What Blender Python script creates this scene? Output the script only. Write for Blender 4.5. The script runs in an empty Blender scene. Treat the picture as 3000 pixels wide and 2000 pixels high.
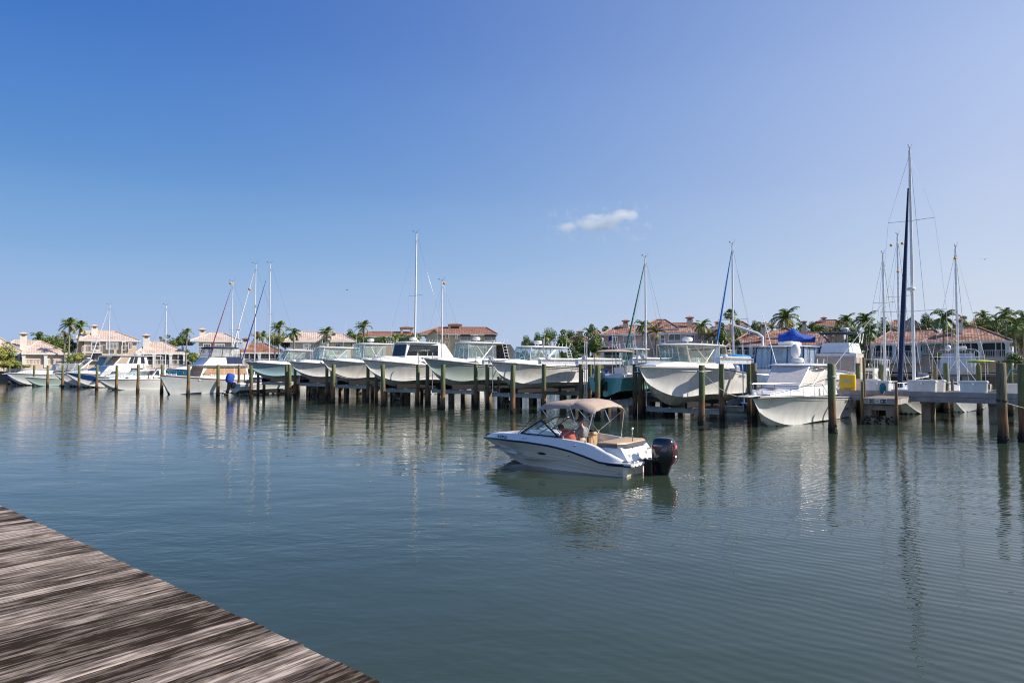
import bpy, math, random
from mathutils import Vector, Matrix
random.seed(7)
SC = bpy.context.scene
COL = SC.collection
R = math.radians
# ------------------------------------------------------------------ camera, sky, sun
FPX, HORIZ, EYE = 2000.0, 71.0, 3.0
PITCH = math.atan(HORIZ / FPX)
cd = bpy.data.cameras.new('camera'); cam = bpy.data.objects.new('camera', cd); COL.objects.link(cam)
cam.location = (0, 0, EYE); cam.rotation_euler = (math.pi / 2 + PITCH, 0, 0)
cd.sensor_width = 36; cd.lens = 36 * FPX / 3000; cd.clip_start = .05; cd.clip_end = 9000
SC.camera = cam
SUN_EL, SUN_AZ = R(36), R(93)      # azimuth measured from +Y towards +X
w = bpy.data.worlds.new('World'); SC.world = w; w.use_nodes = True
nt = w.node_tree; bg = nt.nodes['Background']
sky = nt.nodes.new('ShaderNodeTexSky'); sky.sky_type = 'NISHITA'; sky.sun_disc = False
sky.sun_elevation = SUN_EL; sky.sun_rotation = SUN_AZ
sky.altitude = 0; sky.air_density = 1.0; sky.dust_density = 0.3; sky.ozone_density = 2.5
LK = nt.links.new; tcw = nt.nodes.new('ShaderNodeTexCoord'); SKY_K = 1 / (2 ** .35 * .115)
sep = nt.nodes.new('ShaderNodeSeparateXYZ'); LK(tcw.outputs['Generated'], sep.inputs[0])
def skyramp(stops):                                            # clear-air colour by the height above the horizon
    r = nt.nodes.new('ShaderNodeValToRGB'); LK(sep.outputs[2], r.inputs[0]); e = r.color_ramp.elements; r.color_ramp.interpolation = 'CARDINAL'
    e[0].position, e[0].color = stops[0][0], (*stops[0][1], 1); e[1].position, e[1].color = stops[-1][0], (*stops[-1][1], 1)
    for p, c in stops[1:-1]: q = e.new(p); q.color = (*c, 1)
    return r.outputs[0]
away = skyramp([(0, (.36, .50, .76)), (.06, (.35, .49, .755)), (.14, (.24, .42, .71)), (.24, (.125, .30, .64)), (.40, (.048, .18, .55)), (.6, (.032, .12, .44)), (1, (.03, .09, .33))])
toward = skyramp([(0, (.64, .71, .83)), (.06, (.63, .70, .83)), (.14, (.56, .655, .83)), (.24, (.49, .59, .83)), (.40, (.40, .52, .81)), (.6, (.27, .39, .70)), (1, (.10, .20, .50))])
dp = nt.nodes.new('ShaderNodeVectorMath'); dp.operation = 'DOT_PRODUCT'; dp.inputs[1].default_value = (math.sin(R(104)), math.cos(R(104)), 0); LK(tcw.outputs['Generated'], dp.inputs[0])
mrw = nt.nodes.new('ShaderNodeMapRange'); mrw.inputs[1].default_value = -.92; mrw.inputs[2].default_value = .37; LK(dp.outputs['Value'], mrw.inputs[0])
pw = nt.nodes.new('ShaderNodeMath'); pw.operation = 'POWER'; LK(mrw.outputs[0], pw.inputs[0]); pw.inputs[1].default_value = 1.95
hz = nt.nodes.new('ShaderNodeMix'); hz.data_type = 'RGBA'; LK(pw.outputs[0], hz.inputs[0]); LK(away, hz.inputs[6]); LK(toward, hz.inputs[7])
kk_ = nt.nodes.new('ShaderNodeVectorMath'); kk_.operation = 'SCALE'; kk_.inputs['Scale'].default_value = SKY_K; LK(hz.outputs[2], kk_.inputs[0])
mixs = nt.nodes.new('ShaderNodeMix'); mixs.data_type = 'RGBA'; mixs.inputs[0].default_value = .97; LK(sky.outputs[0], mixs.inputs[6]); LK(kk_.outputs[0], mixs.inputs[7])
LK(mixs.outputs[2], bg.inputs[0]); bg.inputs[1].default_value = 0.115
sl = bpy.data.lights.new('sun', 'SUN'); so = bpy.data.objects.new('sun', sl); COL.objects.link(so)
sl.energy = 5.0; sl.angle = R(.5); sl.color = (1, .91, .78)
sd = Vector((math.sin(SUN_AZ) * math.cos(SUN_EL), math.cos(SUN_AZ) * math.cos(SUN_EL), math.sin(SUN_EL)))
so.rotation_euler = sd.to_track_quat('Z', 'Y').to_euler(); so.location = sd * 50
SC.view_settings.view_transform = 'Standard'; SC.view_settings.look = 'None'
SC.view_settings.exposure = 0.35; SC.view_settings.gamma = 1
SC.render.engine = 'CYCLES'; SC.cycles.filter_width = 1.1; SC.cycles.max_bounces = 10; SC.cycles.volume_bounces = 6; SC.cycles.transparent_max_bounces = 16
SC.cycles.caustics_reflective = False; SC.cycles.caustics_refractive = False

# ------------------------------------------------------------------ coordinates
PHI = math.atan2(.768, .640)                 # direction of the slips (b); the pile row runs along a
BX, BY = math.cos(PHI), math.sin(PHI); AX, AY = BY, -BX
def ST(s, t, z=0): return Vector((AX * s + BX * t, AY * s + BY * t, z))
def kk(px): return (px - 1500) / FPX
def s_at(px, t): k = kk(px); return t * (k * BY - BX) / (AX - k * AY)
def PY(px, py, Y):                           # world point seen at a measured photo pixel, Y metres ahead
    up = (1000 - py) / FPX; c, s_ = math.cos(PITCH), math.sin(PITCH)
    q = Y / (c - up * s_); return Vector((kk(px) * q, Y, EYE + (s_ + up * c) * q))
def ZA(py, Y): return PY(1500, py, Y).z
# ------------------------------------------------------------------ materials
MATS = {}
def pm(name, col, rough=.5, metal=0, var=0, scale=4, bump=0, bscale=30, coat=0, spec=.5, col2=None, thr=(.4, .6), stretch=(1, 1, 1), detail=4):
    if name in MATS: return MATS[name]
    m = bpy.data.materials.new(name); m.use_nodes = True; n = m.node_tree; b = n.nodes['Principled BSDF']
    b.inputs['Base Color'].default_value = (*col, 1); b.inputs['Roughness'].default_value = rough
    b.inputs['Metallic'].default_value = metal; b.inputs['Specular IOR Level'].default_value = spec
    b.inputs['Coat Weight'].default_value = coat; b.inputs['Coat Roughness'].default_value = .06
    if var or bump or col2:
        tc = n.nodes.new('ShaderNodeTexCoord'); mp = n.nodes.new('ShaderNodeMapping'); mp.inputs['Scale'].default_value = stretch
        n.links.new(tc.outputs['Object'], mp.inputs[0])
    if var or col2:
        nz = n.nodes.new('ShaderNodeTexNoise'); nz.inputs['Scale'].default_value = scale; nz.inputs['Detail'].default_value = detail
        nz.inputs['Roughness'].default_value = .65
        n.links.new(mp.outputs[0], nz.inputs[0])
        cr = n.nodes.new('ShaderNodeValToRGB'); n.links.new(nz.outputs[0], cr.inputs[0])
        cr.color_ramp.elements[0].position = thr[0]; cr.color_ramp.elements[1].position = thr[1]
        c1 = col2 if col2 else tuple(c * (1 - var) for c in col); c0 = col if col2 else tuple(min(1, c * (1 + var)) for c in col)
        cr.color_ramp.elements[0].color = (*c0, 1); cr.color_ramp.elements[1].color = (*c1, 1)
        n.links.new(cr.outputs[0], b.inputs['Base Color'])
    if bump:
        bz = n.nodes.new('ShaderNodeTexNoise'); bz.inputs['Scale'].default_value = bscale; bz.inputs['Detail'].default_value = 5
        n.links.new(mp.outputs[0], bz.inputs[0]); bp = n.nodes.new('ShaderNodeBump'); bp.inputs['Strength'].default_value = bump
        bp.inputs['Distance'].default_value = .03
        n.links.new(bz.outputs[0], bp.inputs['Height']); n.links.new(bp.outputs[0], b.inputs['Normal'])
    MATS[name] = m; return m
def glassmat(name, tint=(.6, .7, .72), opac=.3, rough=.03):
    if name in MATS: return MATS[name]
    m = bpy.data.materials.new(name); m.use_nodes = True; n = m.node_tree; n.nodes.clear()
    o = n.nodes.new('ShaderNodeOutputMaterial'); tr = n.nodes.new('ShaderNodeBsdfTransparent'); gl = n.nodes.new('ShaderNodeBsdfGlossy')
    df = n.nodes.new('ShaderNodeBsdfDiffuse'); df.inputs[0].default_value = (*tint, 1)
    tr.inputs[0].default_value = (*[min(1, c * 1.15) for c in tint], 1); gl.inputs['Roughness'].default_value = rough; gl.inputs[0].default_value = (.9, .9, .9, 1)
    m1 = n.nodes.new('ShaderNodeMixShader'); m1.inputs[0].default_value = opac; n.links.new(tr.outputs[0], m1.inputs[1]); n.links.new(df.outputs[0], m1.inputs[2])
    fr = n.nodes.new('ShaderNodeFresnel'); fr.inputs[0].default_value = 1.5; m2 = n.nodes.new('ShaderNodeMixShader')
    ge = n.nodes.new('ShaderNodeNewGeometry'); iv = n.nodes.new('ShaderNodeMath'); iv.operation = 'SUBTRACT'; iv.inputs[0].default_value = 1; n.links.new(ge.outputs['Backfacing'], iv.inputs[1]); ml = n.nodes.new('ShaderNodeMath'); ml.operation = 'MULTIPLY'
    n.links.new(fr.outputs[0], ml.inputs[0]); n.links.new(iv.outputs[0], ml.inputs[1]); n.links.new(ml.outputs[0], m2.inputs[0]); n.links.new(m1.outputs[0], m2.inputs[1]); n.links.new(gl.outputs[0], m2.inputs[2]); n.links.new(m2.outputs[0], o.inputs[0])
    MATS[name] = m; return m
gel = pm('gelcoat_white', (.80, .795, .765), .22, var=.07, scale=2.2, stretch=(1, 1, .35), coat=.5)
gel2 = pm('gelcoat_cream', (.75, .72, .66), .28, var=.08, scale=2.0, stretch=(1, 1, .35), coat=.3)
bott = pm('hull_bottom', (.58, .55, .49), .55, var=.16, scale=2.2, stretch=(1, 1, 3))
nonskid = pm('nonskid_deck', (.70, .69, .64), .6, var=.06, scale=6)
steel = pm('stainless', (.75, .75, .76), .18, metal=1)
alu = pm('aluminium', (.72, .73, .74), .42, metal=.7, var=.12, scale=5)
white = pm('white_paint', (.78, .78, .76), .35, var=.05, scale=2)
black = pm('black_rubber', (.02, .02, .022), .5)
navy = pm('navy_canvas', (.015, .03, .085), .85, bump=.3, bscale=12, var=.25)
blue = pm('blue_canvas', (.01, .07, .42), .8, bump=.4, bscale=10, var=.2)
greyc = pm('charcoal_canvas', (.045, .047, .055), .85, var=.2, bump=.3, bscale=10)
tan = pm('tan_canvas', (.43, .335, .27), .9, var=.08, scale=5, bump=.35, bscale=7)
tanv = pm('tan_mesh', (.45, .27, .16), .8, var=.12, scale=8)
vinyl = pm('tan_vinyl', (.56, .37, .21), .42, var=.06, scale=6)
dglass = pm('dark_glass', (.02, .025, .03), .05, spec=.8)
hglass = pm('house_glass', (.05, .065, .08), .08, spec=.8)
clear = glassmat('clear_vinyl', (.80, .83, .84), .16, .08)
wind = glassmat('windshield_glass', (.78, .85, .85), .08, .02)
curt = pm('off_white_canvas', (.66, .61, .57), .8, var=.06, scale=3, bump=.3, bscale=4)
rope = pm('rope', (.66, .62, .52), .9, bump=.3, bscale=60)
rust = pm('rusty_iron', (.28, .12, .06), .8, var=.3, scale=10)
orange = pm('orange_plastic', (.9, .38, .03), .5)
yellow = pm('yellow_plastic', (.80, .50, .02), .45, var=.05)
redp = pm('red_paint', (.55, .03, .04), .4)
teal = pm('teal_gelcoat', (.15, .52, .42), .25, coat=.5, var=.06, scale=1)
# ------------------------------------------------------------------ mesh builder
class MB:
    def __init__(s): s.v = []; s.f = []; s.m = []; s.uv = {}
    def add(s, vs, fs, mi=0):
        o = len(s.v); s.v += [tuple(p) for p in vs]; s.f += [tuple(i + o for i in f) for f in fs]; s.m += [mi] * len(fs); return o
    def hexa(s, p, mi=0): s.add(p, [(0, 3, 2, 1), (4, 5, 6, 7), (0, 1, 5, 4), (1, 2, 6, 5), (2, 3, 7, 6), (3, 0, 4, 7)], mi)
    def box(s, c, d, mi=0, rz=0, ry=0):
        M = Matrix.Rotation(rz, 3, 'Z') @ Matrix.Rotation(ry, 3, 'Y'); c = Vector(c); h = [x / 2 for x in d]
        s.hexa([c + M @ Vector((x * h[0], y * h[1], z * h[2])) for z in (-1, 1) for x, y in ((-1, -1), (1, -1), (1, 1), (-1, 1))], mi)
    def rbox(s, c, d, r=.03, mi=0, rz=0):                      # box with chamfered edges
        x, y, z = [q / 2 for q in d]; r = min(r, x, y, z); M = Matrix.Rotation(rz, 3, 'Z'); c = Vector(c); rings = []
        for zz, ins in ((-z, r), (-z + r, 0), (z - r, 0), (z, r)):
            a, b = x - ins, y - ins; q = r
            rings.append([c + M @ Vector(p + (zz,)) for p in ((a - q, -b), (a, -b + q), (a, b - q), (a - q, b), (-a + q, b), (-a, b - q), (-a, -b + q), (-a + q, -b))])
        s.loft(rings, mi=mi)
    def loft(s, rings, mi=0, closed=True, caps=True, cap_mi=None):
        n = len(rings[0]); o = len(s.v)
        for r in rings: s.v += [tuple(p) for p in r]
        for i in range(len(rings) - 1):
            for j in range(n if closed else n - 1):
                k = (j + 1) % n; s.f.append((o + i * n + j, o + i * n + k, o + (i + 1) * n + k, o + (i + 1) * n + j)); s.m.append(mi)
        if caps and closed:
            c = mi if cap_mi is None else cap_mi
            s.f.append(tuple(o + j for j in range(n))[::-1]); s.m.append(c); s.f.append(tuple(o + (len(rings) - 1) * n + j for j in range(n))); s.m.append(c)
    def tube(s, pts, r, n=6, mi=0, r2=None):
        pts = [Vector(p) for p in pts]; rings = []; N = len(pts); up = None
        for i, p in enumerate(pts):
            d = (pts[min(i + 1, N - 1)] - pts[max(i - 1, 0)]).normalized()
            if up is None: up = Vector((0, 0, 1)) if abs(d.z) < .9 else Vector((1, 0, 0))
            x = d.cross(up).normalized(); y = x.cross(d).normalized(); up = y
            rr = r if r2 is None else r + (r2 - r) * i / max(1, N - 1)
            if isinstance(r, (list, tuple)): rr = r[i]
            rings.append([p + x * math.cos(2 * math.pi * j / n) * rr + y * math.sin(2 * math.pi * j / n) * rr for j in range(n)])
        s.loft(rings, mi)
    def lathe(s, prof, c=(0, 0, 0), n=14, mi=0, rot=None):
        c = Vector(c); M = rot or Matrix.Identity(3)
        s.loft([[c + M @ Vector((max(r, 1e-4) * math.cos(2 * math.pi * j / n), max(r, 1e-4) * math.sin(2 * math.pi * j / n), z)) for j in range(n)] for r, z in prof], mi)
    def ball(s, c, r, n=10, mi=0, sq=(1, 1, 1)):
        c = Vector(c); k = n // 2 + 1
        s.loft([[c + Vector((sq[0] * r * math.sin(math.pi * i / k) * math.cos(2 * math.pi * j / n) if 0 < i < k else 1e-4 * math.cos(2 * math.pi * j / n), sq[1] * r * math.sin(math.pi * i / k) * math.sin(2 * math.pi * j / n) if 0 < i < k else 1e-4 * math.sin(2 * math.pi * j / n), -sq[2] * r * math.cos(math.pi * i / k))) for j in range(n)] for i in range(k + 1)], mi)
    def prism(s, poly, z0, z1, mi=0, M=None):
        M = M or (lambda p: p); n = len(poly)
        s.add([M((x, y, z0)) for x, y in poly] + [M((x, y, z1)) for x, y in poly], [tuple(range(n))[::-1], tuple(range(n, 2 * n))] + [(i, (i + 1) % n, n + (i + 1) % n, n + i) for i in range(n)], mi)
    def plate(s, p, th=.012, mi=0):                            # thin slab from a planar polygon in space
        p = [Vector(q) for q in p]; nrm = (p[1] - p[0]).cross(p[2] - p[1]).normalized() * th; n = len(p)
        s.add(p + [q + nrm for q in p], [tuple(range(n))[::-1], tuple(range(n, 2 * n))] + [(i, (i + 1) % n, n + (i + 1) % n, n + i) for i in range(n)], mi)
    def build(s, name, mats, parent=None, smooth=35, loc=None, rz=0, **tags):
        me = bpy.data.meshes.new(name); me.from_pydata(s.v, [], s.f)
        if not isinstance(mats, (list, tuple)): mats = [mats]
        for m in mats: me.materials.append(m)
        me.polygons.foreach_set('material_index', s.m)
        if s.uv:
            uvl = me.uv_layers.new(name='UVMap')
            for p in me.polygons:
                q = s.uv.get(p.index)
                if q:
                    for li, u in zip(p.loop_indices, q): uvl.data[li].uv = u
        me.validate(); me.update()
        if smooth: me.polygons.foreach_set('use_smooth', [True] * len(me.polygons)); me.set_sharp_from_angle(angle=R(smooth))
        o = bpy.data.objects.new(name, me); COL.objects.link(o)
        if parent: o.parent = parent
        if loc is not None: o.location = loc
        o.rotation_euler[2] = rz
        for k, v in tags.items(): o[k] = v
        return o
def thing(name, label, cat, loc=(0, 0, 0), rz=0, group=None):
    o = bpy.data.objects.new(name, None); COL.objects.link(o); o.location = loc; o.rotation_euler = (0, 0, rz); o.empty_display_size = .2
    o['label'] = label; o['category'] = cat
    if group: o['group'] = group
    return o
def tag(o, label, cat, group=None):
    o['label'] = label; o['category'] = cat
    if group: o['group'] = group
    return o
def dup(root, loc, rz, label):
    c = root.copy(); COL.objects.link(c); c.location = loc; c.rotation_euler = (0, 0, rz); c['label'] = label
    def rec(a, b):
        for ch in a.children:
            d = ch.copy(); COL.objects.link(d); d.parent = b; rec(ch, d)
    rec(root, c); return c
def text(body, size, mat, parent, M, name='lettering', ext=.002, shear=0, bold=0):
    cu = bpy.data.curves.new(name, 'FONT'); cu.body = body; cu.size = size; cu.align_x = 'CENTER'; cu.align_y = 'CENTER'; cu.extrude = ext
    cu.shear = shear; cu.offset = bold; o = bpy.data.objects.new(name, cu); COL.objects.link(o)
    dg = bpy.context.evaluated_depsgraph_get(); me = bpy.data.meshes.new_from_object(o.evaluated_get(dg)); bpy.data.objects.remove(o); me.materials.clear(); me.materials.append(mat)
    o = bpy.data.objects.new(name, me); COL.objects.link(o); o.parent = parent; o.matrix_local = M; return o
def frame_m(origin, xdir, ydir):                                # text plane: x to the right, y up
    x = Vector(xdir).normalized(); y = Vector(ydir); y = (y - x * y.dot(x)).normalized(); z = x.cross(y)
    M = Matrix((x, y, z)).transposed().to_4x4(); M.translation = Vector(origin); return M
ORD = ['first', 'second', 'third', 'fourth', 'fifth', 'sixth', 'seventh', 'eighth', 'ninth', 'tenth', 'eleventh', 'twelfth', 'thirteenth', 'fourteenth', 'fifteenth', 'sixteenth', 'seventeenth', 'eighteenth', 'nineteenth', 'twentieth', 'twenty-first', 'twenty-second', 'twenty-third', 'twenty-fourth', 'twenty-fifth', 'twenty-sixth', 'twenty-seventh', 'twenty-eighth', 'twenty-ninth', 'thirtieth', 'thirty-first', 'thirty-second', 'thirty-third', 'thirty-fourth', 'thirty-fifth', 'thirty-sixth', 'thirty-seventh', 'thirty-eighth', 'thirty-ninth', 'fortieth', 'forty-first', 'forty-second', 'forty-third', 'forty-fourth', 'forty-fifth', 'forty-sixth', 'forty-seventh', 'forty-eighth', 'forty-ninth', 'fiftieth']
# ------------------------------------------------------------------ water, land
def water_mat():
    m = bpy.data.materials.new('water'); m.use_nodes = True; n = m.node_tree; b = n.nodes['Principled BSDF']; L = n.links.new
    b.inputs['Base Color'].default_value = (.034, .052, .034, 1); b.inputs['Roughness'].default_value = .03; b.inputs['IOR'].default_value = 1.33
    b.inputs['Specular IOR Level'].default_value = .62
    tc = n.nodes.new('ShaderNodeTexCoord')
    def nz(scale, rot, st, det=2, dist=0):
        mp = n.nodes.new('ShaderNodeMapping'); mp.inputs['Rotation'].default_value = (0, 0, R(rot)); mp.inputs['Scale'].default_value = (st[0], st[1], 1)
        L(tc.outputs['Object'], mp.inputs[0]); t = n.nodes.new('ShaderNodeTexNoise'); t.inputs['Scale'].default_value = scale; t.inputs['Detail'].default_value = det
        t.inputs['Distortion'].default_value = dist; L(mp.outputs[0], t.inputs[0]); return t.outputs[0]
    def mul(a, k):
        x = n.nodes.new('ShaderNodeMath'); x.operation = 'MULTIPLY'; L(a, x.inputs[0])
        if isinstance(k, float): x.inputs[1].default_value = k
        else: L(k, x.inputs[1])
        return x.outputs[0]
    def add(a, c):
        x = n.nodes.new('ShaderNodeMath'); L(a, x.inputs[0]); L(c, x.inputs[1]); return x.outputs[0]
    big = mul(nz(.35, 12, (1, 1.8), 2), .030)
    mid = mul(nz(1.5, -8, (1, 1.9), 2, .3), .013)
    sm = mul(nz(5.0, 25, (1, 1.7), 2, .2), .0042)
    # patches where a breath of wind roughens the surface
    pn = nz(.045, 30, (1, 2.2), 2); cr = n.nodes.new('ShaderNodeMapRange'); cr.inputs[1].default_value = .42; cr.inputs[2].default_value = .62; cr.inputs[3].default_value = .45; cr.inputs[4].default_value = 1.25
    L(pn, cr.inputs[0])
    # long crossing wake wavelets
    wv = n.nodes.new('ShaderNodeTexWave'); wv.wave_profile = 'SIN'; wv.inputs['Scale'].default_value = 1.5; wv.inputs['Distortion'].default_value = 5.0; wv.inputs['Detail'].default_value = 2; wv.inputs['Detail Scale'].default_value = .6
    mp = n.nodes.new('ShaderNodeMapping'); mp.inputs['Rotation'].default_value = (0, 0, R(-50)); L(tc.outputs['Object'], mp.inputs[0]); L(mp.outputs[0], wv.inputs[0])
    sx = n.nodes.new('ShaderNodeSeparateXYZ'); L(tc.outputs['Object'], sx.inputs[0]); wm = n.nodes.new('ShaderNodeMapRange'); wm.interpolation_type = 'SMOOTHSTEP'; wm.inputs[1].default_value = -3; wm.inputs[2].default_value = 7; L(sx.outputs[0], wm.inputs[0])
    h = add(add(big, mul(add(mid, sm), cr.outputs[0])), mul(mul(wv.outputs['Fac'],     .0024), wm.outputs[0]))
    bp = n.nodes.new('ShaderNodeBump'); bp.inputs['Strength'].default_value = 1; bp.inputs['Distance'].default_value = 1.0
    L(h, bp.inputs['Height']); L(bp.outputs[0], b.inputs['Normal'])
    return m
mb = MB(); mb.add([(-3000, -200, 0), (3000, -200, 0), (3000, 4000, 0), (-3000, 4000, 0)], [(0, 1, 2, 3)])
mb.build('water', water_mat(), smooth=0, kind='structure')
grass = pm('lawn', (.055, .10, .025), .9, var=.35, scale=.8, bump=.5, bscale=3)
conc = pm('concrete', (.25, .205, .15), .85, var=.25, scale=2.5, bump=.4, bscale=12)
def bankY(x): return 128 - .165 * x
mb = MB()
xs = [-3000, -160, -100, -50, 0, 60, 120, 170, 3000]
top = [(x, bankY(max(-200, min(200, x))), 2.2) for x in xs]; bk = [(x, 160, 2.5) for x in xs]; bk2 = [(x, 3900, 3.0) for x in xs]
o = mb.add(top + bk + bk2, []); n_ = len(xs)
for i in range(n_ - 1): mb.f += [(i, i + 1, n_ + i + 1, n_ + i), (n_ + i, n_ + i + 1, 2 * n_ + i + 1, 2 * n_ + i)]; mb.m += [0, 0]
mb.build('ground', grass, smooth=0, kind='structure')
mb = MB()
for i in range(len(xs) - 1):
    a, b_ = Vector(top[i]), Vector(top[i + 1]); y1, y2 = a.y - .3, b_.y - .3
    mb.hexa([(a.x, y1, -1), (b_.x, y2, -1), (b_.x, y2 + .4, -1), (a.x, y1 + .4, -1), (a.x, y1, 2.3), (b_.x, y2, 2.3), (b_.x, y2 + .4, 2.3), (a.x, y1 + .4, 2.3)])
mb.build('seawall', conc, smooth=0, label='long pale concrete seawall along the far bank', category='wall')
# ------------------------------------------------------------------ weathered timber
def deck_mat(name, ax, grain=1.0, light=(.50, .415, .355), dark=(.026, .017, .011), pl=.14, edge=(.40, .60)):
    m = bpy.data.materials.new(name); m.use_nodes = True; n = m.node_tree; b = n.nodes['Principled BSDF']; L = n.links.new
    tc = n.nodes.new('ShaderNodeTexCoord'); sp = n.nodes.new('ShaderNodeSeparateXYZ'); L(tc.outputs['Object'], sp.inputs[0])
    U = sp.outputs[0 if ax == 0 else 1]; V = sp.outputs[1 if ax == 0 else 0]
    dv = n.nodes.new('ShaderNodeMath'); dv.operation = 'DIVIDE'; of = n.nodes.new('ShaderNodeMath'); L(V, of.inputs[0]); of.inputs[1].default_value = 9.0 if pl == .1455 else 0; L(of.outputs[0], dv.inputs[0]); dv.inputs[1].default_value = pl
    fl = n.nodes.new('ShaderNodeMath'); fl.operation = 'FLOOR'; L(dv.outputs[0], fl.inputs[0])
    wn = n.nodes.new('ShaderNodeTexWhiteNoise'); wn.noise_dimensions = '1D'; L(fl.outputs[0], wn.inputs['W'])
    off = n.nodes.new('ShaderNodeMath'); off.operation = 'MULTIPLY_ADD'; L(wn.outputs[0], off.inputs[0]); off.inputs[1].default_value = 37; L(U, off.inputs[2])
    cb = n.nodes.new('ShaderNodeCombineXYZ'); L(off.outputs[0], cb.inputs[0]); L(V, cb.inputs[1]); L(sp.outputs[2], cb.inputs[2])
    def nz(sc, st, det=6, src=cb.outputs[0], ro=.7):
        mp = n.nodes.new('ShaderNodeMapping'); mp.inputs['Scale'].default_value = st; L(src, mp.inputs[0]); t = n.nodes.new('ShaderNodeTexNoise')
        t.inputs['Scale'].default_value = sc; t.inputs['Detail'].default_value = det; t.inputs['Roughness'].default_value = ro; L(mp.outputs[0], t.inputs[0]); return t.outputs[0]
    g1 = nz(2.0 * grain, (1, 14, 1), 4, ro=.68); g2 = nz(4 * grain, (1, 12, 1), 1); st = nz(1.3, (1.6, 1, 1), 6, tc.outputs['Object'])
    a1 = n.nodes.new('ShaderNodeMath'); a1.operation = 'MULTIPLY_ADD'; L(g1, a1.inputs[0]); a1.inputs[1].default_value = .92
    a2 = n.nodes.new('ShaderNodeMath'); a2.operation = 'MULTIPLY'; L(g2, a2.inputs[0]); a2.inputs[1].default_value = .30; L(a2.outputs[0], a1.inputs[2])
    a3 = n.nodes.new('ShaderNodeMath'); a3.operation = 'MULTIPLY_ADD'; L(st, a3.inputs[0]); a3.inputs[1].default_value = .60; L(a1.outputs[0], a3.inputs[2])
    a4 = n.nodes.new('ShaderNodeMath'); a4.operation = 'MULTIPLY_ADD'; L(wn.outputs[0], a4.inputs[0]); a4.inputs[1].default_value = .26; L(a3.outputs[0], a4.inputs[2])
    cr = n.nodes.new('ShaderNodeValToRGB'); hf = n.nodes.new('ShaderNodeMath'); hf.operation = 'MULTIPLY'; hf.inputs[1].default_value = .5; L(a4.outputs[0], hf.inputs[0]); L(hf.outputs[0], cr.inputs[0]); e = cr.color_ramp.elements
    e[0].position = edge[0]; e[0].color = (*dark, 1); e[1].position = edge[1]; e[1].color = (*light, 1)
    q = e.new((edge[0] + edge[1]) / 2); q.color = (*[(d * 1.4 + l * .62) / 2 for d, l in zip(dark, light)], 1)
    L(cr.outputs[0], b.inputs['Base Color']); b.inputs['Roughness'].default_value = .9; b.inputs['Specular IOR Level'].default_value = .12
    bp = n.nodes.new('ShaderNodeBump'); bp.inputs['Strength'].default_value = .8; bp.inputs['Distance'].default_value = .003; L(a1.outputs[0], bp.inputs['Height']); L(bp.outputs[0], b.inputs['Normal'])
    return m
DZ = 1.3
plank = deck_mat('weathered_planks', 1, 1.0, pl=.1455, edge=(.46, .62))
plank2 = deck_mat('grey_planks', 1, 1.0, (.46, .40, .33), (.20, .165, .13), .14, (.38, .66))
fascia = deck_mat('grey_fascia', 0, .6, (.56, .52, .48), (.28, .26, .25), .25, (.38, .66))
# ------------------------------------------------------------------ foreground deck: object space x along the edge (a), y along the planks (b)
RA = math.atan2(AY, AX)
e0 = PY(0, 1475, 1); 
def on_z(px, py, z):
    d = PY(px, py, 1) - Vector((0, 0, EYE)); q = (z - EYE) / d.z; return Vector((0, 0, EYE)) + d * q
E0, E1 = on_z(0, 1477, DZ), on_z(1132, 2000, DZ)
print('deck edge', E0, E1, math.degrees(math.atan2((E1 - E0).y, (E1 - E0).x)), math.degrees(RA))
DR = math.atan2((E1 - E0).y, (E1 - E0).x)
dk = thing('wooden_dock', 'weathered brown and grey plank dock in the bottom left corner', 'dock', E0, DR)
mb = MB(); x = -9.0
rr = random.Random(3)
while x < 15:
    wdt = .134 + rr.uniform(-.001, .001); en = -rr.uniform(0, .012); zz = rr.uniform(-.003, .003)
    x0, x1 = x, x + wdt; ch = .001
    mb.loft([[(x0, en, -.038), (x1, en, -.038), (x1, en, zz - ch), (x1 - ch, en, zz), (x0 + ch, en, zz), (x0, en, zz - ch)],
             [(x0, -9, -.038), (x1, -9, -.038), (x1, -9, zz - ch), (x1 - ch, -9, zz), (x0 + ch, -9, zz), (x0, -9, zz - ch)]])
    x += .1455
mb.build('plank_deck', plank, dk, smooth=0)
mb = MB(); mb.box((3, .022, -.19), (24, .04, .26)); mb.build('edge_board', fascia, dk, smooth=0)
mb = MB()
for i in range(-4, 10): mb.lathe([(.15, -3), (.15, -.30)], (i * 2.4, -.5, 0), 10)
for y in (-.5, -3, -6): mb.box((3, y, -.17), (24, .08, .24))
mb.build('understructure', fascia, dk, smooth=0)
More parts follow.
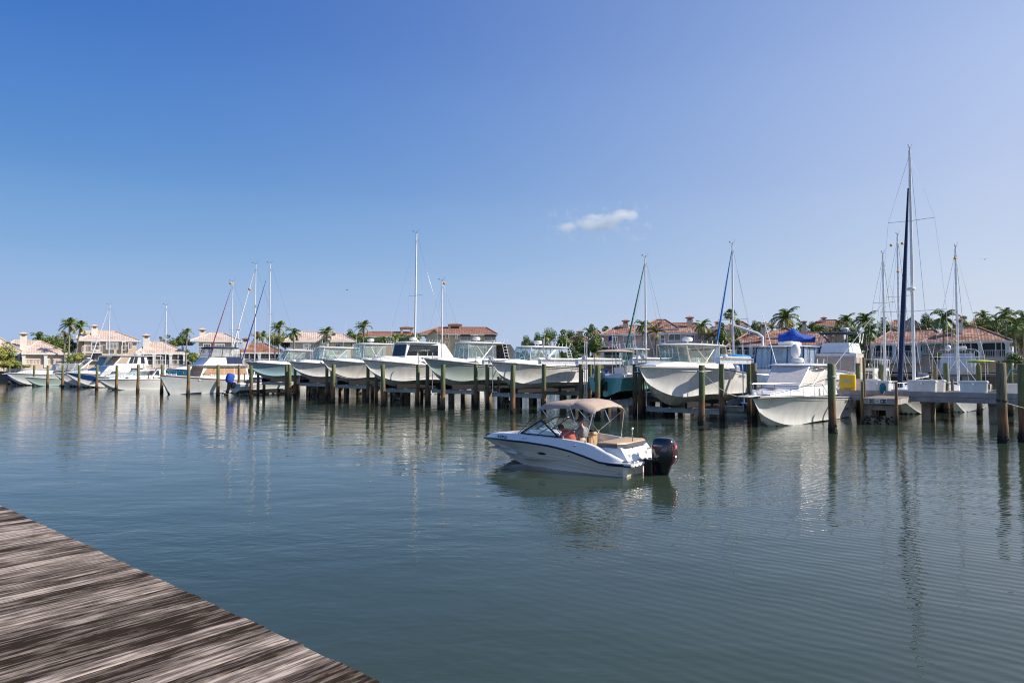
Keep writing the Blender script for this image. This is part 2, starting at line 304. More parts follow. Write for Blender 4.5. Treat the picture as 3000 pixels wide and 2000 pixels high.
# ------------------------------------------------------------------ piles
def pile_mat(name, tone):
    m = bpy.data.materials.new(name); m.use_nodes = True; n = m.node_tree; b = n.nodes['Principled BSDF']; L = n.links.new
    ge = n.nodes.new('ShaderNodeNewGeometry'); sp = n.nodes.new('ShaderNodeSeparateXYZ'); L(ge.outputs['Position'], sp.inputs[0])
    tc = n.nodes.new('ShaderNodeTexCoord'); mp = n.nodes.new('ShaderNodeMapping'); mp.inputs['Scale'].default_value = (5, 5, .5); L(ge.outputs['Position'], mp.inputs[0])
    nz = n.nodes.new('ShaderNodeTexNoise'); nz.inputs['Scale'].default_value = 2.2; nz.inputs['Detail'].default_value = 6; L(mp.outputs[0], nz.inputs[0])
    ad = n.nodes.new('ShaderNodeMath'); ad.operation = 'MULTIPLY_ADD'; L(nz.outputs[0], ad.inputs[0]); ad.inputs[1].default_value = .9; L(sp.outputs[2], ad.inputs[2])
    mr = n.nodes.new('ShaderNodeMapRange'); mr.inputs[1].default_value = 0; mr.inputs[2].default_value = 4.0; L(ad.outputs[0], mr.inputs[0])
    cr = n.nodes.new('ShaderNodeValToRGB'); L(mr.outputs[0], cr.inputs[0]); e = cr.color_ramp.elements
    stops = [(.0, (.010, .010, .008)), (.155, (.022, .018, .013)), (.20, (.10, .065, .035)), (.33, (.30, .16, .075)), (.44, (.20, .12, .055)), (.52, tone), (1, tuple(c * 1.1 for c in tone))]
    e[0].position = stops[0][0]; e[0].color = (*stops[0][1], 1); e[1].position = 1; e[1].color = (*stops[-1][1], 1)
    for p, c in stops[1:-1]: q = e.new(p); q.color = (*c, 1)
    mx = n.nodes.new('ShaderNodeMix'); mx.data_type = 'RGBA'; mx.blend_type = 'MULTIPLY'; mx.inputs[0].default_value = .8
    mp2 = n.nodes.new('ShaderNodeMapping'); mp2.inputs['Scale'].default_value = (16, 16, .7); L(ge.outputs['Position'], mp2.inputs[0])
    n2 = n.nodes.new('ShaderNodeTexNoise'); n2.inputs['Scale'].default_value = 2; n2.inputs['Detail'].default_value = 5; L(mp2.outputs[0], n2.inputs[0])
    c2 = n.nodes.new('ShaderNodeValToRGB'); L(n2.outputs[0], c2.inputs[0]); c2.color_ramp.elements[0].position = .35; c2.color_ramp.elements[0].color = (.50, .48, .45, 1); c2.color_ramp.elements[1].position = .6
    L(cr.outputs[0], mx.inputs[6]); L(c2.outputs[0], mx.inputs[7]); L(mx.outputs[2], b.inputs['Base Color']); b.inputs['Roughness'].default_value = .9
    bp = n.nodes.new('ShaderNodeBump'); bp.inputs['Strength'].default_value = .7; bp.inputs['Distance'].default_value = .02; L(n2.outputs[0], bp.inputs['Height']); L(bp.outputs[0], b.inputs['Normal'])
    return m
pile_m = [pile_mat('treated_pile', (.17, .195, .085)), pile_mat('brown_pile', (.22, .18, .105))]
PM = {}
def pile_mesh(r, h, kind):
    key = (round(r, 2), round(h, 1), kind)
    if key not in PM:
        mb = MB(); rr = random.Random(hash(key) & 255); rings = []
        zs = [-2.5, 0, .25, .6, 1.2, 1.9, h - .02, h]; n = 12
        for i, z in enumerate(zs):
            q = r * (1.12 if z < .3 else 1.04 if z < 1 else 1) * (1 - .03 * max(0, z) / h) * (.93 if i == len(zs) - 1 else 1); cx, cy = rr.uniform(-.012, .012), rr.uniform(-.012, .012)
            rings.append([(cx + q * (1 + rr.uniform(-.03, .03)) * math.cos(6.2832 * j / n), cy + q * (1 + rr.uniform(-.03, .03)) * math.sin(6.2832 * j / n), z) for j in range(n)])
        mb.loft(rings)
        for i in range(26):                                   # barnacle crust at the waterline
            an = rr.uniform(0, 6.28); z = rr.uniform(0, .42); mb.ball((math.cos(an) * r * 1.08, math.sin(an) * r * 1.08, z), rr.uniform(.02, .05), 5)
        o = mb.build('mooring_pile', pile_m[kind], smooth=50); PM[key] = o.data; bpy.data.objects.remove(o)
    return PM[key]
def pile(loc, label, r=.165, h=3.05, kind=0, group='mooring piles', tilt=(0, 0)):
    o = bpy.data.objects.new('mooring_pile', pile_mesh(r, h, kind)); COL.objects.link(o); o.location = loc; o.rotation_euler = (R(tilt[0]), R(tilt[1]), random.uniform(0, 6))
    return tag(o, label, 'pile', group)
ROWT = 32.7; PITCHS = 6.2
outer = [-2.4 - PITCHS * i for i in range(23)]
desc = {0: 'thick mooring pile standing closest to the camera, right of the dock sign', 1: 'green mooring pile before the floating cruiser with two outriggers', 2: 'green and orange mooring pile with rope before the big lifted white boat',
        3: 'mooring pile behind the tan awning of the moving boat', 4: 'orange based mooring pile just left of the moving boat awning', 5: 'orange based mooring pile under the grey-green lifted boat bow',
        6: 'orange based mooring pile before the lifted cabin boat with tied white line', 7: 'mooring pile before the lifted boat right of the teal-keeled one', 8: 'mooring pile before the third lifted boat from the trawler'}
for i, s_ in enumerate(outer):
    hh = 3.08 + random.uniform(-.05, .05)
    lb = desc.get(i, '%s mooring pile from the left in the outer row' % ORD[22 - i])
    pile(ST(s_, ROWT) + Vector((0, 0, 0)), lb, (.16 if i else .17), hh if i else 3.12, 1 if i in (0, 11, 13) else 0, 'mooring piles of the outer row', (random.uniform(-1.1, 1.1), random.uniform(-1.1, 1.1)) if i else (0, -1.2))
# ------------------------------------------------------------------ boat building
def lerp(a, b, t): return a + (b - a) * t
def interp(tab, x):
    if x <= tab[0][0]: return tab[0][1]
    for (x0, y0), (x1, y1) in zip(tab, tab[1:]):
        if x <= x1: u = (x - x0) / (x1 - x0); return lerp(y0, y1, u)
    return tab[-1][1]
class Hull:
    """x forward from the transom, y to port, z up from the keel (z0 = height of the origin above the keel)"""
    def __init__(s, L, B, hb, hs, rise=.62, stem=2.2, flare=.9, tr=.9, full=2.3, dead=20, chw=.86, ce=1.0, sheer=None, z0=0, x0=0, rake=.35):
        s.__dict__.update(L=L, B=B, hb=hb, hs=hs, rise=rise, stem=stem, flare=flare, tr=tr, full=full, dead=dead, chw=chw, sheer=sheer, z0=z0, x0=x0, rake=rake, ce=ce)
    def ys(s, t):
        if t < .35: return s.B / 2 * (s.tr + (1 - s.tr) * math.sin(t / .35 * math.pi / 2))
        return max(.02, s.B / 2 * (1 - ((t - .35) / .65) ** s.full))
    def zs(s, t): return (interp(s.sheer, t * s.L) + s.z0) if s.sheer else s.hs + (s.hb - s.hs) * t ** 1.5
    def zk(s, t): return 0 if t < s.rise else s.zs(t) * ((t - s.rise) / (1 - s.rise)) ** s.stem
    def yc(s, t):
        b = s.B / 2 * s.tr * s.chw
        return b if t < .3 else max(0.012, b * (1 - min(1, (t - .3) / (s.ce - .3)) ** 1.7))
    def zc(s, t): return min(s.zk(t) + s.yc(t) * math.tan(R(s.dead + 26 * max(0, t - .3))), s.zs(t) - .02 * (1 - t))
    def hw(s, t, z):                                          # half width of the hull at height z above the keel
        if z <= s.zc(t): return s.yc(t) * max(.05, (z - s.zk(t)) / max(.01, s.zc(t) - s.zk(t)))
        return s.p(t, min(1, (z - s.zc(t)) / max(.01, s.zs(t) - s.zc(t)))).y
    def p(s, t, v, side=1):                                  # v: 0 chine, 1 sheer
        fl = 1 + s.flare * max(0, (t - .35) / .65) ** 1.2 if t > .35 else .9 + .1 * t / .35
        y = s.yc(t) + (s.ys(t) - s.yc(t)) * v ** fl; z = s.zc(t) + (s.zs(t) - s.zc(t)) * v
        return Vector((s.x0 + t * s.L - s.rake * (1 - t) ** 8 * (v * .0), side * y, z - s.z0))
    def build(s, mats, parent, name='hull', wl=None, stripe=None, n=26):
        """mats: [topside, bottom, stripe]"""
        mb = MB(); ts = [(i / n) ** .85 if i < n else 1 for i in range(n + 1)]
        vs = [0, .12, .25, .4, .55, .7, .85, .93, 1]
        for side in (1, -1):
            rings = []
            for t in ts:
                r = [Vector((s.x0 + t * s.L, 0, s.zk(t) - s.z0))]; c = s.p(t, 0, side)
                k_ = min(1, s.yc(t) / (s.B / 2 * s.tr * s.chw)) ** 1.2 * min(1, s.B / 2.8); fl_ = Vector((0, side * .05 * k_, 0)); r += [r[0].lerp(c, .33) + Vector((0, 0, -.03 * k_)), r[0].lerp(c, .37), r[0].lerp(c, .66) + Vector((0, 0, -.03 * k_)), r[0].lerp(c, .70), c, c + fl_, c + fl_ + Vector((0, 0, .025 * k_))]
                r += [s.p(t, v, side) + Vector((0, side * (.012 if j == 0 else 0) * min(1, (1 - t) * 8), 0)) for j, v in enumerate(vs[1:])]
                rings.append(r if side == 1 else r[::-1])
            o = len(mb.v); m = len(rings[0])
            for r in rings: mb.v += [tuple(q) for q in r]
            for i in range(len(ts) - 1):
                for j in range(m - 1):
                    k = (j if side == 1 else m - 2 - j); mi = 1 if k < 6 else 0
                    zc_ = (rings[i][j].z + rings[i + 1][j + 1].z) / 2
                    if wl is not None: mi = 1 if zc_ < wl else 0
                    if stripe and stripe[0] <= k - 7 < stripe[1]: mi = 2
                    mb.f.append((o + i * m + j, o + (i + 1) * m + j, o + (i + 1) * m + j + 1, o + i * m + j + 1)); mb.m.append(mi)
            ct = len(mb.v); mb.v.append((rings[0][0].x, 0, max(q.z for q in rings[0])))
            mb.f.append(tuple([o + j for j in range(m)] + [ct])); mb.m.append(0)
        return mb.build(name, mats, parent, smooth=28)
    def rail(s, parent, mat, r=.035, name='rub_rail', v=1, t0=0, t1=1, dz=0):
        mb = MB()
        for side in (1, -1): mb.tube([s.p(lerp(t0, t1, i / 24), v, side) + Vector((0, 0, dz)) for i in range(25)], r, 6)
        mb.tube([s.p(t0, v, 1) + Vector((0, 0, dz)), s.p(t0, v, -1) + Vector((0, 0, dz))], r, 6)
        return mb.build(name, mat, parent)
    def deck(s, parent, mat, tf, camber=.10, inset=.0, sole=.55, wside=.28, lip=.05, trunk=None, name='deck'):
        """foredeck from t=tf to the bow, side decks and an open cockpit aft of it; trunk=(t0,t1,width,height)"""
        mb = MB(); N = 14; K = 10; rings = []
        for i in range(N + 1):
            t = lerp(tf, 1, (i / N)); y = s.ys(t) * .985; z = s.zs(t) - s.z0 + lip
            rings.append([Vector((s.x0 + t * s.L, y * math.cos(math.pi * j / K) if 0 < j < K else (y if j == 0 else -y), z + camber * math.sin(math.pi * j / K) ** .8 * min(1, y))) for j in range(K + 1)])
        mb.loft(rings, closed=False)
        M = 12
        for side in (1, -1):
            q = []
            for i in range(M + 1):
                t = lerp(0, tf, i / M); P = s.p(t, 1, side); yi = P.y - side * wside; q.append([(P.x, P.y, P.z), (P.x, P.y * .985, P.z + lip), (P.x, yi, P.z + lip), (P.x, side * min(abs(yi), s.hw(t, sole) - .07), sole - s.z0)])
            mb.loft([r if side == -1 else r[::-1] for r in q], closed=False)
        yi = s.ys(0) - wside; zt = s.zs(0) - s.z0 + lip; ztf = s.zs(tf) - s.z0 + lip + camber; xf = s.x0 + tf * s.L
        mb.box((s.x0 + .12, 0, (sole - s.z0 + zt) / 2), (.22, 2 * yi + .1, zt - sole + s.z0))
        q0, q1 = s.yc(tf) * .9, s.ys(tf) - .06; mb.loft([[(xf - .04 + d_, -q0, sole - s.z0), (xf - .04 + d_, q0, sole - s.z0), (xf - .04 + d_, q1, ztf - camber - .04), (xf - .04 + d_, -q1, ztf - camber - .04)] for d_ in (0, .04)])
        yq = s.yc(tf) * .92; mb.loft([[(s.x0 + .05, -min(yi, yq * 1.1), zz), (s.x0 + tf * s.L - .05, -yq, zz), (s.x0 + tf * s.L - .05, yq, zz), (s.x0 + .05, min(yi, yq * 1.1), zz)] for zz in (sole - s.z0 - .03, sole - s.z0)])
        if trunk:
            t0, t1, wd, ht = trunk; rr = []
            for i in range(11):
                u = i / 10; t = lerp(t0, t1, u); hh = ht * (1 - max(0, (u - .55) / .45) ** 2) * 1.0 + .01; ww = min(wd, s.ys(t) * .78); z = s.zs(t) - s.z0 + lip
                rr.append([(s.x0 + t * s.L, ww * c_, z + (camber * .8 + hh) * z_) for c_, z_ in ((1, .0), (.97, .55), (.88, .86), (.6, 1), (0, 1.06), (-.6, 1), (-.88, .86), (-.97, .55), (-1, .0))])
            mb.loft(rr, closed=False)
            mb.add(rr[0], [tuple(range(9))])
        return mb.build(name, mat, parent, smooth=40)
def frus(x0, x1, y0, z0, X0, X1, Y1, z1, F=None):
    """corner points of a superstructure block: x0 aft, x1 fore at the base, capitals at the top"""
    return [Vector(p) for p in ((x0, -y0, z0), (x1, -(F or y0), z0), (x1, (F or y0), z0), (x0, y0, z0), (X0, -Y1, z1), (X1, -(F * Y1 / y0 if F else Y1), z1), (X1, (F * Y1 / y0 if F else Y1), z1), (X0, Y1, z1))]
FACES = {'S': (0, 1, 5, 4), 'F': (1, 2, 6, 5), 'P': (2, 3, 7, 6), 'A': (3, 0, 4, 7)}
def on_face(c, face, u, v, off=0):
    a, b, d, e = [c[i] for i in FACES[face]]
    if face == 'P': a, b, d, e = b, a, e, d                  # u runs aft to fore on both sides
    n = (b - a).cross(e - a).normalized() * (-1 if face == 'P' else 1)
    return (a.lerp(b, u)).lerp(e.lerp(d, u), v) + n * off
def pane(mb, c, face, u0, u1, v0, v1, off=.006, du=0, mi=0, th=.008):
    q = [on_face(c, face, u0, v0, off), on_face(c, face, u1, v0, off), on_face(c, face, u1 + du, v1, off), on_face(c, face, u0 + du, v1, off)]
    if face == 'P': q = q[::-1]
    mb.plate(q, th, mi)
def slab_top(mb, x0, x1, w, z, th=.1, crown=.1, mi=0, e=3.2, n=28, wf=1.0):
    """rounded hardtop or roof"""
    cx, hx = (x0 + x1) / 2, (x1 - x0) / 2; rings = []
    for zz, k in ((0, .93), (th * .15, .975), (th * .5, 1), (th * .85, .985), (th + crown * .35, .86), (th + crown * .75, .6), (th + crown, .25)):
        r = []
        for j in range(n):
            a = 2 * math.pi * j / n; c, s_ = math.cos(a), math.sin(a); ex = 2 / e
            X = abs(c) ** ex * (1 if c > 0 else -1); Y = abs(s_) ** ex * (1 if s_ > 0 else -1); wy = lerp(1, wf, (X + 1) / 2)
            r.append((cx + hx * X * k, w * Y * k * wy, z + zz))
        rings.append(r)
    mb.loft(rings, mi)
def radome(parent, c, r=.3, h=.26, ped=.12):
    mb = MB(); mb.lathe([(.05, -ped), (.07, -.02), (r * .9, 0), (r, .06), (r, h * .6), (r * .88, h * .9), (r * .5, h), (0, h)], c, 18); return mb.build('radar_dome', white, parent)
def satdome(parent, c, r=.27):
    mb = MB(); mb.lathe([(.12, -.25), (.1, -.1), (r * .85, 0), (r, .15), (r, .35), (r * .86, .5), (r * .5, .62), (0, .66)], c, 18); return mb.build('satellite_dome', white, parent)
def antenna(parent, a, b, r=.014):
    mb = MB(); mb.tube([a, b], r, 5, r2=.005); mb.lathe([(.03, 0), (.03, .12)], a, 6); return mb.build('antenna', white, parent)
def outboard(parent, loc, s=1.0, col=None, band=None, name='outboard_motor', fancy=False, tilt=0):
    """origin at the transom top, engine aft (-x)"""
    e = bpy.data.objects.new(name, None); COL.objects.link(e); e.parent = parent; e.location = loc; e.scale = (s, s, s); e.rotation_euler = (0, R(tilt), 0)
    col = col or pm('engine_black', (.008, .008, .010), .13, coat=1.0); mid = pm('engine_midsection', (.012, .012, .014), .35)
    mb = MB(); prof = [(-.10, .13, .36, .15), (-.02, .20, .45, .19), (.08, .235, .49, .215), (.25, .26, .50, .22), (.42, .26, .475, .215), (.54, .235, .42, .195), (.60, .20, .34, .16), (.625, .13, .22, .10)]
    if fancy: prof = [(-.42, -.03, .20, .06), (-.32, .03, .28, .10), (-.2, .09, .33, .13)] + prof
    rings = []
    for z, hf, ha, wy in prof:                                # hf fore extent, ha aft extent from x=-.38
        r = []
        for j in range(20):
            a = 2 * math.pi * j / 20; c, q = math.cos(a), math.sin(a); ex = .72
            X = abs(c) ** ex * (hf if c > 0 else -ha * .78); r.append((-.42 + X - (z - .25) * .06, abs(q) ** .6 * (wy if q > 0 else -wy), z))
        rings.append(r)
    mb.loft(rings); mb.build('cowling', col, e, smooth=50)
    mb = MB(); rings = []
    for z, a, b, wy in ((-.02, -.60, -.18, .15), (-.25, -.52, -.20, .11), (-.55, -.47, -.22, .075), (-.85, -.47, -.24, .055), (-1.05, -.46, -.22, .05)):
        rings.append([(a, -wy * .6, z), (a, wy * .6, z), ((a + b) / 2, wy, z), (b, wy * .6, z), (b, -wy * .6, z), ((a + b) / 2, -wy, z)])
    mb.loft(rings[::-1]); mb.box((-.44, 0, -.82), (.44, .24, .02)); mb.lathe([(0, -.36), (.06, -.24), (.065, .14), (.03, .24)], (-.42, 0, -1.02), 10, rot=Matrix.Rotation(math.pi / 2, 3, 'Y'))
    mb.hexa([(-.52, -.02, -1.3), (-.36, -.02, -1.3), (-.36, .02, -1.3), (-.52, .02, -1.3), (-.56, -.02, -1.0), (-.30, -.02, -1.0), (-.30, .02, -1.0), (-.56, .02, -1.0)])
    mb.build('lower_unit', mid, e)
    mb = MB(); mb.rbox((-.10, 0, -.18), (.22, .3, .42), .03); mb.rbox((-.02, .13, -.2), (.1, .05, .5), .02); mb.rbox((-.02, -.13, -.2), (.1, .05, .5), .02); mb.build('clamp_bracket', mid, e)
    mb = MB()
    for k in range(3):
        a = k * 2.094; c = Vector((-.70, 0, -1.02)); d = Vector((0, math.cos(a), math.sin(a))); q = Vector((0, -math.sin(a), math.cos(a)))
        mb.hexa([c + d * .05 + q * .03 - Vector((.02, 0, 0)), c + d * .17 + q * .09 - Vector((.04, 0, 0)), c + d * .17 - q * .07 + Vector((.03, 0, 0)), c + d * .05 - q * .03 + Vector((.02, 0, 0)),
                 c + d * .05 + q * .03 - Vector((.03, 0, 0)), c + d * .17 + q * .09 - Vector((.05, 0, 0)), c + d * .17 - q * .07 + Vector((.02, 0, 0)), c + d * .05 - q * .03 + Vector((.01, 0, 0))])
    mb.build('propeller', steel, e)
    if fancy:
        red = pm('engine_red', (.38, .01, .02), .3); wh = pm('decal_white', (.75, .75, .75), .4); gr = pm('decal_grey', (.33, .33, .34), .4)
        for sd_ in (1, -1):
            def pt(x, z): return (x, sd_ * .232, z)
            mb = MB(); pts = [(-.69, .53), (-.77, .40), (-.80, .22), (-.79, .05), (-.72, -.08)]
            mb.tube([(x, sd_ * (.150 if i in (1, 2, 3) else .14), z) for i, (x, z) in enumerate(pts)], .008, 6); mb.tube([(-.30, sd_ * .125, -.16), (-.26, sd_ * .13, -.28), (-.28, sd_ * .11, -.42)], .006, 5)
            mb.build('red_stripe', red, e)
            X, Z = (-sd_, 0, 0), (0, 0, 1)
            text('PRO', .115, red, e, frame_m((-.36 if sd_ > 0 else -.55, sd_ * .2225, .345), X, Z), shear=.25, bold=.002)
            text('XS', .135, gr, e, frame_m((-.56 if sd_ > 0 else -.36, sd_ * .2225, .325), X, Z), shear=.3, bold=.003)
            text('MERCURY', .052, wh, e, frame_m((-.40, sd_ * .2225, .425), X, Z), shear=.1, bold=.001)
        text('150', .07, wh, e, frame_m((-.822, 0, .40), (0, -1, 0), (0, 0, 1)), bold=.001)
        mb = MB(); mb.box((-.80, 0, .40), (.03, .16, .12)); mb.build('rear_badge', pm('badge_red', (.5, .05, .08), .3), e)
        mb = MB(); mb.rbox((-.66, .12, .54), (.10, .05, .04), .015); mb.rbox((-.66, -.12, .54), (.10, .05, .04), .015); mb.ball((-.83, .07, .14), .035, 8); mb.build('latch', steel, e)
    return e
def bow_rail(parent, h, t0, t1, ht=.5, r=.016, n=5, mat=None, name='bow_rail', dz=.05):
    mb = MB(); M = 20
    for side in (1, -1):
        mb.tube([h.p(lerp(t0, t1, i / M), 1, side) * 1 + Vector((.12 * min(1, i / 4), -side * .06, dz + ht * min(1, i / 3))) for i in range(M + 1)], r, 6)
        for k in range(n):
            t = lerp(t0, t1, (k + .8) / n); P = h.p(t, 1, side) + Vector((0, -side * .06, dz)); mb.tube([P, P + Vector((.12, 0, ht * .99))], r * .85, 5)
    a, b = h.p(t1, 1, 1) + Vector((.12, -.06, dz + ht)), h.p(t1, 1, -1) + Vector((.12, .06, dz + ht)); mb.tube([a, (a + b) / 2 + Vector((.15, 0, 0)), b], r, 6)
    return mb.build(name, mat or steel, parent)
def anchor(parent, c, s=1, mat=None):
    mb = MB(); x, y, z = c
    mb.box((x - .25 * s, y, z + .02), (.7 * s, .16 * s, .04 * s)); mb.lathe([(.05 * s, -.07 * s), (.05 * s, .07 * s)], (x + .08 * s, y, z - .02 * s), 8, rot=Matrix.Rotation(math.pi / 2, 3, 'X'))
    mb.tube([(x - .5 * s, y, z + .08 * s), (x + .05 * s, y, z + .03 * s), (x + .02 * s, y, z - .28 * s)], .022 * s, 6)
    mb.loft([[(x + .06 * s, y - .16 * s, z - .30 * s), (x - .28 * s, y, z - .42 * s), (x + .06 * s, y + .16 * s, z - .30 * s)], [(x + .05 * s, y - .14 * s, z - .26 * s), (x - .26 * s, y, z - .38 * s), (x + .05 * s, y + .14 * s, z - .26 * s)]])
    return mb.build('anchor', mat or steel, parent)
def line_between(a, b, sag, r=.014, n=12, label=None):
    a, b = Vector(a), Vector(b); mb = MB()
    mb.tube([a.lerp(b, i / n) - Vector((0, 0, sag * 4 * (i / n) * (1 - i / n))) - a for i in range(n + 1)], r, 5)
    o = mb.build('mooring_line', rope, loc=a); return tag(o, label, 'rope', 'mooring lines')
# ------------------------------------------------------------------ cruising fishing boats (on the lifts, and one afloat)
def express(name, label, loc, rz, L=9.4, B=3.1, hb=2.0, hs=1.4, hullm=None, topm=None, framem=None, bottom=None, wb=2.4, ht=(2.7, 7.4), hz=3.05, hw=1.15, cz=.36, sheer=None, canvas=False, cabin=False, dome=True, whips=1,
            outr=False, engines=2, ports=True, sole=.75, group='boats raised on the lifts', name_txt=None, trunkh=.22, vinyl_aft=True, canvas_front=False, wl=None, cover=False, hrail=True, railt=(.5, .97), anch=True, cat='boat', dark=False):
    hullm = hullm or gel; topm = topm or gel; framem = framem or alu
    b = thing(name, label, cat, loc, rz, group)
    h = Hull(L, B, hb, hs, ce=.93, flare=1.5, dead=23, sheer=[(L - a, c) for a, c in sheer[::-1]] if sheer else None); h.build([hullm, bottom or bott], b, wl=wl)
    h.rail(b, pm('rub_rail_grey', (.10, .10, .11), .5), .035); h.rail(b, gel, .02, 'moulding', v=.90)
    tf = 1 - (wb + .9) / L
    h.deck(b, topm, tf, sole=sole, trunk=(tf, .9, B * .32, trunkh))
    zb = h.zs(tf) + .05
    # superstructure: console / cabin front with coaming
    X1 = L - wb; X0 = L - ht[1] + .3; yw = B / 2 - .32
    mb = MB(); c = frus(X0 - .2, X1, yw, zb - .05, X0 + .1, X1 - .35, yw - .05, zb + cz, F=yw * .62); mb.hexa(c); mb.build('coaming', topm, b, smooth=0)
    zt = hz; xt1 = L - ht[0] - .25; xt0 = L - ht[1] + .35; yt = hw - .08
    g = frus(X0 + .15, X1 - .38, yw - .06, zb + cz, xt0, xt1, yt, zt, F=yw * .60)
    if cabin:
        mb = MB(); mb.hexa(g); mb.build('cabin', topm, b, smooth=0)
        mb = MB(); pane(mb, g, 'F', .05, .95, .08, .90)
        for f in 'PS': pane(mb, g, f, .42, .68, .10, .88, du=-.02); pane(mb, g, f, .70, .97, .10, .88, du=-.05); pane(mb, g, f, .12, .40, .10, .88, du=.01)
        mb.build('cabin_window', dglass, b, smooth=0)
    else:
        mb = MB(); fr = MB()
        for k in range(3):
            if canvas_front: pane(mb, g, 'F', .01, .99, .0, .99, off=.03); break
            pane(mb, g, 'F', .02 + k * .32, .32 + k * .32, .02, .98)
        for f in 'PS': pane(mb, g, f, .62, .98, .02, .80); pane(mb, g, f, .32, .61, .02, .80)
        mb.build('windshield', dglass if dark else wind, b, smooth=0)
        if vinyl_aft:
            mb = MB()
            for f in 'PS': pane(mb, g, f, .62, .98, .81, .98); pane(mb, g, f, .32, .61, .81, .98)
            mb.build('clear_curtain', clear, b, smooth=0)
        for k in ((0, 3) if canvas_front else range(4)): u = .01 + k * .325; fr.tube([on_face(g, 'F', u, 0), on_face(g, 'F', u, 1)], .028, 6)
        if not canvas_front: fr.tube([on_face(g, 'F', 0, .6), on_face(g, 'F', 1, .6)], .018, 5)
        for f in 'PS':
            s_ = 1 if f == 'P' else -1
            fr.tube([on_face(g, f, 1, 0, .02), on_face(g, f, 1, 1, .0)], .034, 6); fr.tube([on_face(g, f, .60, 0, .02), on_face(g, f, .84, .99, 0)], .034, 6); fr.tube([on_face(g, f, .66, 0, .02), on_face(g, f, .38, .99, 0)], .028, 6)
            fr.tube([on_face(g, f, .32, 0, .02), on_face(g, f, 1, .02, .02)], .02, 5); fr.tube([on_face(g, f, .0, 0, .03), on_face(g, f, .06, .99, 0)], .034, 6); fr.tube([on_face(g, f, .10, 0, .03), on_face(g, f, .16, .99, 0)], .03, 6)
            for v in (.2, .4, .6, .8): fr.tube([on_face(g, f, .012, v, .02), on_face(g, f, .118, v, .02)], .018, 5)
            fr.tube([on_face(g, f, .62, .8, .02), on_face(g, f, 1, .8, .01)], .016, 5)
        fr.build('hardtop_frame', framem, b)
        mb = MB()                                             # helm console, wheel and seats seen through the glass
        for y in (-.55, .55):
            mb.rbox((X1 - 1.55, y, zb + .1), (.5, .7, .9), .08); mb.rbox((X1 - 2.6, y, zb - .1), (.5, .6, .55), .1); mb.rbox((X1 - 2.85, y, zb + .35), (.14, .58, .6), .06)
        mb.lathe([(.19, -.012), (.21, 0), (.19, .012)], (X1 - 1.85, -.55, zb + .52), 14, rot=Matrix.Rotation(R(60), 3, 'Y')); mb.build('helm_seat', gel2, b)
    mb = MB(); slab_top(mb, L - ht[1], L - ht[0], hw, hz, .09, .09, wf=.93); mb.build('hardtop', topm, b, smooth=50)
    mb = MB(); slab_top(mb, L - ht[1] + .08, L - ht[0] - .08, hw - .06, hz - .03, .03, 0.0, wf=.93); mb.build('hardtop_lining', pm('lining_beige', (.52, .47, .42), .7), b, smooth=0)
    if canvas:
        mb = MB(); c = frus(L - ht[1] - 1.5, L - ht[1] + .5, yw, zb - .1, L - ht[1] + .1, L - ht[1] + .5, hw - .05, hz); mb.hexa(c); mb.build('aft_enclosure', greyc if canvas is True else canvas, b, smooth=0)
    if cover:
        mb = MB(); rr = []
        for i in range(9):
            u = i / 8; t = lerp(tf - .02, .93, u); z = h.zs(t) + .07; y = h.ys(t) * .9; hh = .42 * (1 - u) ** 1.3 + .02
            rr.append([(t * L, y, z), (t * L, y * .55, z + hh * .75), (t * L, 0, z + hh), (t * L, -y * .55, z + hh * .75), (t * L, -y, z)])
        mb.loft(rr, closed=False); mb.build('bow_cover', greyc, b)
    if hrail: bow_rail(b, h, railt[0], railt[1], .28 if not outr else .62, .015, 6)
    if anch: anchor(b, (L + .12, 0, h.zs(1) + .06), 1.0)
    mb = MB()
    for i in range(5): mb.tube([(L - ht[1] + .12, -.7 + i * .35, hz + .1), (L - ht[1] - .02, -.7 + i * .35, hz + .42)], .024, 6)
    mb.tube([(L - ht[1] + .08, -.8, hz + .16), (L - ht[1] + .08, .8, hz + .16)], .014, 5); mb.build('rod_holder', framem, b)
    if dome: radome(b, (L - (ht[0] * .62 + ht[1] * .38), 0, hz + .30), .31, .24)
    for k in range(whips):
        s_ = 1 if k % 2 == 0 else -1; antenna(b, (L - ht[1] + 1.0, s_ * (hw - .1), hz + .1), (L - ht[1] + .8 - .25 * k, s_ * (hw - .1), hz + 2.9 + .3 * k))
    for k in range(engines):
        y = 0 if engines == 1 else (-.36 + .72 * k); outboard(b, (-.05, y, hs - .12), 1.15, pm('engine_grey', (.30, .31, .33), .25, coat=.5) if name_txt != 'x' else None)
    if name_txt and name_txt != 'x':
        for s_ in (1, -1):
            P = h.p(.09, .80, s_); Q = h.p(.2, .80, s_); x = (P - Q) if s_ > 0 else (Q - P)
            text(name_txt, .17, pm('lettering_dark', (.06, .05, .05), .5), b, frame_m((P + Q) / 2 + Vector((0, s_ * .02, 0)), x, (0, 0, 1)), bold=.002)
    return b, h
HEAD = PHI + math.pi                                          # bows point at the channel
def slip(j): return -5.5 - PITCHS * j
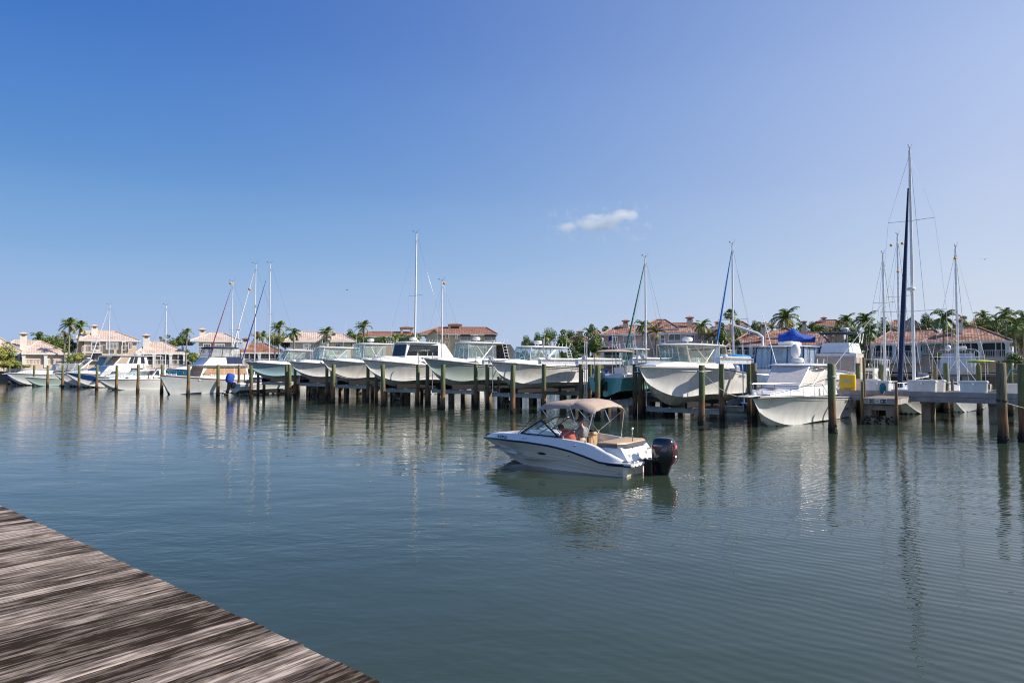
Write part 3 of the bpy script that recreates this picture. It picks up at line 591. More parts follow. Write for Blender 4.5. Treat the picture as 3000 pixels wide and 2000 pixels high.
# ------------------------------------------------------------------ the boats on the lifts (bow position t, slip number, keel height)
def berth(j, tb, z, L, ds=0): return ST(slip(j) + ds, tb + L, z)
BO = {}
seaf = pm('seafoam_gelcoat', (.42, .50, .47), .22, coat=.5, var=.03, scale=1)
icebl = pm('ice_blue_gelcoat', (.33, .50, .56), .22, coat=.5, var=.03, scale=1)
express('lifted_boat', 'pale blue hulled boat on a lift, bow just right of the trawler', berth(9, 33.9, 1.55, 8.6), HEAD, L=8.6, B=2.9, hb=1.8, hs=1.3, hullm=icebl, hz=2.92, ht=(3.9, 7.1), wb=3.1, cz=.3, dome=False, whips=1)
express('lifted_boat', 'white lifted boat beside the pale blue hulled one, tan lined hardtop', berth(8, 34.6, 1.50, 9.2), HEAD, L=9.2, hb=1.85, hs=1.4, hz=3.15, ht=(3.0, 7.6), wb=2.6, dome=False, whips=2, framem=white)
express('lifted_boat', 'white lifted boat with radar dome, between the cabin boat and a tan lined hardtop', berth(7, 33.8, 1.45, 9.2), HEAD, L=9.2, hb=2.05, hs=1.45, hz=3.42, ht=(3.6, 7.5), wb=3.3, cz=.5, whips=1, hullm=gel2)
express('lifted_cabin_boat', 'white lifted boat with enclosed cabin and dark wrap windows', berth(6, 33.2, 1.25, 10.6), HEAD, L=10.6, B=3.4, hb=2.2, hs=1.55, hz=3.58, ht=(3.6, 7.7), wb=3.2, cz=.55, hw=1.35, cabin=True, canvas=gel, trunkh=.40, whips=2)
express('lifted_boat', 'grey-green hulled lifted boat with a dark cover over its bow', berth(5, 33.9, 1.35, 9.9), HEAD, L=9.9, B=3.2, hb=2.15, hs=1.45, hullm=seaf, hz=3.36, ht=(3.7, 8.5), wb=3.4, cz=.42, canvas=True, cover=True, whips=1, hrail=False)
express('lifted_boat', 'white lifted boat with tall aluminium guide poles and maker lettering near its stern', berth(4, 34.2, 1.25, 9.9), HEAD, L=9.9, B=3.2, hb=2.0, hs=1.5, hz=3.03, ht=(3.2, 8.2), wb=2.8, cz=.32, name_txt='GRADY-WHITE', whips=2, hrail=False)
express('lifted_boat', 'largest white lifted boat, cream tubed hardtop, right of the teal boat', berth(2, 31.9, .70, 11.6), HEAD, L=11.6, B=3.6, hb=2.2, hs=1.75, sheer=[(0, 2.2), (4.8, 2.16), (8.4, 2.0), (11.6, 1.75)], hz=3.45, ht=(3.6, 9.4), wb=3.9, hw=1.5, cz=.25, framem=pm('cream_tube', (.72, .66, .50), .35), bottom=pm('growth_stained_bottom', (.56, .52, .44), .65, var=.18, scale=3, stretch=(1, 1, 2)), name_txt='GRADY-WHITE', whips=0, hrail=False)
# floating cruiser with outriggers
cr, ch = express('floating_cruiser', 'white cruiser afloat with canvas windscreen, satellite dome and two outriggers', ST(slip(1) - .3, 32.2 + 12, -.55), HEAD, L=12, B=3.5, hb=2.3, hs=1.75, sheer=[(0, 2.02), (3, 2.02), (6.7, 1.86), (12, 1.66)], hz=3.52, ht=(5.4, 9.2), wb=3.8, hw=1.6, cz=.5, cabin=False, dome=False, whips=0,
    outr=True, group='boats afloat in the slips', name_txt='GRADY-WHITE', wl=.5, bottom=pm('boot_black', (.02, .02, .03), .5), vinyl_aft=False, canvas_front=True, railt=(.45, .99), anch=False)
for o in list(cr.children):
    if o.name.startswith('windshield'):
        o.name = 'canvas_windscreen'; o.data.materials[0] = curt
radome(cr, (5.7, .15, 3.74), .32, .24); satdome(cr, (5.2, -.1, 4.10), .25)
mb = MB()
for s_ in (1, -1): mb.tube([(4.0, s_ * 1.60, 2.0), (3.9, s_ * 1.60, 3.6), (1.2, s_ * 3.4, 7.0)], .035, 6, r2=.018)
mb.build('outrigger', white, cr)
mb = MB(); mb.rbox((12.35, 0, 2.12), (1.7, .55, .07), .03); mb.lathe([(.10, 0), (.11, .06), (.07, .1), (.12, .22), (0, .25)], (11.8, 0, 2.16), 10); mb.rbox((11.5, .3, 2.3), (.16, .12, .18), .04); mb.build('bow_pulpit', gel, cr)
anchor(cr, (13.0, 0, 2.12), 1.0)
mb = MB(); mb.rbox((9.6, .1, 2.44), (.55, .55, .05), .02); mb.build('deck_hatch', pm('hatch_grey', (.18, .18, .17), .3), cr)
P = ch.p(.17, .42, 1); Q = ch.p(.05, .42, 1)
text('8E1 MXO', .2, pm('registration_dark', (.08, .06, .05), .6), cr, frame_m((P + Q) / 2 + Vector((0, .03, 0)), Q - P, (0, 0, 1)))
mb = MB(); mb.rbox((.1, 1.1, 1.85), (.9, .5, .2), .08); mb.build('stern_bag', pm('dark_green_bag', (.03, .05, .05), .8), cr)
# teal centre console, stern to the channel
def teal_boat():
    L = 6.9; b = thing('centre_console_boat', 'teal hulled centre console boat on a lift, stern and dark outboard towards the channel', 'boat', ST(-22.9, 36.6, 1.05), PHI, 'boats raised on the lifts')
    h = Hull(L, 2.6, 1.55, 1.2, tr=.95); h.build([teal, pm('teal_bottom', (.10, .14, .10), .7, var=.3)], b); h.rail(b, gel, .035)
    h.deck(b, gel, .74, sole=.5, wside=.24)
    mb = MB(); mb.rbox((3.6, 0, 1.3), (1.5, 1.0, 1.3), .12); mb.rbox((2.2, 0, 1.15), (.7, 1.0, .7), .08); mb.rbox((1.9, 0, 1.65), (.12, 1.0, .45), .05); mb.rbox((.35, 0, 1.25), (.5, 2.2, .4), .1)
    mb.build('console', gel, b)
    g = frus(3.2, 4.3, .62, 1.9, 3.0, 3.75, .72, 2.95); mb = MB(); pane(mb, g, 'F', .03, .97, .03, .97)
    for f in 'PS': pane(mb, g, f, .05, .95, .03, .97)
    mb.build('windshield', wind, b, smooth=0)
    mb = MB(); slab_top(mb, 2.3, 4.6, .95, 3.0, .07, .05); mb.build('hardtop', gel, b, smooth=50)
    mb = MB()
    for s_ in (1, -1):
        for x0, x1 in ((4.3, 3.9), (3.3, 3.3), (2.4, 2.6)): mb.tube([(x0, s_ * .62, 1.0), (x1, s_ * .80, 3.0)], .03, 6)
        mb.tube([(.6, s_ * 1.15, 1.3), (.2, s_ * .95, 2.75)], .025, 6)
    mb.build('hardtop_frame', alu, b)
    mb = MB(); slab_top(mb, .0, 2.5, .95, 2.82, .03, .13, e=5); mb.build('sun_shade', tan, b, smooth=60)
    mb = MB(); mb.rbox((1.2, .75, 1.45), (.5, .45, .4), .08, rz=.4); mb.build('life_jacket', blue, b)
    for k in range(2): antenna(b, (2.6, (-.7, .7)[k], 3.08), (2.2 - .3 * k, (-.7, .7)[k] * 1.1, 5.2 + k * .4))
    mb = MB()
    for i in range(4): mb.tube([(2.2, -.6 + i * .4, 3.0), (2.0, -.6 + i * .4, 3.4)], .024, 6)
    mb.build('rod_holder', alu, b)
    outboard(b, (-.08, .0, .92), 1.22, pm('engine_navy', (.015, .03, .06), .2, coat=.8))
    return b
tb = teal_boat()
def flag(loc, hgt=1.9):
    b = thing('flag', 'small striped American flag on a staff above the teal boat', 'flag', loc)
    mb = MB(); mb.tube([(0, 0, 0), (0, 0, hgt)], .018, 6); mb.build('staff', alu, b)
    rd, wt, bl = pm('flag_red', (.55, .02, .04), .8), pm('flag_white', (.8, .8, .8), .8), pm('flag_blue', (.02, .03, .2), .8); mb = MB(); W, H = .95, .6
    def q(u, v): return Vector((-.30 * u * W - .10 * math.sin(u * 5), .42 * u * W, hgt - .05 - H * v - .42 * u ** 1.2))
    for i in range(13):
        for k in range(8):
            u0, u1 = k / 8, (k + 1) / 8; m_ = 2 if (i < 7 and k < 3) else (0 if i % 2 == 0 else 1)
            p = [q(u0, i / 13), q(u1, i / 13), q(u1, (i + 1) / 13), q(u0, (i + 1) / 13)]; o_ = Vector((.004, .006, 0))
            mb.add([a - o_ for a in p] + [a + o_ for a in p], [(0, 1, 2, 3), (7, 6, 5, 4), (0, 4, 5, 1), (3, 2, 6, 7)], m_)
    mb.build('cloth', [rd, wt, bl], b, smooth=60)
flag(ST(-23.0, 37.6, 1.8), 3.2)
# ------------------------------------------------------------------ lifts
def lift(j, zk, L, tb, header=True, guides=True, bw=2.55, label='', ds=0):
    c = slip(j) + ds; b = thing('boat_lift', label, 'boat lift', ST(c, 39.5), PHI - math.pi / 2, 'boat lifts')   # local x = a direction, y = b direction
    t0, t1 = tb + L * .25 - 39.5, tb + L * .82 - 39.5; t0 = max(t0, -2.9)
    for x in (-bw, bw):
        for y in (t0, t1): mb = MB(); mb.lathe([(.15, -2), (.145, 3.1)], (x, y, 0), 10); mb.build('lift_post', pile_m[1 if x < 0 else 0], b)
        if header:
            mb = MB(); z = 3.26
            for dz_, w_ in ((-.14, .22), (.14, .22)): mb.box((x, (t0 + t1) / 2, z + dz_), (w_, t1 - t0 + .9, .03))
            mb.box((x, (t0 + t1) / 2, z), (.04, t1 - t0 + .9, .27)); mb.box((x, t0 - .46, z), (.24, .03, .31)); mb.box((x, t1 + .46, z), (.24, .03, .31)); mb.tube([(x, t0 - .3, z + .22), (x, t1 + .3, z + .22)], .035, 6)
            mb.rbox((x, t0 + .4, z + .26), (.3, .4, .25), .04); mb.build('header_beam', alu, b)
    for y in (t0 + .25, t1 - .25):
        mb = MB(); z = zk - .28
        for dz_ in (-.14, .14): mb.box((0, y, z + dz_), (2 * bw - .5, .16, .02))
        mb.box((0, y, z), (2 * bw - .5, .02, .27)); mb.build('cradle_beam', pm('weathered_aluminium', (.42, .41, .38), .5, metal=.3, var=.15), b)
        mb = MB()
        for x in (-bw + .3, bw - .3): mb.tube([(x, y, z), (x, y, 3.2 if header else 2.9)], .012, 4)
        mb.build('cable', steel, b)
    for x in (-.72, .72):
        mb = MB(); mb.rbox((x, (t0 + t1) / 2, zk + .06), (.14, t1 - t0 + 1.3, .34), .02); mb.build('bunk', pm('bunk_carpet', (.012, .012, .014), .95), b)
        for y in (t0 + .25, t1 - .25): mb = MB(); mb.box((x, y, zk - .06), (.1, .08, .3)); mb.build('bunk_bracket', alu, b)
    if guides:
        for x in (-bw + .25, bw - .25):
            for y in (t0 + .3, t1 - .3): mb = MB(); mb.tube([(x, y, zk - .3), (x, y, zk + 3.6 if header else zk + 2.7)], .035, 6); mb.build('guide_pole', alu, b)
    return b
for j, zk, L, tb_, hd, gd, nm in ((2, .70, 10.8, 31.8, 1, 1, 'the largest lifted white boat'), (3, .98, 8.4, 35.2, 1, 1, 'the teal boat'), (4, 1.23, 9.8, 34.2, 1, 1, 'the lifted white boat nearest the moving boat'), (5, 1.33, 9.6, 33.9, 0, 1, 'the grey-green lifted boat'),
                              (6, 1.28, 10.4, 33.2, 0, 1, 'the lifted cabin boat'), (7, 1.48, 9, 33.8, 0, 0, 'the boat left of the cabin boat'), (8, 1.53, 9, 34.6, 0, 0, 'the second lifted boat from the left'), (9, 1.53, 8.4, 33.9, 0, 0, 'the pale blue lifted boat')):
    lift(j, zk, L, tb_, hd, gd, label='metal cradle lift with wooden posts under %s' % nm, ds=.9 if j == 3 else 0, bw=2.0 if j == 3 else 2.55)
# ------------------------------------------------------------------ docks across the basin
def finger(s_, t0=39.2, w=1.5, label='', sign=None, z=1.32):
    b = thing('finger_pier', label, 'pier', ST(s_, t0), PHI - math.pi / 2, 'finger piers between the slips'); L = 43.5 - t0
    mb = MB(); y = 0
    while y < L: mb.box((0, y + .07, z - .02), (w + .06, .136, .04)); y += .142
    mb.build('plank_top', plank2_x, b, smooth=0)
    mb = MB()
    for x in (-w / 2, w / 2): mb.box((x, L / 2, z - .20), (.06, L, .28))
    mb.box((0, -.03, z - .16), (w + .12, .06, .28)); mb.build('side_board', fascia, b, smooth=0)
    mb = MB(); h = z - .36
    for x in (-.55, .55): mb.box((x, .45, h / 2 - .6), (.42, .7, h + 1.2))
    mb.box((0, .45, h - .12), (1.52, .72, .26)); mb.box((0, .45, .1), (1.54, .74, .5)); mb.build('concrete_bent', conc, b, smooth=0)
    mb = MB()
    for k in range(60):
        x = random.uniform(-.78, .78); mb.ball((x, random.choice((.07, .06)), random.uniform(.0, .38)), random.uniform(.03, .06), 5)
    mb.build('barnacle_crust', pm('barnacles', (.03, .025, .02), .9), b, kind='stuff')
    for x in (-w / 2 + .03, w / 2 + .1): mb = MB(); mb.tube([(x, -.02, -1), (x, -.02, z + .85)], .075, 8); mb.build('corner_post', pile_m[1], b)
    if sign:
        mb = MB(); mb.rbox((0, -.075, z - .14), (.86, .02, .25), .005); s1 = mb.build('sign_plate', pm('sign_frame', (.62, .60, .54), .5), b)
        mb = MB(); mb.box((-.27, -.09, z - .14), (.26, .012, .20)); mb.box((.27, -.09, z - .14), (.26, .012, .20)); mb.build('sign_panel', pm('sign_blue', (.03, .045, .08), .5), s1)
        mb = MB(); mb.box((0, -.09, z - .14), (.24, .012, .21)); mb.build('sign_centre', pm('sign_cream', (.62, .60, .52), .5), s1)
        wt = pm('sign_white', (.75, .74, .68), .5); dkk = pm('sign_ink', (.08, .09, .10), .5)
        for tx, x, m_ in ((sign[0], -.215, wt), ('A', 0, dkk), (sign[1], .205, wt)): text(tx, .155, m_, s1, frame_m((x, -.098, z - .145), (1, 0, 0), (0, 0, 1)), bold=.002)
        mb = MB()
        for sg, x in ((-1, -.36), (1, .35)): mb.box((x, -.098, z - .14), (.06, .004, .02)); mb.prism([(x + sg * .055, z - .14), (x + sg * .015, z - .10), (x + sg * .015, z - .18)], -.100, -.096, M=lambda p: (p[0], p[2], p[1]))
        mb.build('sign_arrow', wt, s1, smooth=0)
    return b
plank2_x = deck_mat('grey_planks_finger', 0, 1.0, (.42, .36, .29), (.17, .14, .11), .142, (.38, .66))
finger(-8.1, 39.2, 1.5, 'wooden finger pier whose blue end sign reads 10 A 9', ('10', '9'))
for k, (s_, n1, n2, lb) in enumerate(((-20.9, '12', '11', 'finger pier with end sign between the teal boat and the largest lifted boat'), (-33.3, '14', '13', 'finger pier with end sign between the grey-green boat and the boat right of it'))):
    finger(s_, 39.2, 1.5, lb, (n1, n2))
for s_, lb in ((-45.7, 'finger pier under the bows of the two lifted boats with radar domes'), (-58.1, 'finger pier beside the pale blue lifted boat'), (-70.5, 'finger pier behind the trawler stern'), (-82.9, 'finger pier left of the trawler bow'), (-95.3, 'finger pier right of the blue striped motor yacht'), (-107.7, 'finger pier left of the blue striped motor yacht'), (-120.1, 'finger pier second from the left edge'), (-132.5, 'finger pier at the far left edge')):
    finger(s_, 39.2, 1.5, lb)
mb = MB(); b = thing('main_dock', 'long grey timber main dock crossing behind the boat slips', 'dock', ST(0, 43.5), PHI - math.pi / 2)
x = -142
while x < 14: mb.box((x, 1.35, DZ + .02), (.138, 2.75, .04)); x += .145
mb.build('plank_top', plank2, b, smooth=0)
mb = MB()
for y in (0, 2.7):
    for dz_ in (.12, -.17): mb.box((-64, y, DZ - dz_ - .03), (156, .06, .27))
mb.build('fascia_board', fascia, b, smooth=0)
mb = MB(); x = -140
while x < 14:
    mb.box((x, .6, .2), (.4, .4, 1.8)); mb.box((x, 2.2, .2), (.4, .4, 1.8)); mb.box((x, 1.4, 1.0), (.45, 2.4, .2)); x += 3.1
mb.build('dock_bent', conc, b, smooth=0)
# ------------------------------------------------------------------ the moving bowrider
def bowrider():
    b = thing('bowrider', 'white bowrider motoring past with two people under its tan folding awning', 'boat', (3.87, 19.2, 0), R(144))
    body = pm('hull_champagne', (.86, .76, .63), .25, coat=.3, var=.02, scale=1); gw = pm('deck_white', (.80, .80, .78), .18, coat=.6)
    sh = [(0, .32), (.66, .34), (1.08, .46), (1.66, .60), (2.25, .69), (3.2, .74), (4.38, .72), (5.2, .68), (5.62, .62)]
    h = Hull(5.62, 2.4, .6, .3, rise=.60, stem=1.55, flare=.55, tr=.95, full=2.5, dead=15, sheer=sh, z0=.30, x0=.28, ce=.90)
    h.build([body, body], b, n=40)
    h.rail(b, pm('black_stripe', (.012, .012, .03), .3), .028)
    mb = MB()                                                 # pressed lines along the topsides
    for v in (.30, .55):
        for s_ in (1, -1): mb.tube([h.p(lerp(.02, .93, i / 30), v + .02 * math.sin(i / 9), s_) for i in range(31)], .008, 5)
    mb.build('hull_crease', body, b)
    # swim platform and its underside
    mb = MB(); mb.loft([[(x, y, z) for x, y in ((.75, 1.16), (.06, 1.10), (-.02, .95), (-.02, .42), (.18, .34), (.18, -.34), (-.02, -.42), (-.02, -.95), (.06, -1.10), (.75, -1.16))] for z in (.26, .37)])
    mb.build('swim_platform', gw, b, smooth=30)
    mb = MB(); mb.tube([(.75, 1.17, .30), (.05, 1.12, .30), (-.035, .96, .30), (-.035, .42, .30)], .022, 6); mb.tube([(.75, -1.17, .30), (.05, -1.12, .30), (-.035, -.96, .30), (-.035, -.42, .30)], .022, 6); mb.build('platform_trim', pm('black_stripe', (.012, .012, .03), .3), b)
    mb = MB()
    for s_ in (1, -1): mb.loft([[(.30, s_ * 1.10, -.28), (.30, s_ * .46, -.16), (.30, s_ * .46, .27), (.30, s_ * 1.10, .27)], [(.26, s_ * 1.06, -.2), (.26, s_ * .48, -.1), (.18, s_ * .50, .26), (.14, s_ * 1.06, .26)]])
    mb.box((.30, 0, .05), (.08, 2.1, .44)); mb.build('transom_pod', body, b, smooth=20)
    # deck cap: outer side rises from the rail to the deck edge, then in to the coaming
    dt = [(.2, .36), (.62, .54), (1.13, .76), (1.44, .84), (1.8, .88), (2.3, .92), (3.0, .925), (3.9, .95), (4.7, .91), (5.4, .82), (5.9, .67)]
    mb = MB(); N = 40
    def topy(x): t = (x - .28) / 5.62; return max(.0, h.ys(max(0, min(1, t))) * .94 - .02 - .03 * max(0, x - 5) )
    for s_ in (1, -1):
        rings = []
        for i in range(N + 1):
            x = lerp(.34, 5.9, i / N); t = (x - .28) / 5.62; P = h.p(max(0, min(1, t)), 1, s_); z = interp(dt, x); ty = topy(x)
            tf_ = min(1, max(0, (x - 4.95) / .5)); wi = .15 if x > 1.2 else .15 + (1.2 - x) * .1
            if x > 5.35: yi = 0
            elif 3.65 < x < 4.0: yi = max(0, ty - .34)
            else: yi = max(0, ty - lerp(wi, .30, tf_))
            rings.append([(x, P.y, P.z), (x, s_ * (ty + .015), z - .05), (x, s_ * (ty - .015), z - .008), (x, s_ * (ty - .05) if ty > .06 else 0, z), (x, s_ * yi, z - (.0 if x < 5.3 else -.02)), (x, s_ * max(0, yi - .02), z - .05), (x, s_ * max(0, yi - .04), .30 if x < 5.3 else z - .06)])
        mb.loft([r[::-1] if s_ > 0 else r for r in rings], closed=False)
    mb.build('deck_cap', gw, b, smooth=40)
    mb = MB(); mb.box((2.45, 0, .27), (2.7, 2.1, .04)); mb.box((4.4, 0, .42), (1.6, 1.3, .04)); mb.build('cockpit_sole', pm('sole_beige', (.50, .44, .36), .8), b)
    # side liner panels
    mb = MB()
    for s_ in (1, -1):
        mb.hexa([(1.3, s_ * .90, .30), (3.5, s_ * .80, .30), (3.5, s_ * .82, .30), (1.3, s_ * .92, .30), (1.3, s_ * .95, .74), (3.5, s_ * .97, .86), (3.5, s_ * .99, .86), (1.3, s_ * .97, .74)])
    mb.build('side_liner', gw, b, smooth=0)
    mb = MB()
    for s_ in (1, -1):
        for x0, x1 in ((1.36, 1.75), (1.9, 2.5)): mb.hexa([(x0, s_ * .94, .42), (x1, s_ * .95, .42), (x1, s_ * .965, .42), (x0, s_ * .955, .42), (x0, s_ * .925, .68), (x1 - .05, s_ * .945, .78), (x1 - .05, s_ * .96, .78), (x0, s_ * .94, .68)])
    mb.build('side_pocket', pm('pocket_brown', (.30, .18, .10), .6), b, smooth=0)
    # consoles under the windshield
    mb = MB()
    for s_ in (1, -1): mb.loft([[(3.05, s_ * .30, .3), (3.9, s_ * .25, .3), (3.9, s_ * .55, .3), (3.05, s_ * .70, .3)], [(3.05, s_ * .30, .78), (3.9, s_ * .25, .93), (3.9, s_ * .92, .93), (3.05, s_ * .98, .82)], [(3.25, s_ * .32, .90), (3.88, s_ * .27, .985), (3.88, s_ * .90, .97), (3.25, s_ * .96, .93)]])
    mb.build('dashboard', gw, b, smooth=30)
    mb = MB(); c = Vector((3.0, -.6, .86)); Rm = Matrix.Rotation(R(62), 3, 'Y')
    ring = [c + Rm @ Vector((.16 * math.cos(a * .4488), .16 * math.sin(a * .4488), 0)) for a in range(15)]; mb.tube(ring, .014, 6)
    for a in (0, 2.1, 4.2): mb.tube([c, c + Rm @ Vector((.16 * math.cos(a), .16 * math.sin(a), 0))], .01, 4)
    mb.tube([c, c + Vector((.15, 0, -.05))], .02, 6); mb.build('steering_wheel', black, b)
    # windshield
    frm = pm('windshield_frame', (.01, .012, .016), .35); glass = MB(); fr = MB()
    for s_ in (1, -1):
        A0, A1, T0, T1, S2 = Vector((3.80, s_ * .90, .97)), Vector((4.0, s_ * .22, 1.0)), Vector((3.12, s_ * .80, 1.38)), Vector((3.28, s_ * .24, 1.39)), Vector((2.38, s_ * 1.03, .945))
        glass.plate([A0, A1, T1, T0] if s_ > 0 else [T0, T1, A1, A0], .006); glass.plate([S2, A0, T0] if s_ > 0 else [T0, A0, S2], .006)
        for p, q, r in ((A0, A1, .02), (T0, T1, .018), (A1, T1, .016), (A0, T0, .024), (T0, S2, .026), (A0, S2, .024)): fr.tube([p, q], r, 6)
        m1 = A0.lerp(S2, .45); m2 = T0.lerp(S2, .45); fr.tube([m1, m2], .010, 5)
    glass.build('windshield', wind, b, smooth=0); fr.build('windshield_frame', frm, b)
    # seats
    mb = MB(); mb.loft([[(x, y, .30) for x, y in ((4.05, .62), (5.05, .30), (5.05, .05), (4.05, .05))], [(x, y, .62) for x, y in ((4.05, .66), (5.1, .32), (5.1, .06), (4.05, .06))]])
    mb.loft([[(x, -y, .30) for x, y in ((4.05, .62), (5.05, .30), (5.05, .05), (4.05, .05))][::-1], [(x, -y, .62) for x, y in ((4.05, .66), (5.1, .32), (5.1, .06), (4.05, .06))][::-1]])
    for s_ in (1, -1): mb.hexa([(4.1, s_ * .68, .6), (5.0, s_ * .38, .6), (5.0, s_ * .46, .6), (4.1, s_ * .78, .6), (4.1, s_ * .74, .86), (5.0, s_ * .44, .82), (5.0, s_ * .50, .82), (4.1, s_ * .82, .86)])
    mb.build('bow_seat', vinyl, b, smooth=30)
    for y, dx, dz_ in ((-.58, 0, 0), (.55, -.27, -.08)):
        mb = MB(); mb.rbox((2.45 + dx, y, .50), (.55, .52, .16), .06); mb.rbox((2.16 + dx, y, .74 + dz_), (.12, .48, .42), .05); mb.lathe([(.05, .28), (.05, .45)], (2.45 + dx, y, 0), 8); mb.rbox((2.13 + dx, y, .93 + dz_), (.15, .34, .14), .05); mb.build('helm_seat' if y < 0 else 'passenger_seat', vinyl, b, smooth=20)
    # aft bench, sun pad and its moulding
    mb = MB(); mb.rbox((1.35, -.0, .50), (.45, 1.7, .14), .05); mb.rbox((1.2, 0, .66), (.12, 1.66, .30), .05); mb.build('aft_bench', vinyl, b)
    mb = MB(); mb.loft([[(.22, .90, .365), (1.24, .95, .365), (1.24, -.95, .365), (.22, -.90, .365)], [(.50, .84, .74), (1.20, .88, .80), (1.20, -.88, .80), (.50, -.84, .74)]])
    for y in (.62, .1, -.45): mb.box((.34, y, .46), (.10, .06, .20))
    mb.build('stern_moulding', gw, b, smooth=20)
    mb = MB(); pts = [(.42, -.60), (.42, .60), (.58, .88), (1.20, .90), (1.20, -.90), (.58, -.88)]
    mb.loft([[(x, y, z) for x, y in pts] for z in (.735, .835)]); mb.build('sun_pad_side', pm('grey_vinyl', (.12, .12, .14), .5), b, smooth=20)
    mb = MB(); mb.loft([[(lerp(.8, x, k), y * k, z) for x, y in pts] for z, k in ((.838, .985), (.862, .96), (.872, .90))]); mb.build('sun_pad', vinyl, b, smooth=30)
    # small fittings
    mb = MB(); mb.tube([(.46, .18, .58), (.46, .18, 1.18)], .016, 8); mb.ball((.46, .18, 1.22), .035, 8); mb.lathe([(.05, 0), (.02, .06)], (.46, .18, .56), 8); mb.build('stern_light', steel, b)
    mb = MB()
    for y in (.95, .72):
        mb.tube([(.42, y, .395), (.08, y, .395)], .014, 6); mb.ball((.04, y, .39), .03, 8); mb.ball((-.045, y + .03, .31), .03, 8)
    mb.tube([(.12, .95, .395), (.12, .72, .395)], .012, 5); mb.build('boarding_ladder', steel, b)
    mb = MB(); mb.tube([(.25 + .14 * math.cos(a * .7), .1 + .22 * math.sin(a * .7) + .05 * math.sin(a * 1.9), .385 + .02 * (a % 2)) for a in range(16)], .010, 5); mb.build('dock_line', black, b)
    mb = MB()
    for s_ in (1, -1):
        mb.ball((1.78, s_ * (topy(1.78) + .03), .76), .055, 10, sq=(1, .5, 1)); mb.tube([(1.78, s_ * topy(1.78), .76), (1.78, s_ * topy(1.78), .68)], .02, 6)
        mb.tube([(5.35, s_ * .16, .89), (5.55, s_ * .12, .88)], .014, 6); mb.ball((1.45, s_ * 1.10, .87), .03, 6); mb.ball((2.22, s_ * 1.05, .96), .035, 6)
        P = h.p(.30, .78, s_); mb.ball(P, .025, 6); mb.ball(h.p(.03, .35, s_), .03, 6)
    mb.build('cleat', steel, b)
    mb = MB()
    for s_ in (1, -1):
        P = h.p(.47, .62, s_); mb.loft([[P + Vector((.17 * k * math.cos(a * .5236) - .0, s_ * o_, .035 * k * math.sin(a * .5236))) for a in range(12)] for o_, k in ((-.02, 1), (.012, 1), (.02, .7))])
    mb.build('hull_emblem', pm('emblem_dark', (.02, .02, .03), .3), b)
    mb = MB(); mb.tube([(5.78, .06, .72), (5.70, .12, .76), (5.60, .02, .78), (5.72, -.1, .76)], .018, 6); mb.build('bow_hardware', black, b)
    ink = pm('registration_ink', (.02, .02, .05), .4)
    for s_ in (1, -1):
        xa, xb = 4.95, 4.25; mid = .80
        def q(x, z): t = (x - .28) / 5.62; P = h.p(t, 1, s_); z1 = interp(dt, x) - .05; u = (z - P.z) / (z1 - P.z); return Vector((x, lerp(P.y, s_ * (topy(x) + .015), u), z))
        a_, c_ = q(xa, mid), q(xb, mid); up_ = q(4.6, .86) - q(4.6, .74)
        x_ = (c_ - a_) if s_ > 0 else (a_ - c_); text('FL 0199 SX', .125, ink, b, frame_m((a_ + c_) / 2 + Vector((0, s_ * .035, .0)), x_, up_), bold=.001, name='registration')
        a_, c_ = q(3.7, .84), q(3.4, .84); text('SEA RAY', .05, pm('emblem_silver', (.4, .4, .42), .3), b, frame_m((a_ + c_) / 2 + Vector((0, s_ * .012, 0)), (c_ - a_) if s_ > 0 else (a_ - c_), q(3.5, .88) - q(3.5, .8)), name='maker_name')
    text('ISLAND', .07, ink, b, frame_m((.375, -.72, .60), (0, -1, 0), (.28, 0, .38)), name='boat_name')
    # folding awning
    aw = bpy.data.objects.new('folding_awning', None); COL.objects.link(aw); aw.parent = b
    mb = MB(); th = .012; px = [(3.12, 1.78, .55), (3.05, 1.88, .92), (2.6, 1.935, 1), (2.2, 1.955, 1), (2.02, 1.93, 1), (1.9, 1.965, 1), (1.6, 1.93, 1), (1.32, 1.82, 1), (1.24, 1.74, 1)]; px[0] = (3.10, 1.80, 1); px[1] = (3.04, 1.87, 1)
    rings = []
    K = 16
    for x, z, k in px:
        pr = []
        for j in range(K + 1):
            u = -1 + 2 * j / K; y = .98 * u; cr_ = (.105 if x > 2.05 else .125) * (1 - abs(u) ** 2.6) - (.035 * (abs(u) > .6) if 1.95 < x < 2.1 else 0)
            drop = -.11 * max(0, (abs(u) - .9) / .1); pr.append(Vector((x + (.02 * math.sin(j * 1.7) if 0 < j < K else 0), y * (1 if abs(u) < .95 else .985), z - .06 + cr_ + drop + .006 * math.sin(j * 2.3 + x * 9))))
        rings.append(pr)
    o_ = [r + [q - Vector((0, 0, th)) for q in r[::-1]] for r in rings]; mb.loft(o_, 0); mb.build('canopy', tan, aw, smooth=50)
    fr = MB()
    for s_ in (1, -1):
        F1 = Vector((2.22, s_ * 1.05, .97)); G = Vector((1.45, s_ * 1.10, .86)); C0 = Vector((3.02, s_ * .95, 1.74)); C2 = Vector((1.28, s_ * .95, 1.68)); C1 = Vector((2.02, s_ * .96, 1.80)); mid = F1.lerp(C2, .45)
        for p, q in ((F1, C0), (F1, C2), (G, C2), (mid, C1)): fr.tube([p, q], .0125, 6)
    for x, z in ((3.02, 1.74), (2.02, 1.80), (1.28, 1.68)): fr.tube([(x, .95 * u, z + .10 * (1 - abs(u) ** 2.4)) for u in [-1 + i / 6 for i in range(13)]], .0125, 6)
    fr.build('awning_frame', steel, aw)
    st = MB()
    for s_ in (1, -1): st.tube([(3.04, s_ * .95, 1.72), (3.86, s_ * .95, .96)], .010, 4)
    st.build('strap', black, aw)
    outboard(b, (.10, 0, .36), 1.05, fancy=True)
    return b
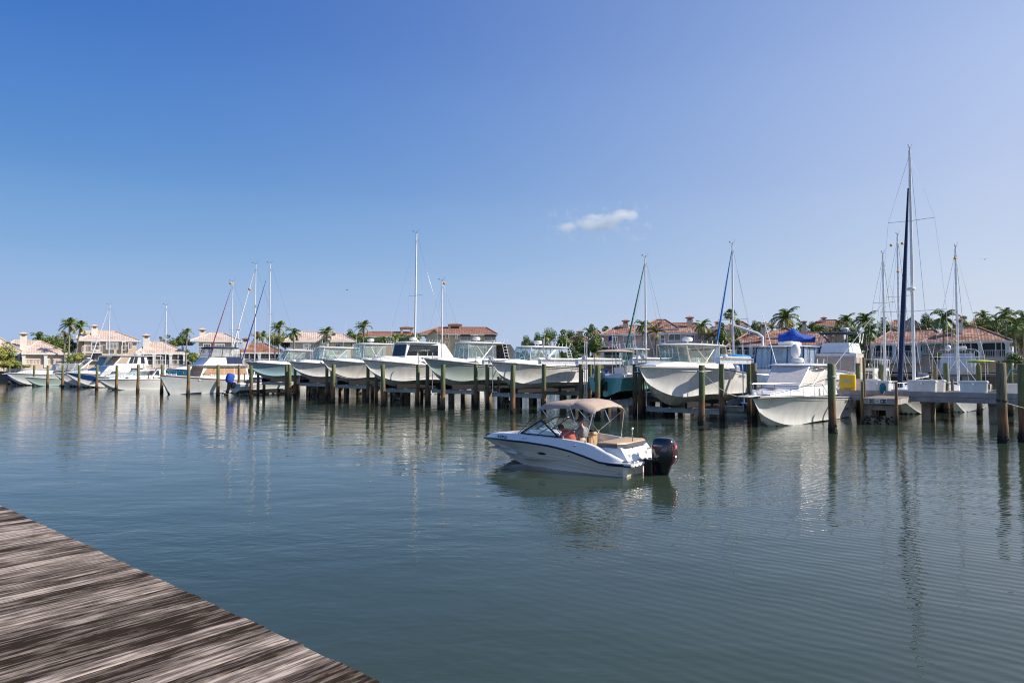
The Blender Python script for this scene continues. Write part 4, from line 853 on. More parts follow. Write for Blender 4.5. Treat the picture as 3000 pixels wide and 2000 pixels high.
bowrider()
mb = MB(); mb.rbox((0, 0, .16), (.26, .22, .32), .05); mb.tube([(-.06, 0, .3), (0, 0, .37), (.06, 0, .3)], .012, 5)
def bw_pt(x, y, z): c, s_ = math.cos(R(144)), math.sin(R(144)); return Vector((3.87 + x * c - y * s_, 19.2 + x * s_ + y * c, z))
tag(mb.build('dry_bag', yellow, loc=bw_pt(1.72, .25, .30)), 'small yellow bag standing on the cockpit floor of the moving boat', 'bag')
# ------------------------------------------------------------------ people
def skinned(name, joints, edges, mat, parent, lvl=2, loc=None):
    me = bpy.data.meshes.new(name); me.from_pydata([j[0] for j in joints], edges, []); me.materials.append(mat)
    o = bpy.data.objects.new(name, me); COL.objects.link(o); sk = o.modifiers.new('s', 'SKIN'); sk.use_smooth_shade = True
    for i, v in enumerate(me.skin_vertices[0].data):
        r = joints[i][1]; v.radius = r if isinstance(r, tuple) else (r, r); v.use_root = (i == 0)
    sb = o.modifiers.new('d', 'SUBSURF'); sb.levels = lvl; sb.render_levels = lvl
    dg = bpy.context.evaluated_depsgraph_get(); dg.update(); m2 = bpy.data.meshes.new_from_object(o.evaluated_get(dg)); o.modifiers.clear(); o.data = m2; m2.name = name
    for p in m2.polygons: p.use_smooth = True
    o.parent = parent; return o
skin = pm('skin', (.52, .25, .17), .5, var=.06, scale=20); skin2 = pm('skin_ruddy', (.50, .20, .13), .5, var=.06, scale=20)
def person(label, loc, rz, shirt, hair, pose, capm=None, sk=skin, s=.92):
    b = thing('person', label, 'person', loc, rz); b.scale = (s, s, s)
    J, E = [], []
    def j(p, r, par=None): J.append((p, r)); E.append((par, len(J) - 1)) if par is not None else None; return len(J) - 1
    lean, tw = pose['lean'], pose.get('head', 0)
    def T(x, y, z): return (x + lean * z * z / .5, y, z)       # the spine bends forward as it rises
    pel = j((0, 0, .10), (.15, .12)); wa = j(T(0, 0, .26), (.145, .11), pel); chs = j(T(0, 0, .42), (.165, .12), wa); nk0 = j(T(0, 0, .53), (.10, .08), chs); nk = j(T(.01, 0, .585), .062, nk0)
    hx, hz = T(.03, 0, .675)[0] + pose.get('hx', 0), .675 - pose.get('hd', 0)
    hd = j((hx, 0, hz), (.082, .088), nk); j((hx - .005, 0, hz + .09), (.078, .085), hd)
    hands = []
    for i, sd_ in enumerate((1, -1)):
        sh = j(T(0, sd_ * .17, .51), .062, nk0); el = j(pose['el'][i], .047, sh); wr = j(pose['wr'][i], .030, el); w_ = Vector(pose['wr'][i]); d = (w_ - Vector(pose['el'][i])).normalized(); pm_ = w_ + d * .07; pk = j(tuple(pm_), (.040, .020), wr)
        up_ = Vector((0, 0, 1)); sx = d.cross(up_).normalized()
        for k in range(4):
            a = pm_ + d * .035 + sx * (k - 1.5) * .019; f1 = j(tuple(a), .009, pk); ln = (.032, .038, .035, .026)[k]; f2 = j(tuple(a + d * ln - up_ * .012), .0085, f1); j(tuple(a + d * ln * 1.3 - up_ * .035), .0075, f2)
        t1 = j(tuple(w_ + d * .03 - sx * sd_ * .045), .011, pk); j(tuple(w_ + d * .065 - sx * sd_ * .055 - up_ * .02), .009, t1)
        hp = j((.04, sd_ * .09, .08), .088, pel); kn = j((.44, sd_ * .12, .12), .064, hp); an = j((.46, sd_ * .12, -.30), .042, kn); j((.60, sd_ * .13, -.34), (.042, .03), an)
    skinned('body', J, E, sk, b, 2)
    # shirt follows the torso and upper arms
    J, E = [], []
    pel = j((0, 0, .06), (.180, .150)); wa = j(T(0, 0, .26), (.185, .150), pel); chs = j(T(0, 0, .42), (.205, .155), wa); nk0 = j(T(0, 0, .550), (.125, .105), chs); j(T(0, 0, .585), (.085, .080), nk0)
    for i, sd_ in enumerate((1, -1)):
        shp = T(0, sd_ * .175, .51); sh = j(shp, .080, nk0); e = Vector(shp).lerp(Vector(pose['el'][i]), .72); j(tuple(e), .070, sh)
    skinned('shirt', J, E, shirt, b, 2)
    J, E = [], []
    pel = j((0, 0, .06), (.155, .125))
    for sd_ in (1, -1): hp = j((.04, sd_ * .09, .08), .100, pel); j((.42, sd_ * .12, .125), .078, hp)
    skinned('shorts', J, E, pm('shorts_dark', (.05, .06, .08), .8), b, 2)
    # head details: face, ears, hair
    Rm = Matrix.Rotation(tw, 3, 'Z') @ Matrix.Rotation(pose.get('nod', 0), 3, 'Y'); c = Vector((hx, 0, hz + .05)); mb = MB()
    n_ = c + Rm @ Vector((.088, 0, -.015)); mb.loft([[n_ + Rm @ Vector(v) for v in ((-.01, -.010, .03), (-.01, .010, .03), (.006, 0, .03))], [n_ + Rm @ Vector(v) for v in ((-.012, -.017, -.01), (-.012, .017, -.01), (.022, 0, -.006))]])
    for y in (-.086, .086): mb.ball(c + Rm @ Vector((0, y, -.005)), .026, 8, sq=(.75, .35, 1.1))
    mb.build('nose_and_ears', sk, b)
    mb = MB()
    for y in (-.03, .03): mb.ball(c + Rm @ Vector((.079, y, .012)), .010, 6)
    mb.box(c + Rm @ Vector((.084, 0, -.055)), (.01, .045, .008)); mb.build('eyes_and_mouth', pm('eye_dark', (.06, .02, .02), .4), b)
    mb = MB(); rg = []
    for i in range(7):
        el_ = R(-28 + 19.6 * i); r_ = math.cos(el_); rg.append([c + Rm @ Vector((-.012 + .100 * r_ * math.cos(a * .3927) * (1 if math.cos(a * .3927) < .3 or i > 2 else .72), .097 * r_ * math.sin(a * .3927), .012 + .112 * math.sin(el_))) for a in range(16)])
    mb.loft(rg); mb.build('hair', hair, b, smooth=60)
    if capm:
        mb = MB(); rg = []
        for i in range(6):
            el_ = R(6 + 16.5 * i); r_ = math.cos(el_); rg.append([c + Rm @ Vector((-.008 + .110 * r_ * math.cos(a * .3927), .104 * r_ * math.sin(a * .3927), .018 + .115 * math.sin(el_))) for a in range(16)])
        mb.loft(rg); mb.loft([[c + Rm @ Vector(v) for v in ((.07, -.075, .035), (.19, -.05, .020), (.205, 0, .018), (.19, .05, .020), (.07, .075, .035))], [c + Rm @ Vector(v) for v in ((.07, -.075, .045), (.19, -.05, .028), (.205, 0, .026), (.19, .05, .028), (.07, .075, .045))]]); mb.build('cap', capm, b, smooth=50)
    return b
grey_shirt = pm('grey_shirt', (.24, .25, .28), .9, bump=.3, bscale=8, var=.05); red_shirt = pm('red_shirt', (.36, .085, .065), .9, bump=.3, bscale=8, var=.05)
person('person in grey t-shirt and cap steering the moving boat, seen from behind', bw_pt(2.46, -.56, .54), R(144), grey_shirt, pm('hair_grey', (.30, .25, .20), .9), dict(lean=.10, head=-.15, el=((.18, .26, .30), (.16, -.28, .30)), wr=((.42, .10, .36), (.42, -.12, .36)), hx=.02), capm=pm('cap_dark', (.09, .05, .045), .8), s=1.0)
person('person in red shirt leaning forward in the port seat of the moving boat', bw_pt(2.12, .62, .54), R(144), red_shirt, pm('hair_brown', (.10, .055, .035), .9), dict(lean=.42, head=.5, nod=.4, el=((.36, .24, .22), (.34, -.24, .22)), wr=((.52, .08, .34), (.56, -.06, .30)), hx=.03, hd=.10), sk=skin2, s=1.0)

rr = random.Random(5); mb = MB()
for i in range(150):
    d = abs(rr.gauss(0, 1.3)); a = rr.uniform(-.5, .5); q = bw_pt(-.85 - d * 1.1, rr.gauss(0, .35) + a * d * 1.6, .006); mb.ball(q, rr.uniform(.004, .014) * (1.2 - min(.8, d * .35)), 5, sq=(1.4, 1, .45))
mb.build('wake_foam', pm('foam', (.75, .77, .76), .6), kind='stuff', label='small flecks of white wake foam behind the outboard', category='foam')
# ------------------------------------------------------------------ motor yachts and other afloat boats
def block(b, name, mat, c, wins=(), wname='window', wmat=None, smooth=0):
    mb = MB(); mb.hexa(c); o = mb.build(name, mat, b, smooth=smooth)
    for (f, u0, u1, v0, v1, *r) in wins:
        m_ = r[0] if r and r[0] else (wmat or dglass); du = r[1] if len(r) > 1 else 0
        mb = MB(); pane(mb, c, f, u0, u1, v0, v1, .004, du, th=.02); mb.build(wname, m_, b, smooth=0)
    return o
def tubes(b, name, mat, lines, r=.022):
    mb = MB()
    for l in lines: mb.tube(l, r, 6)
    return mb.build(name, mat, b)
def boatbase(name, label, loc, rz, L, B, hb, hs, mats, group, wl=None, stripe=None, tf=.55, trunk=None, deckm=None, draft=.6, sole=.9, rail=True, railh=.6, cat='boat', railm=None, **kw):
    b = thing(name, label, cat, Vector(loc) - Vector((0, 0, draft)), rz, group)
    h = Hull(L, B, hb + draft, hs + draft, **kw); h.build(mats, b, wl=wl, stripe=stripe); h.rail(b, railm or gel2, .04)
    h.deck(b, deckm or gel, tf, sole=sole + draft, trunk=trunk, wside=.35)
    if rail: bow_rail(b, h, .42, .985, railh, .018, 7)
    return b, h, draft
bootn = pm('boot_navy', (.015, .02, .05), .5)
G2 = 'boats afloat in the slips'
# classic trawler with tan window covers
b, h, dr = boatbase('trawler', 'white trawler with tan covered windows and navy canvas flybridge enclosure', ST(slip(11), 31.2 + 11.5), HEAD, 11.5, 3.9, 2.0, 1.25, [pm('trawler_grey_white', (.62, .64, .64), .35, var=.06, scale=1.5), bootn], G2, wl=.68, tf=.66, stem=1.1, rise=.9, flare=.5, railm=pm('teak', (.30, .13, .05), .6), sole=1.0)
z = lambda q: q + dr
block(b, 'deckhouse', gel, frus(2.4, 8.1, 1.45, z(1.45), 2.6, 7.5, 1.35, z(3.0)), [(f, u0, u1, .36, .88, tanv, du) for f in 'PS' for u0, u1, du in ((.02, .17, .03), (.19, .30, .0), (.32, .52, -.0), (.53, .78, 0), (.80, .97, -.06))] + [('F', .04, .34, .3, .9, tanv), ('F', .36, .64, .3, .9, tanv), ('F', .66, .96, .3, .9, tanv)], wname='window_cover')
mb = MB(); slab_top(mb, 1.6, 8.2, 1.75, z(2.98), .08, .02, e=6); mb.build('boat_deck', gel, b)
block(b, 'flybridge', gel, frus(3.2, 7.6, 1.3, z(3.06), 3.4, 6.8, 1.25, z(3.9)))
block(b, 'flybridge_canvas', navy, frus(3.1, 4.9, 1.33, z(3.2), 3.3, 5.0, 1.28, z(3.98)))
g = frus(3.3, 6.8, 1.25, z(3.95), 3.4, 6.5, 1.2, z(4.9))
mb = MB()
for f in 'PS':
    for u0, u1 in ((.02, .32), (.35, .62), (.65, .97)): pane(mb, g, f, u0, u1, .02, .98)
pane(mb, g, 'F', .02, .48, .02, .98); pane(mb, g, 'F', .52, .98, .02, .98); mb.build('clear_curtain', clear, b, smooth=0)
mb = MB(); slab_top(mb, 3.3, 6.9, 1.28, z(4.85), .2, .06, e=5); mb.build('canvas_top', navy, b)
tubes(b, 'enclosure_frame', navy, [[on_face(g, f, u, 0, .01), on_face(g, f, u, 1, .01)] for f in 'PS' for u in (0, .335, .635, 1)], .035)
mb = MB(); mb.rbox((5.9, 0, z(3.02)), (.9, .5, .14), .03); mb.build('teak_box', pm('teak', (.30, .13, .05), .6), b)
tubes(b, 'mast', white, [[(3.2, 0, z(3.0)), (2.9, 0, z(7.6))], [(2.95, -.4, z(7.1)), (2.95, .4, z(7.1))], [(3.0, -.3, z(6.0)), (3.0, .3, z(6.0))], [(2.8, 0, z(4.7)), (6.6, 0, z(4.9))]], .05)
anchor(b, (11.6, 0, z(2.05)), 1, bootn)
# blue striped motor yacht
navystripe = pm('stripe_blue', (.02, .07, .26), .3)
b, h, dr = boatbase('motor_yacht', 'tall white motor yacht with broad blue stripe along its bow', ST(slip(16), 32.0 + 13), HEAD, 13, 4.3, 2.1, 1.4, [gel, bootn, navystripe], G2, wl=.72, stripe=(3, 6), tf=.72, sole=1.2, trunk=(.7, .9, 1.2, .3), draft=.6)
z = lambda q: q + dr
block(b, 'saloon', gel, frus(3.0, 9.6, 1.85, z(1.35), 3.4, 8.2, 1.75, z(3.0)), [('F', .05, .95, .05, .92, pm('pale_blue_cover', (.30, .42, .55), .5)), ('P', .72, .82, .1, .5), ('P', .1, .4, .55, .8, None)])
g = frus(3.0, 7.7, 1.7, z(3.0), 3.3, 6.6, 1.62, z(4.35)); block(b, 'wheelhouse', gel, g, [('F', .03, .97, .10, .95, tan)] + [(f, u0, u1, .25, .93, m_) for f in 'PS' for u0, u1, m_ in ((.66, .95, tan), (.34, .46, None), (.48, .60, None), (.10, .22, None))])
mb = MB(); slab_top(mb, .8, 8.4, 1.9, z(4.35), .12, .06, e=5); mb.build('hardtop', gel, b)
tubes(b, 'hardtop_frame', white, [[(x, y, z(1.5)), (x, y, z(4.4))] for x in (1.0, 2.1) for y in (-1.6, 1.6)] + [[(.6, y, z(2.6)), (3, y, z(2.6))] for y in (-1.6, 1.6)], .035)
radome(b, (3.2, 0, z(4.85)), .3, .2); antenna(b, (6, 1.3, z(4.4)), (5.8, 1.5, z(7.2)))
for x, c_ in ((1.6, orange), (2.4, redp)): mb = MB(); mb.rbox((x, 1.5, z(2.35)), (.5, .3, .45), .08); mb.build('fender_bag', c_, b)
# sport cruiser
b, h, dr = boatbase('sport_cruiser', 'low white sport cruiser in front of the blue striped yacht', ST(slip(14), 31.8 + 9.3), HEAD, 9.3, 3.1, 1.36, 1.2, [pm('cruiser_grey_white', (.68, .69, .68), .3), bootn], G2, wl=.52, tf=.50, sole=.7, trunk=(.45, .88, 1.0, .38), draft=.5)
z = lambda q: q + dr
g = frus(2.6, 6.3, 1.2, z(1.65), 2.6, 4.9, 1.05, z(2.35), F=.8); mb = MB(); pane(mb, g, 'F', .02, .98, .02, .98)
for f in 'PS': pane(mb, g, f, .45, .99, .02, .98)
mb.build('windshield', wind, b, smooth=0)
tubes(b, 'windshield_frame', white, [[on_face(g, 'F', u, 0), on_face(g, 'F', u, 1)] for u in (0, .33, .66, 1)] + [[on_face(g, f, .45, 1), on_face(g, f, 1, 1)] for f in 'PS'] + [[on_face(g, 'F', 0, 1), on_face(g, 'F', 1, 1)]], .03)
tubes(b, 'radar_arch', gel, [[(2.6, 1.35, z(1.3)), (1.9, 1.3, z(2.6)), (1.8, 0, z(2.75)), (1.9, -1.3, z(2.6)), (2.6, -1.35, z(1.3))]], .13)
mb = MB()
for x in (5.0, 6.4):
    for s_ in (1, -1): mb.ball((x, s_ * 1.04, z(1.5)), .14, 10, sq=(1.6, .3, .5))
mb.build('porthole', dglass, b)
for x in (.3, .9): mb = MB(); mb.rbox((x, 0, z(1.6)), (.2, 1.6, .6), .1); mb.build('stern_seat', gel, b)
# remaining bows at the far left
b, h, dr = boatbase('motor_yacht', 'white yacht with a plain grey hull, bow left of the blue striped yacht', ST(slip(17), 32.5 + 12), HEAD, 12, 4.0, 2.0, 1.3, [pm('cruiser_grey_white', (.68, .69, .68), .3), bootn], G2, wl=.72, tf=.6, sole=1.1, trunk=(.5, .88, 1.3, .45))
z = lambda q: q + dr
block(b, 'deckhouse', gel, frus(2.0, 8.0, 1.6, z(1.9), 2.4, 6.6, 1.5, z(2.75)), [('F', .04, .96, .1, .9), ('P', .1, .9, .3, .8)])
g = frus(2.6, 6.4, 1.3, z(2.8), 2.8, 5.6, 1.2, z(4.3)); mb = MB()
for f in 'PSF': pane(mb, g, f, .02, .48, .02, .98); pane(mb, g, f, .52, .98, .02, .98)
mb.build('clear_curtain', glassmat('tinted_curtain', (.30, .40, .45), .3, .06), b, smooth=0); mb = MB(); slab_top(mb, 2.4, 6.2, 1.4, z(4.25), .2, .08); mb.build('canvas_top', pm('grey_white_canvas', (.55, .55, .55), .8), b)
tubes(b, 'enclosure_frame', greyc, [[on_face(g, f, u, 0), on_face(g, f, u, 1)] for f in 'PS' for u in (0, .5, 1)], .04)
b, h, dr = boatbase('sport_cruiser', 'white sport cruiser with dark bimini and slanted white arch, far left', ST(slip(19), 29.9 + 12), HEAD, 12, 4.0, 1.95, 1.4, [gel, bootn], G2, wl=.75, tf=.52, sole=1.0, trunk=(.48, .88, 1.3, .55))
z = lambda q: q + dr
g = frus(1.6, 6.2, 1.5, z(2.15), 2.2, 5.2, 1.35, z(3.55), F=1.1); mb = MB()
for f in 'PS': pane(mb, g, f, .02, .6, .05, .9); pane(mb, g, f, .63, .97, .05, .9)
pane(mb, g, 'F', .04, .96, .05, .9); mb.build('clear_curtain', clear, b, smooth=0)
mb = MB(); slab_top(mb, 1.9, 5.4, 1.42, z(3.5), .12, .08); mb.build('canvas_top', greyc, b); mb = MB(); mb.hexa(frus(1.7, 6.1, 1.55, z(1.95), 1.7, 6.1, 1.52, z(2.2))); mb.build('canvas_skirt', greyc, b, smooth=0)
tubes(b, 'radar_arch', gel, [[(3.2, 1.6, z(1.9)), (.9, 1.5, z(3.9)), (.9, -1.5, z(3.9)), (3.2, -1.6, z(1.9))]], .13); radome(b, (1.0, 0, z(4.15)), .25, .2)
b, h, dr = boatbase('skiff', 'low pale green open boat between two white cruisers at far left', ST(slip(18), 30.7 + 8), HEAD, 8, 2.7, 1.38, .9, [pm('pale_green_hull', (.46, .58, .54), .3), bootn], G2, wl=.35, tf=.7, sole=.5, draft=.4, rail=False)
b, h, dr = boatbase('sport_cruiser', 'dark blue hulled cruiser cut by the left edge of the picture', ST(slip(20), 31 + 11), HEAD, 11, 3.7, 1.7, 1.2, [pm('deep_blue_hull', (.008, .025, .16), .2, coat=.6), bott], G2, wl=.65, tf=.5, sole=.9, trunk=(.5, .88, 1.2, .4))
b, h, dr = boatbase('cruiser', 'white cruiser between the striped yacht and the sport cruiser, mostly hidden', ST(slip(15), 33.5 + 10), HEAD, 10, 3.4, 1.6, 1.2, [gel, bootn], G2, wl=.6, tf=.5, sole=.9, trunk=(.5, .88, 1.1, .4))
block(b, 'deckhouse', gel, frus(2, 6, 1.3, 2.0, 2.2, 5, 1.2, 3.1), [('F', .05, .95, .2, .9), ('P', .1, .9, .3, .85)])
b, h, dr = boatbase('cruiser', 'blue hulled yacht with white deck lying behind the trawler bow', ST(-108.5, 46.6 + 12), HEAD, 12, 4.0, 2.6, 2.0, [pm('teal_blue_hull', (.02, .16, .30), .25, coat=.5), bootn], 'boats behind the main dock', wl=.7, tf=.5, sole=1.2, trunk=(.5, .88, 1.3, .4))
# low work skiff with a blue hooded outboard, stern to the channel
b = thing('skiff', 'long pale grey open skiff with blue covered outboard, low beside the trawler', 'boat', ST(slip(10), 36.1, .15), PHI, 'boats raised on the lifts')
h = Hull(7.2, 2.3, 1.05, .95, tr=.96, flare=.4); h.build([pm('skiff_grey', (.55, .60, .62), .35), bott], b); h.rail(b, gel, .03); h.deck(b, gel, .8, sole=.3, wside=.2); outboard(b, (-.05, 0, 1.05), 1.3, blue, tilt=18)
mb = MB(); mb.rbox((3.2, 0, .9), (.9, .8, .9), .1); mb.build('console', gel, b); mb = MB(); mb.rbox((1.8, 0, 1.05), (.9, 1.0, .6), .15); mb.build('seat_cover', navy, b)
lift(10, .2, 7.2, 36.1, 0, 0, label='low metal cradle lift carrying the pale grey skiff')
# ------------------------------------------------------------------ sailing boats behind the main dock
BAND = 'sailing boats behind the main dock'
def sail(px, t, py_top, label, jib=None, L=11, hullm=None, spread=((.55, 1.0),), radar=None, balls=(), boom=None, jibtop=.93, rz=HEAD, rake=0, mr=.085, mast_m=None, beam=3.4, J=None, big=False):
    s_ = s_at(px, t); o = ST(s_, t); Yd = o.y; H = ZA(py_top, Yd); J = J or L * .40
    b = thing('sailboat', label, 'sailboat', o - Vector((0, 0, .6)), rz, BAND); dz = .6
    h = Hull(L, beam, 1.35 + dz, 1.0 + dz, x0=-L * .56, stem=1.3, rise=.7, flare=.2, tr=.7, full=2.1, dead=25); h.build([hullm or gel, bootn], b, wl=.62); h.rail(b, gel2, .035)
    h.deck(b, gel, .34, sole=1.1, trunk=(.34, .72, .95, .42), wside=.4); bow_rail(b, h, .02, .985, .6, .014, 10, name='lifeline')
    m_ = mast_m or white; mb = MB(); mb.tube([(0, 0, 1.4), (-rake * H * .5, 0, H * .5), (-rake * H, 0, H)], [mr, mr * .95, mr * .7], 10)
    mb.build('mast', m_, b)
    mb = MB(); x = -rake * H
    mb.tube([(x, 0, H), (x - .05, 0, H + .25)], .015, 5); mb.tube([(x + .05, 0, H + .05), (x + .5, 0, H + .18)], .012, 4); mb.box((x + .5, 0, H + .2), (.16, .02, .10)); mb.tube([(x, 0, H + .0), (x - .35, .1, H + .5)], .01, 4); mb.build('masthead_instruments', black, b)
    mb = MB(); wires = []
    for fz, hw in spread:
        zz = H * fz; mb.tube([(-rake * zz - .05, hw, zz + .05), (-rake * zz, 0, zz), (-rake * zz - .05, -hw, zz + .05)], .022, 5)
    mb.build('spreader', alu, b)
    mb = MB()
    for sd_ in (1, -1):
        pts = [(-.1, sd_ * (beam / 2 - .15), 1.7)] + [(-rake * H * fz - .05, sd_ * hw, H * fz + .05) for fz, hw in spread] + [(x, 0, H * .985)]; mb.tube(pts, .011, 4)
        mb.tube([(-.6, sd_ * (beam / 2 - .2), 1.7), (-rake * H * spread[0][0], 0, H * spread[0][0])], .010, 4)
    mb.tube([(-L * .54, 0, 1.7), (x, 0, H)], .011, 4); mb.tube([(J, 0, 1.95), (x, 0, H * .985)], .012, 4); mb.build('rigging', steel, b)
    if jib:
        a = Vector((J - .05, 0, 2.3)); c = Vector((x, 0, H * .985)); c = a.lerp(c, jibtop); r0 = .15 if big else .085; mb = MB(); mb.tube([a.lerp(c, i / 10) for i in range(11)], [r0 * (1 if i < 4 else 1 - (i - 4) * .11) for i in range(11)], 8); mb.build('furled_jib', jib, b)
    if boom:
        mb = MB(); mb.tube([(-.15, 0, 2.75), (-L * .40, 0, 2.85)], .07, 8); mb.build('boom', m_, b)
        mb = MB(); mb.tube([(-.15, 0, 3.6), (-.5, 0, 3.05), (-L * .2, .02, 2.98), (-L * .38, 0, 2.98)], [.10, .20, .16, .10], 8); mb.build('sail_cover', boom, b)
    if radar: radome(b, (.30 if radar > 0 else -.30, 0, H * abs(radar)), .26, .2)
    mb = MB(); mb.rbox((-2.6, 0, 2.35), (1.4, 1.8, .12), .05); mb.tube([(-3.2, .85, 1.6), (-3.1, .85, 2.35)], .02, 5); mb.tube([(-3.2, -.85, 1.6), (-3.1, -.85, 2.35)], .02, 5); mb.tube([(-1.9, -.85, 1.8), (-2.0, -.85, 2.35)], .02, 5); mb.tube([(-1.9, .85, 1.8), (-2.0, .85, 2.35)], .02, 5); mb.build('spray_hood', boom or jib or greyc, b)
    for f, xo, yo in balls: mb = MB(); mb.ball((xo - rake * H * f, yo, H * f), .01 + Yd * .0019, 12); mb.build('marker_ball', pm('marker_ball_orange', (.75, .33, .04), .4), b)
    return b
green = pm('green_canvas', (.01, .12, .08), .8, bump=.3, bscale=10); maroon = pm('maroon_canvas', (.20, .015, .05), .8, bump=.3, bscale=10)
sail(319, 51, 884, 'sailing boat whose white mast rises before the two storey pink house', jib=white, L=10)
sail(485, 51, 884, 'sailing boat with short white mast left of the palm cluster', L=10)
sail(679, 52, 814, 'sailing boat with maroon furled jib and orange ball at the masthead', jib=maroon, L=11, spread=((.55, .9),), balls=((.985, .35, .0),))
sail(746, 51, 762, 'sailing boat with white furled jib and an orange ball hung before its mast', jib=white, L=11, spread=((.36, 1.0), (.66, .9)), balls=((.80, .9, .0),))
sail(789, 53, 760, 'sailing boat with dark blue furled jib, behind the blue cover', jib=pm('sapphire_canvas', (.01, .04, .22), .8), L=12, spread=((.33, 1.0), (.60, .9)), jibtop=.86, boom=blue)
sail(1214, 52, 668, 'tallest sailing boat left of the cream condominium, radar half way up the mast', L=13, spread=((.28, 1.5), (.62, 1.2)), radar=-.34, rake=.012, mr=.12, beam=4)
sail(1295, 52, 808, 'sailing boat with one orange ball atop its mast, before the cream condominium', L=10, balls=((.985, -.2, .1),))
sail(1892, 52, 736, 'sailing boat with slim green furled jib before the pink house', jib=green, L=11, spread=((.55, 1.1),), jibtop=.97)
sail(2148, 52, 696, 'sailing boat with bright blue furled jib right of the pink house', jib=pm('sky_blue_canvas', (.01, .13, .45), .8), L=11, spread=((.55, 1.2),), jibtop=.97, rake=.004)
sail(2592, 55, 723, 'sailing boat with bare mast left of the navy jib', L=10, spread=((.7, .7),), mr=.09)
sail(2634, 57, 668, 'ketch with three orange marker balls on its leaning mast', L=12, rake=.02, spread=((.40, 1.1), (.66, .8)), balls=((.955, .25, .35), (.955, -.1, -.45), (.80, .0, 0)), mast_m=alu)
sail(2676, 51.5, 412, 'tallest sailing boat with navy furled jib, rusty anchor and radar on its mast', jib=navy, L=13.5, spread=((.40, 1.9), (.735, 1.35)), radar=.475, rake=.008, mr=.105, beam=4.2, boom=navy, jibtop=.84, J=4.6, big=True, hullm=gel2)
sail(2806, 55, 703, 'sailing boat with grey mast and two orange balls near the right house', L=11, spread=((.36, 1.5),), balls=((.94, .25, 0), (.45, 1.0, 0)), mast_m=alu)
# anchor and red roller at the big bow
o = ST(s_at(2676, 51.5), 51.5); bb = thing('bow_anchor', 'rusty plough anchor hanging under the bow of the tallest sailing boat', 'anchor', o + Vector((-BX * 5.7, -BY * 5.7, 1.35)), HEAD); anchor(bb, (0, 0, 0), 1.5, rust)
# ------------------------------------------------------------------ motor boats behind the main dock, right side
G3 = 'boats behind the main dock'
def at(px, t): return ST(s_at(px, t), t)
b, h, dr = boatbase('fishing_boat', 'boat with blue framed hardtop enclosure behind the cruiser afloat', at(2360, 57), HEAD, 11, 3.8, 1.8, 1.3, [gel, bootn], G3, wl=.6, tf=.62, sole=.9)
z = lambda q: q + dr
bf = pm('blue_frame', (.03, .10, .28), .4); g = frus(2.2, 6.6, 1.75, z(1.6), 2.4, 6.1, 1.7, z(4.35)); mb = MB()
for f, n_ in (('F', 3), ('P', 3), ('S', 3)):
    for k in range(n_): pane(mb, g, f, (k + .04) / n_, (k + .96) / n_, .45, .97)
mb.build('clear_curtain', glassmat('pale_blue_vinyl', (.68, .78, .86), .3, .08), b, smooth=0); mb = MB(); mb.hexa(frus(2.2, 6.6, 1.75, z(1.2), 2.25, 6.5, 1.73, z(2.75))); mb.build('deckhouse', gel, b, smooth=0)
tubes(b, 'enclosure_frame', bf, [[on_face(g, f, k / 3, .4), on_face(g, f, k / 3, 1)] for f in 'PSF' for k in range(4)], .05)
mb = MB(); slab_top(mb, 1.6, 7.0, 2.0, z(4.35), .1, .05); mb.build('hardtop', gel, b)
mb = MB(); mb.rbox((3.8, 0, z(4.65)), (2.2, 1.1, .35), .1); mb.build('cradle', gel2, b)
tubes(b, 'crane_arm', white, [[(4.6, -1.75, z(4.4)), (4.6, -1.75, z(5.2)), (4.7, -2.1, z(5.5)), (4.9, -4.3, z(6.3))]], .09)
dn = at(2352, 58.2)
mb = MB(); rg = []
for i in range(13):
    u = i / 12; x = -2.3 + 4.6 * u; w_ = .95 * math.sin(math.pi * min(1, u * .9 + .12)) ** .5; hh = .55 + .55 * math.exp(-((u - .38) / .16) ** 2) - .25 * u
    rg.append([(x, w_ * math.cos(a * .5236) * (1 + .06 * math.sin(a * 3 + i)), .1 + max(0, hh * math.sin(a * .5236)) * (1 + .08 * math.sin(i * 2.2 + a)) + (.28 * max(0, -math.sin(a * .5236)) * -1)) for a in range(12)])
mb.loft(rg); mb.v = [(x * .58, y * .9, z_ * .85) for x, y, z_ in mb.v]; tag(mb.build('covered_dinghy', blue, loc=Vector((dn.x - 1.45, dn.y - 2.4, 4.98)), rz=R(-12), smooth=60), 'dinghy under a bright blue cover riding on the blue framed hardtop', 'dinghy')
b, h, dr = boatbase('flybridge_cruiser', 'white flybridge cruiser with charcoal bimini behind the outriggers', at(2482, 60), HEAD + .1, 12, 3.7, 2.2, 1.5, [gel, bootn], G3, wl=.6, tf=.6, sole=1.1, trunk=(.55, .88, 1.2, .5))
z = lambda q: q + dr
block(b, 'deckhouse', gel2, frus(2.0, 7.0, 1.5, z(1.8), 2.2, 6.2, 1.45, z(3.9)), [('F', .04, .34, .35, .9, tan), ('F', .36, .64, .35, .9, tan), ('F', .66, .96, .35, .9, tan), ('P', .55, .95, .35, .85, tan), ('P', .1, .45, .35, .85, tan)])
block(b, 'flybridge', gel, frus(2.4, 6.0, 1.35, z(3.95), 2.6, 5.6, 1.2, z(4.7), F=1.0))
mb = MB(); slab_top(mb, 1.4, 5.0, 1.5, z(5.45), .06, .08); mb.build('bimini', navy, b)
tubes(b, 'bimini_frame', white, [[(x, s_ * 1.45, z(4.7)), (x2, s_ * 1.4, z(5.5))] for s_ in (1, -1) for x, x2 in ((3, 1.7), (3, 5.0), (4.5, 3.2))], .03); radome(b, (2.6, .2, z(5.75)), .3, .22)
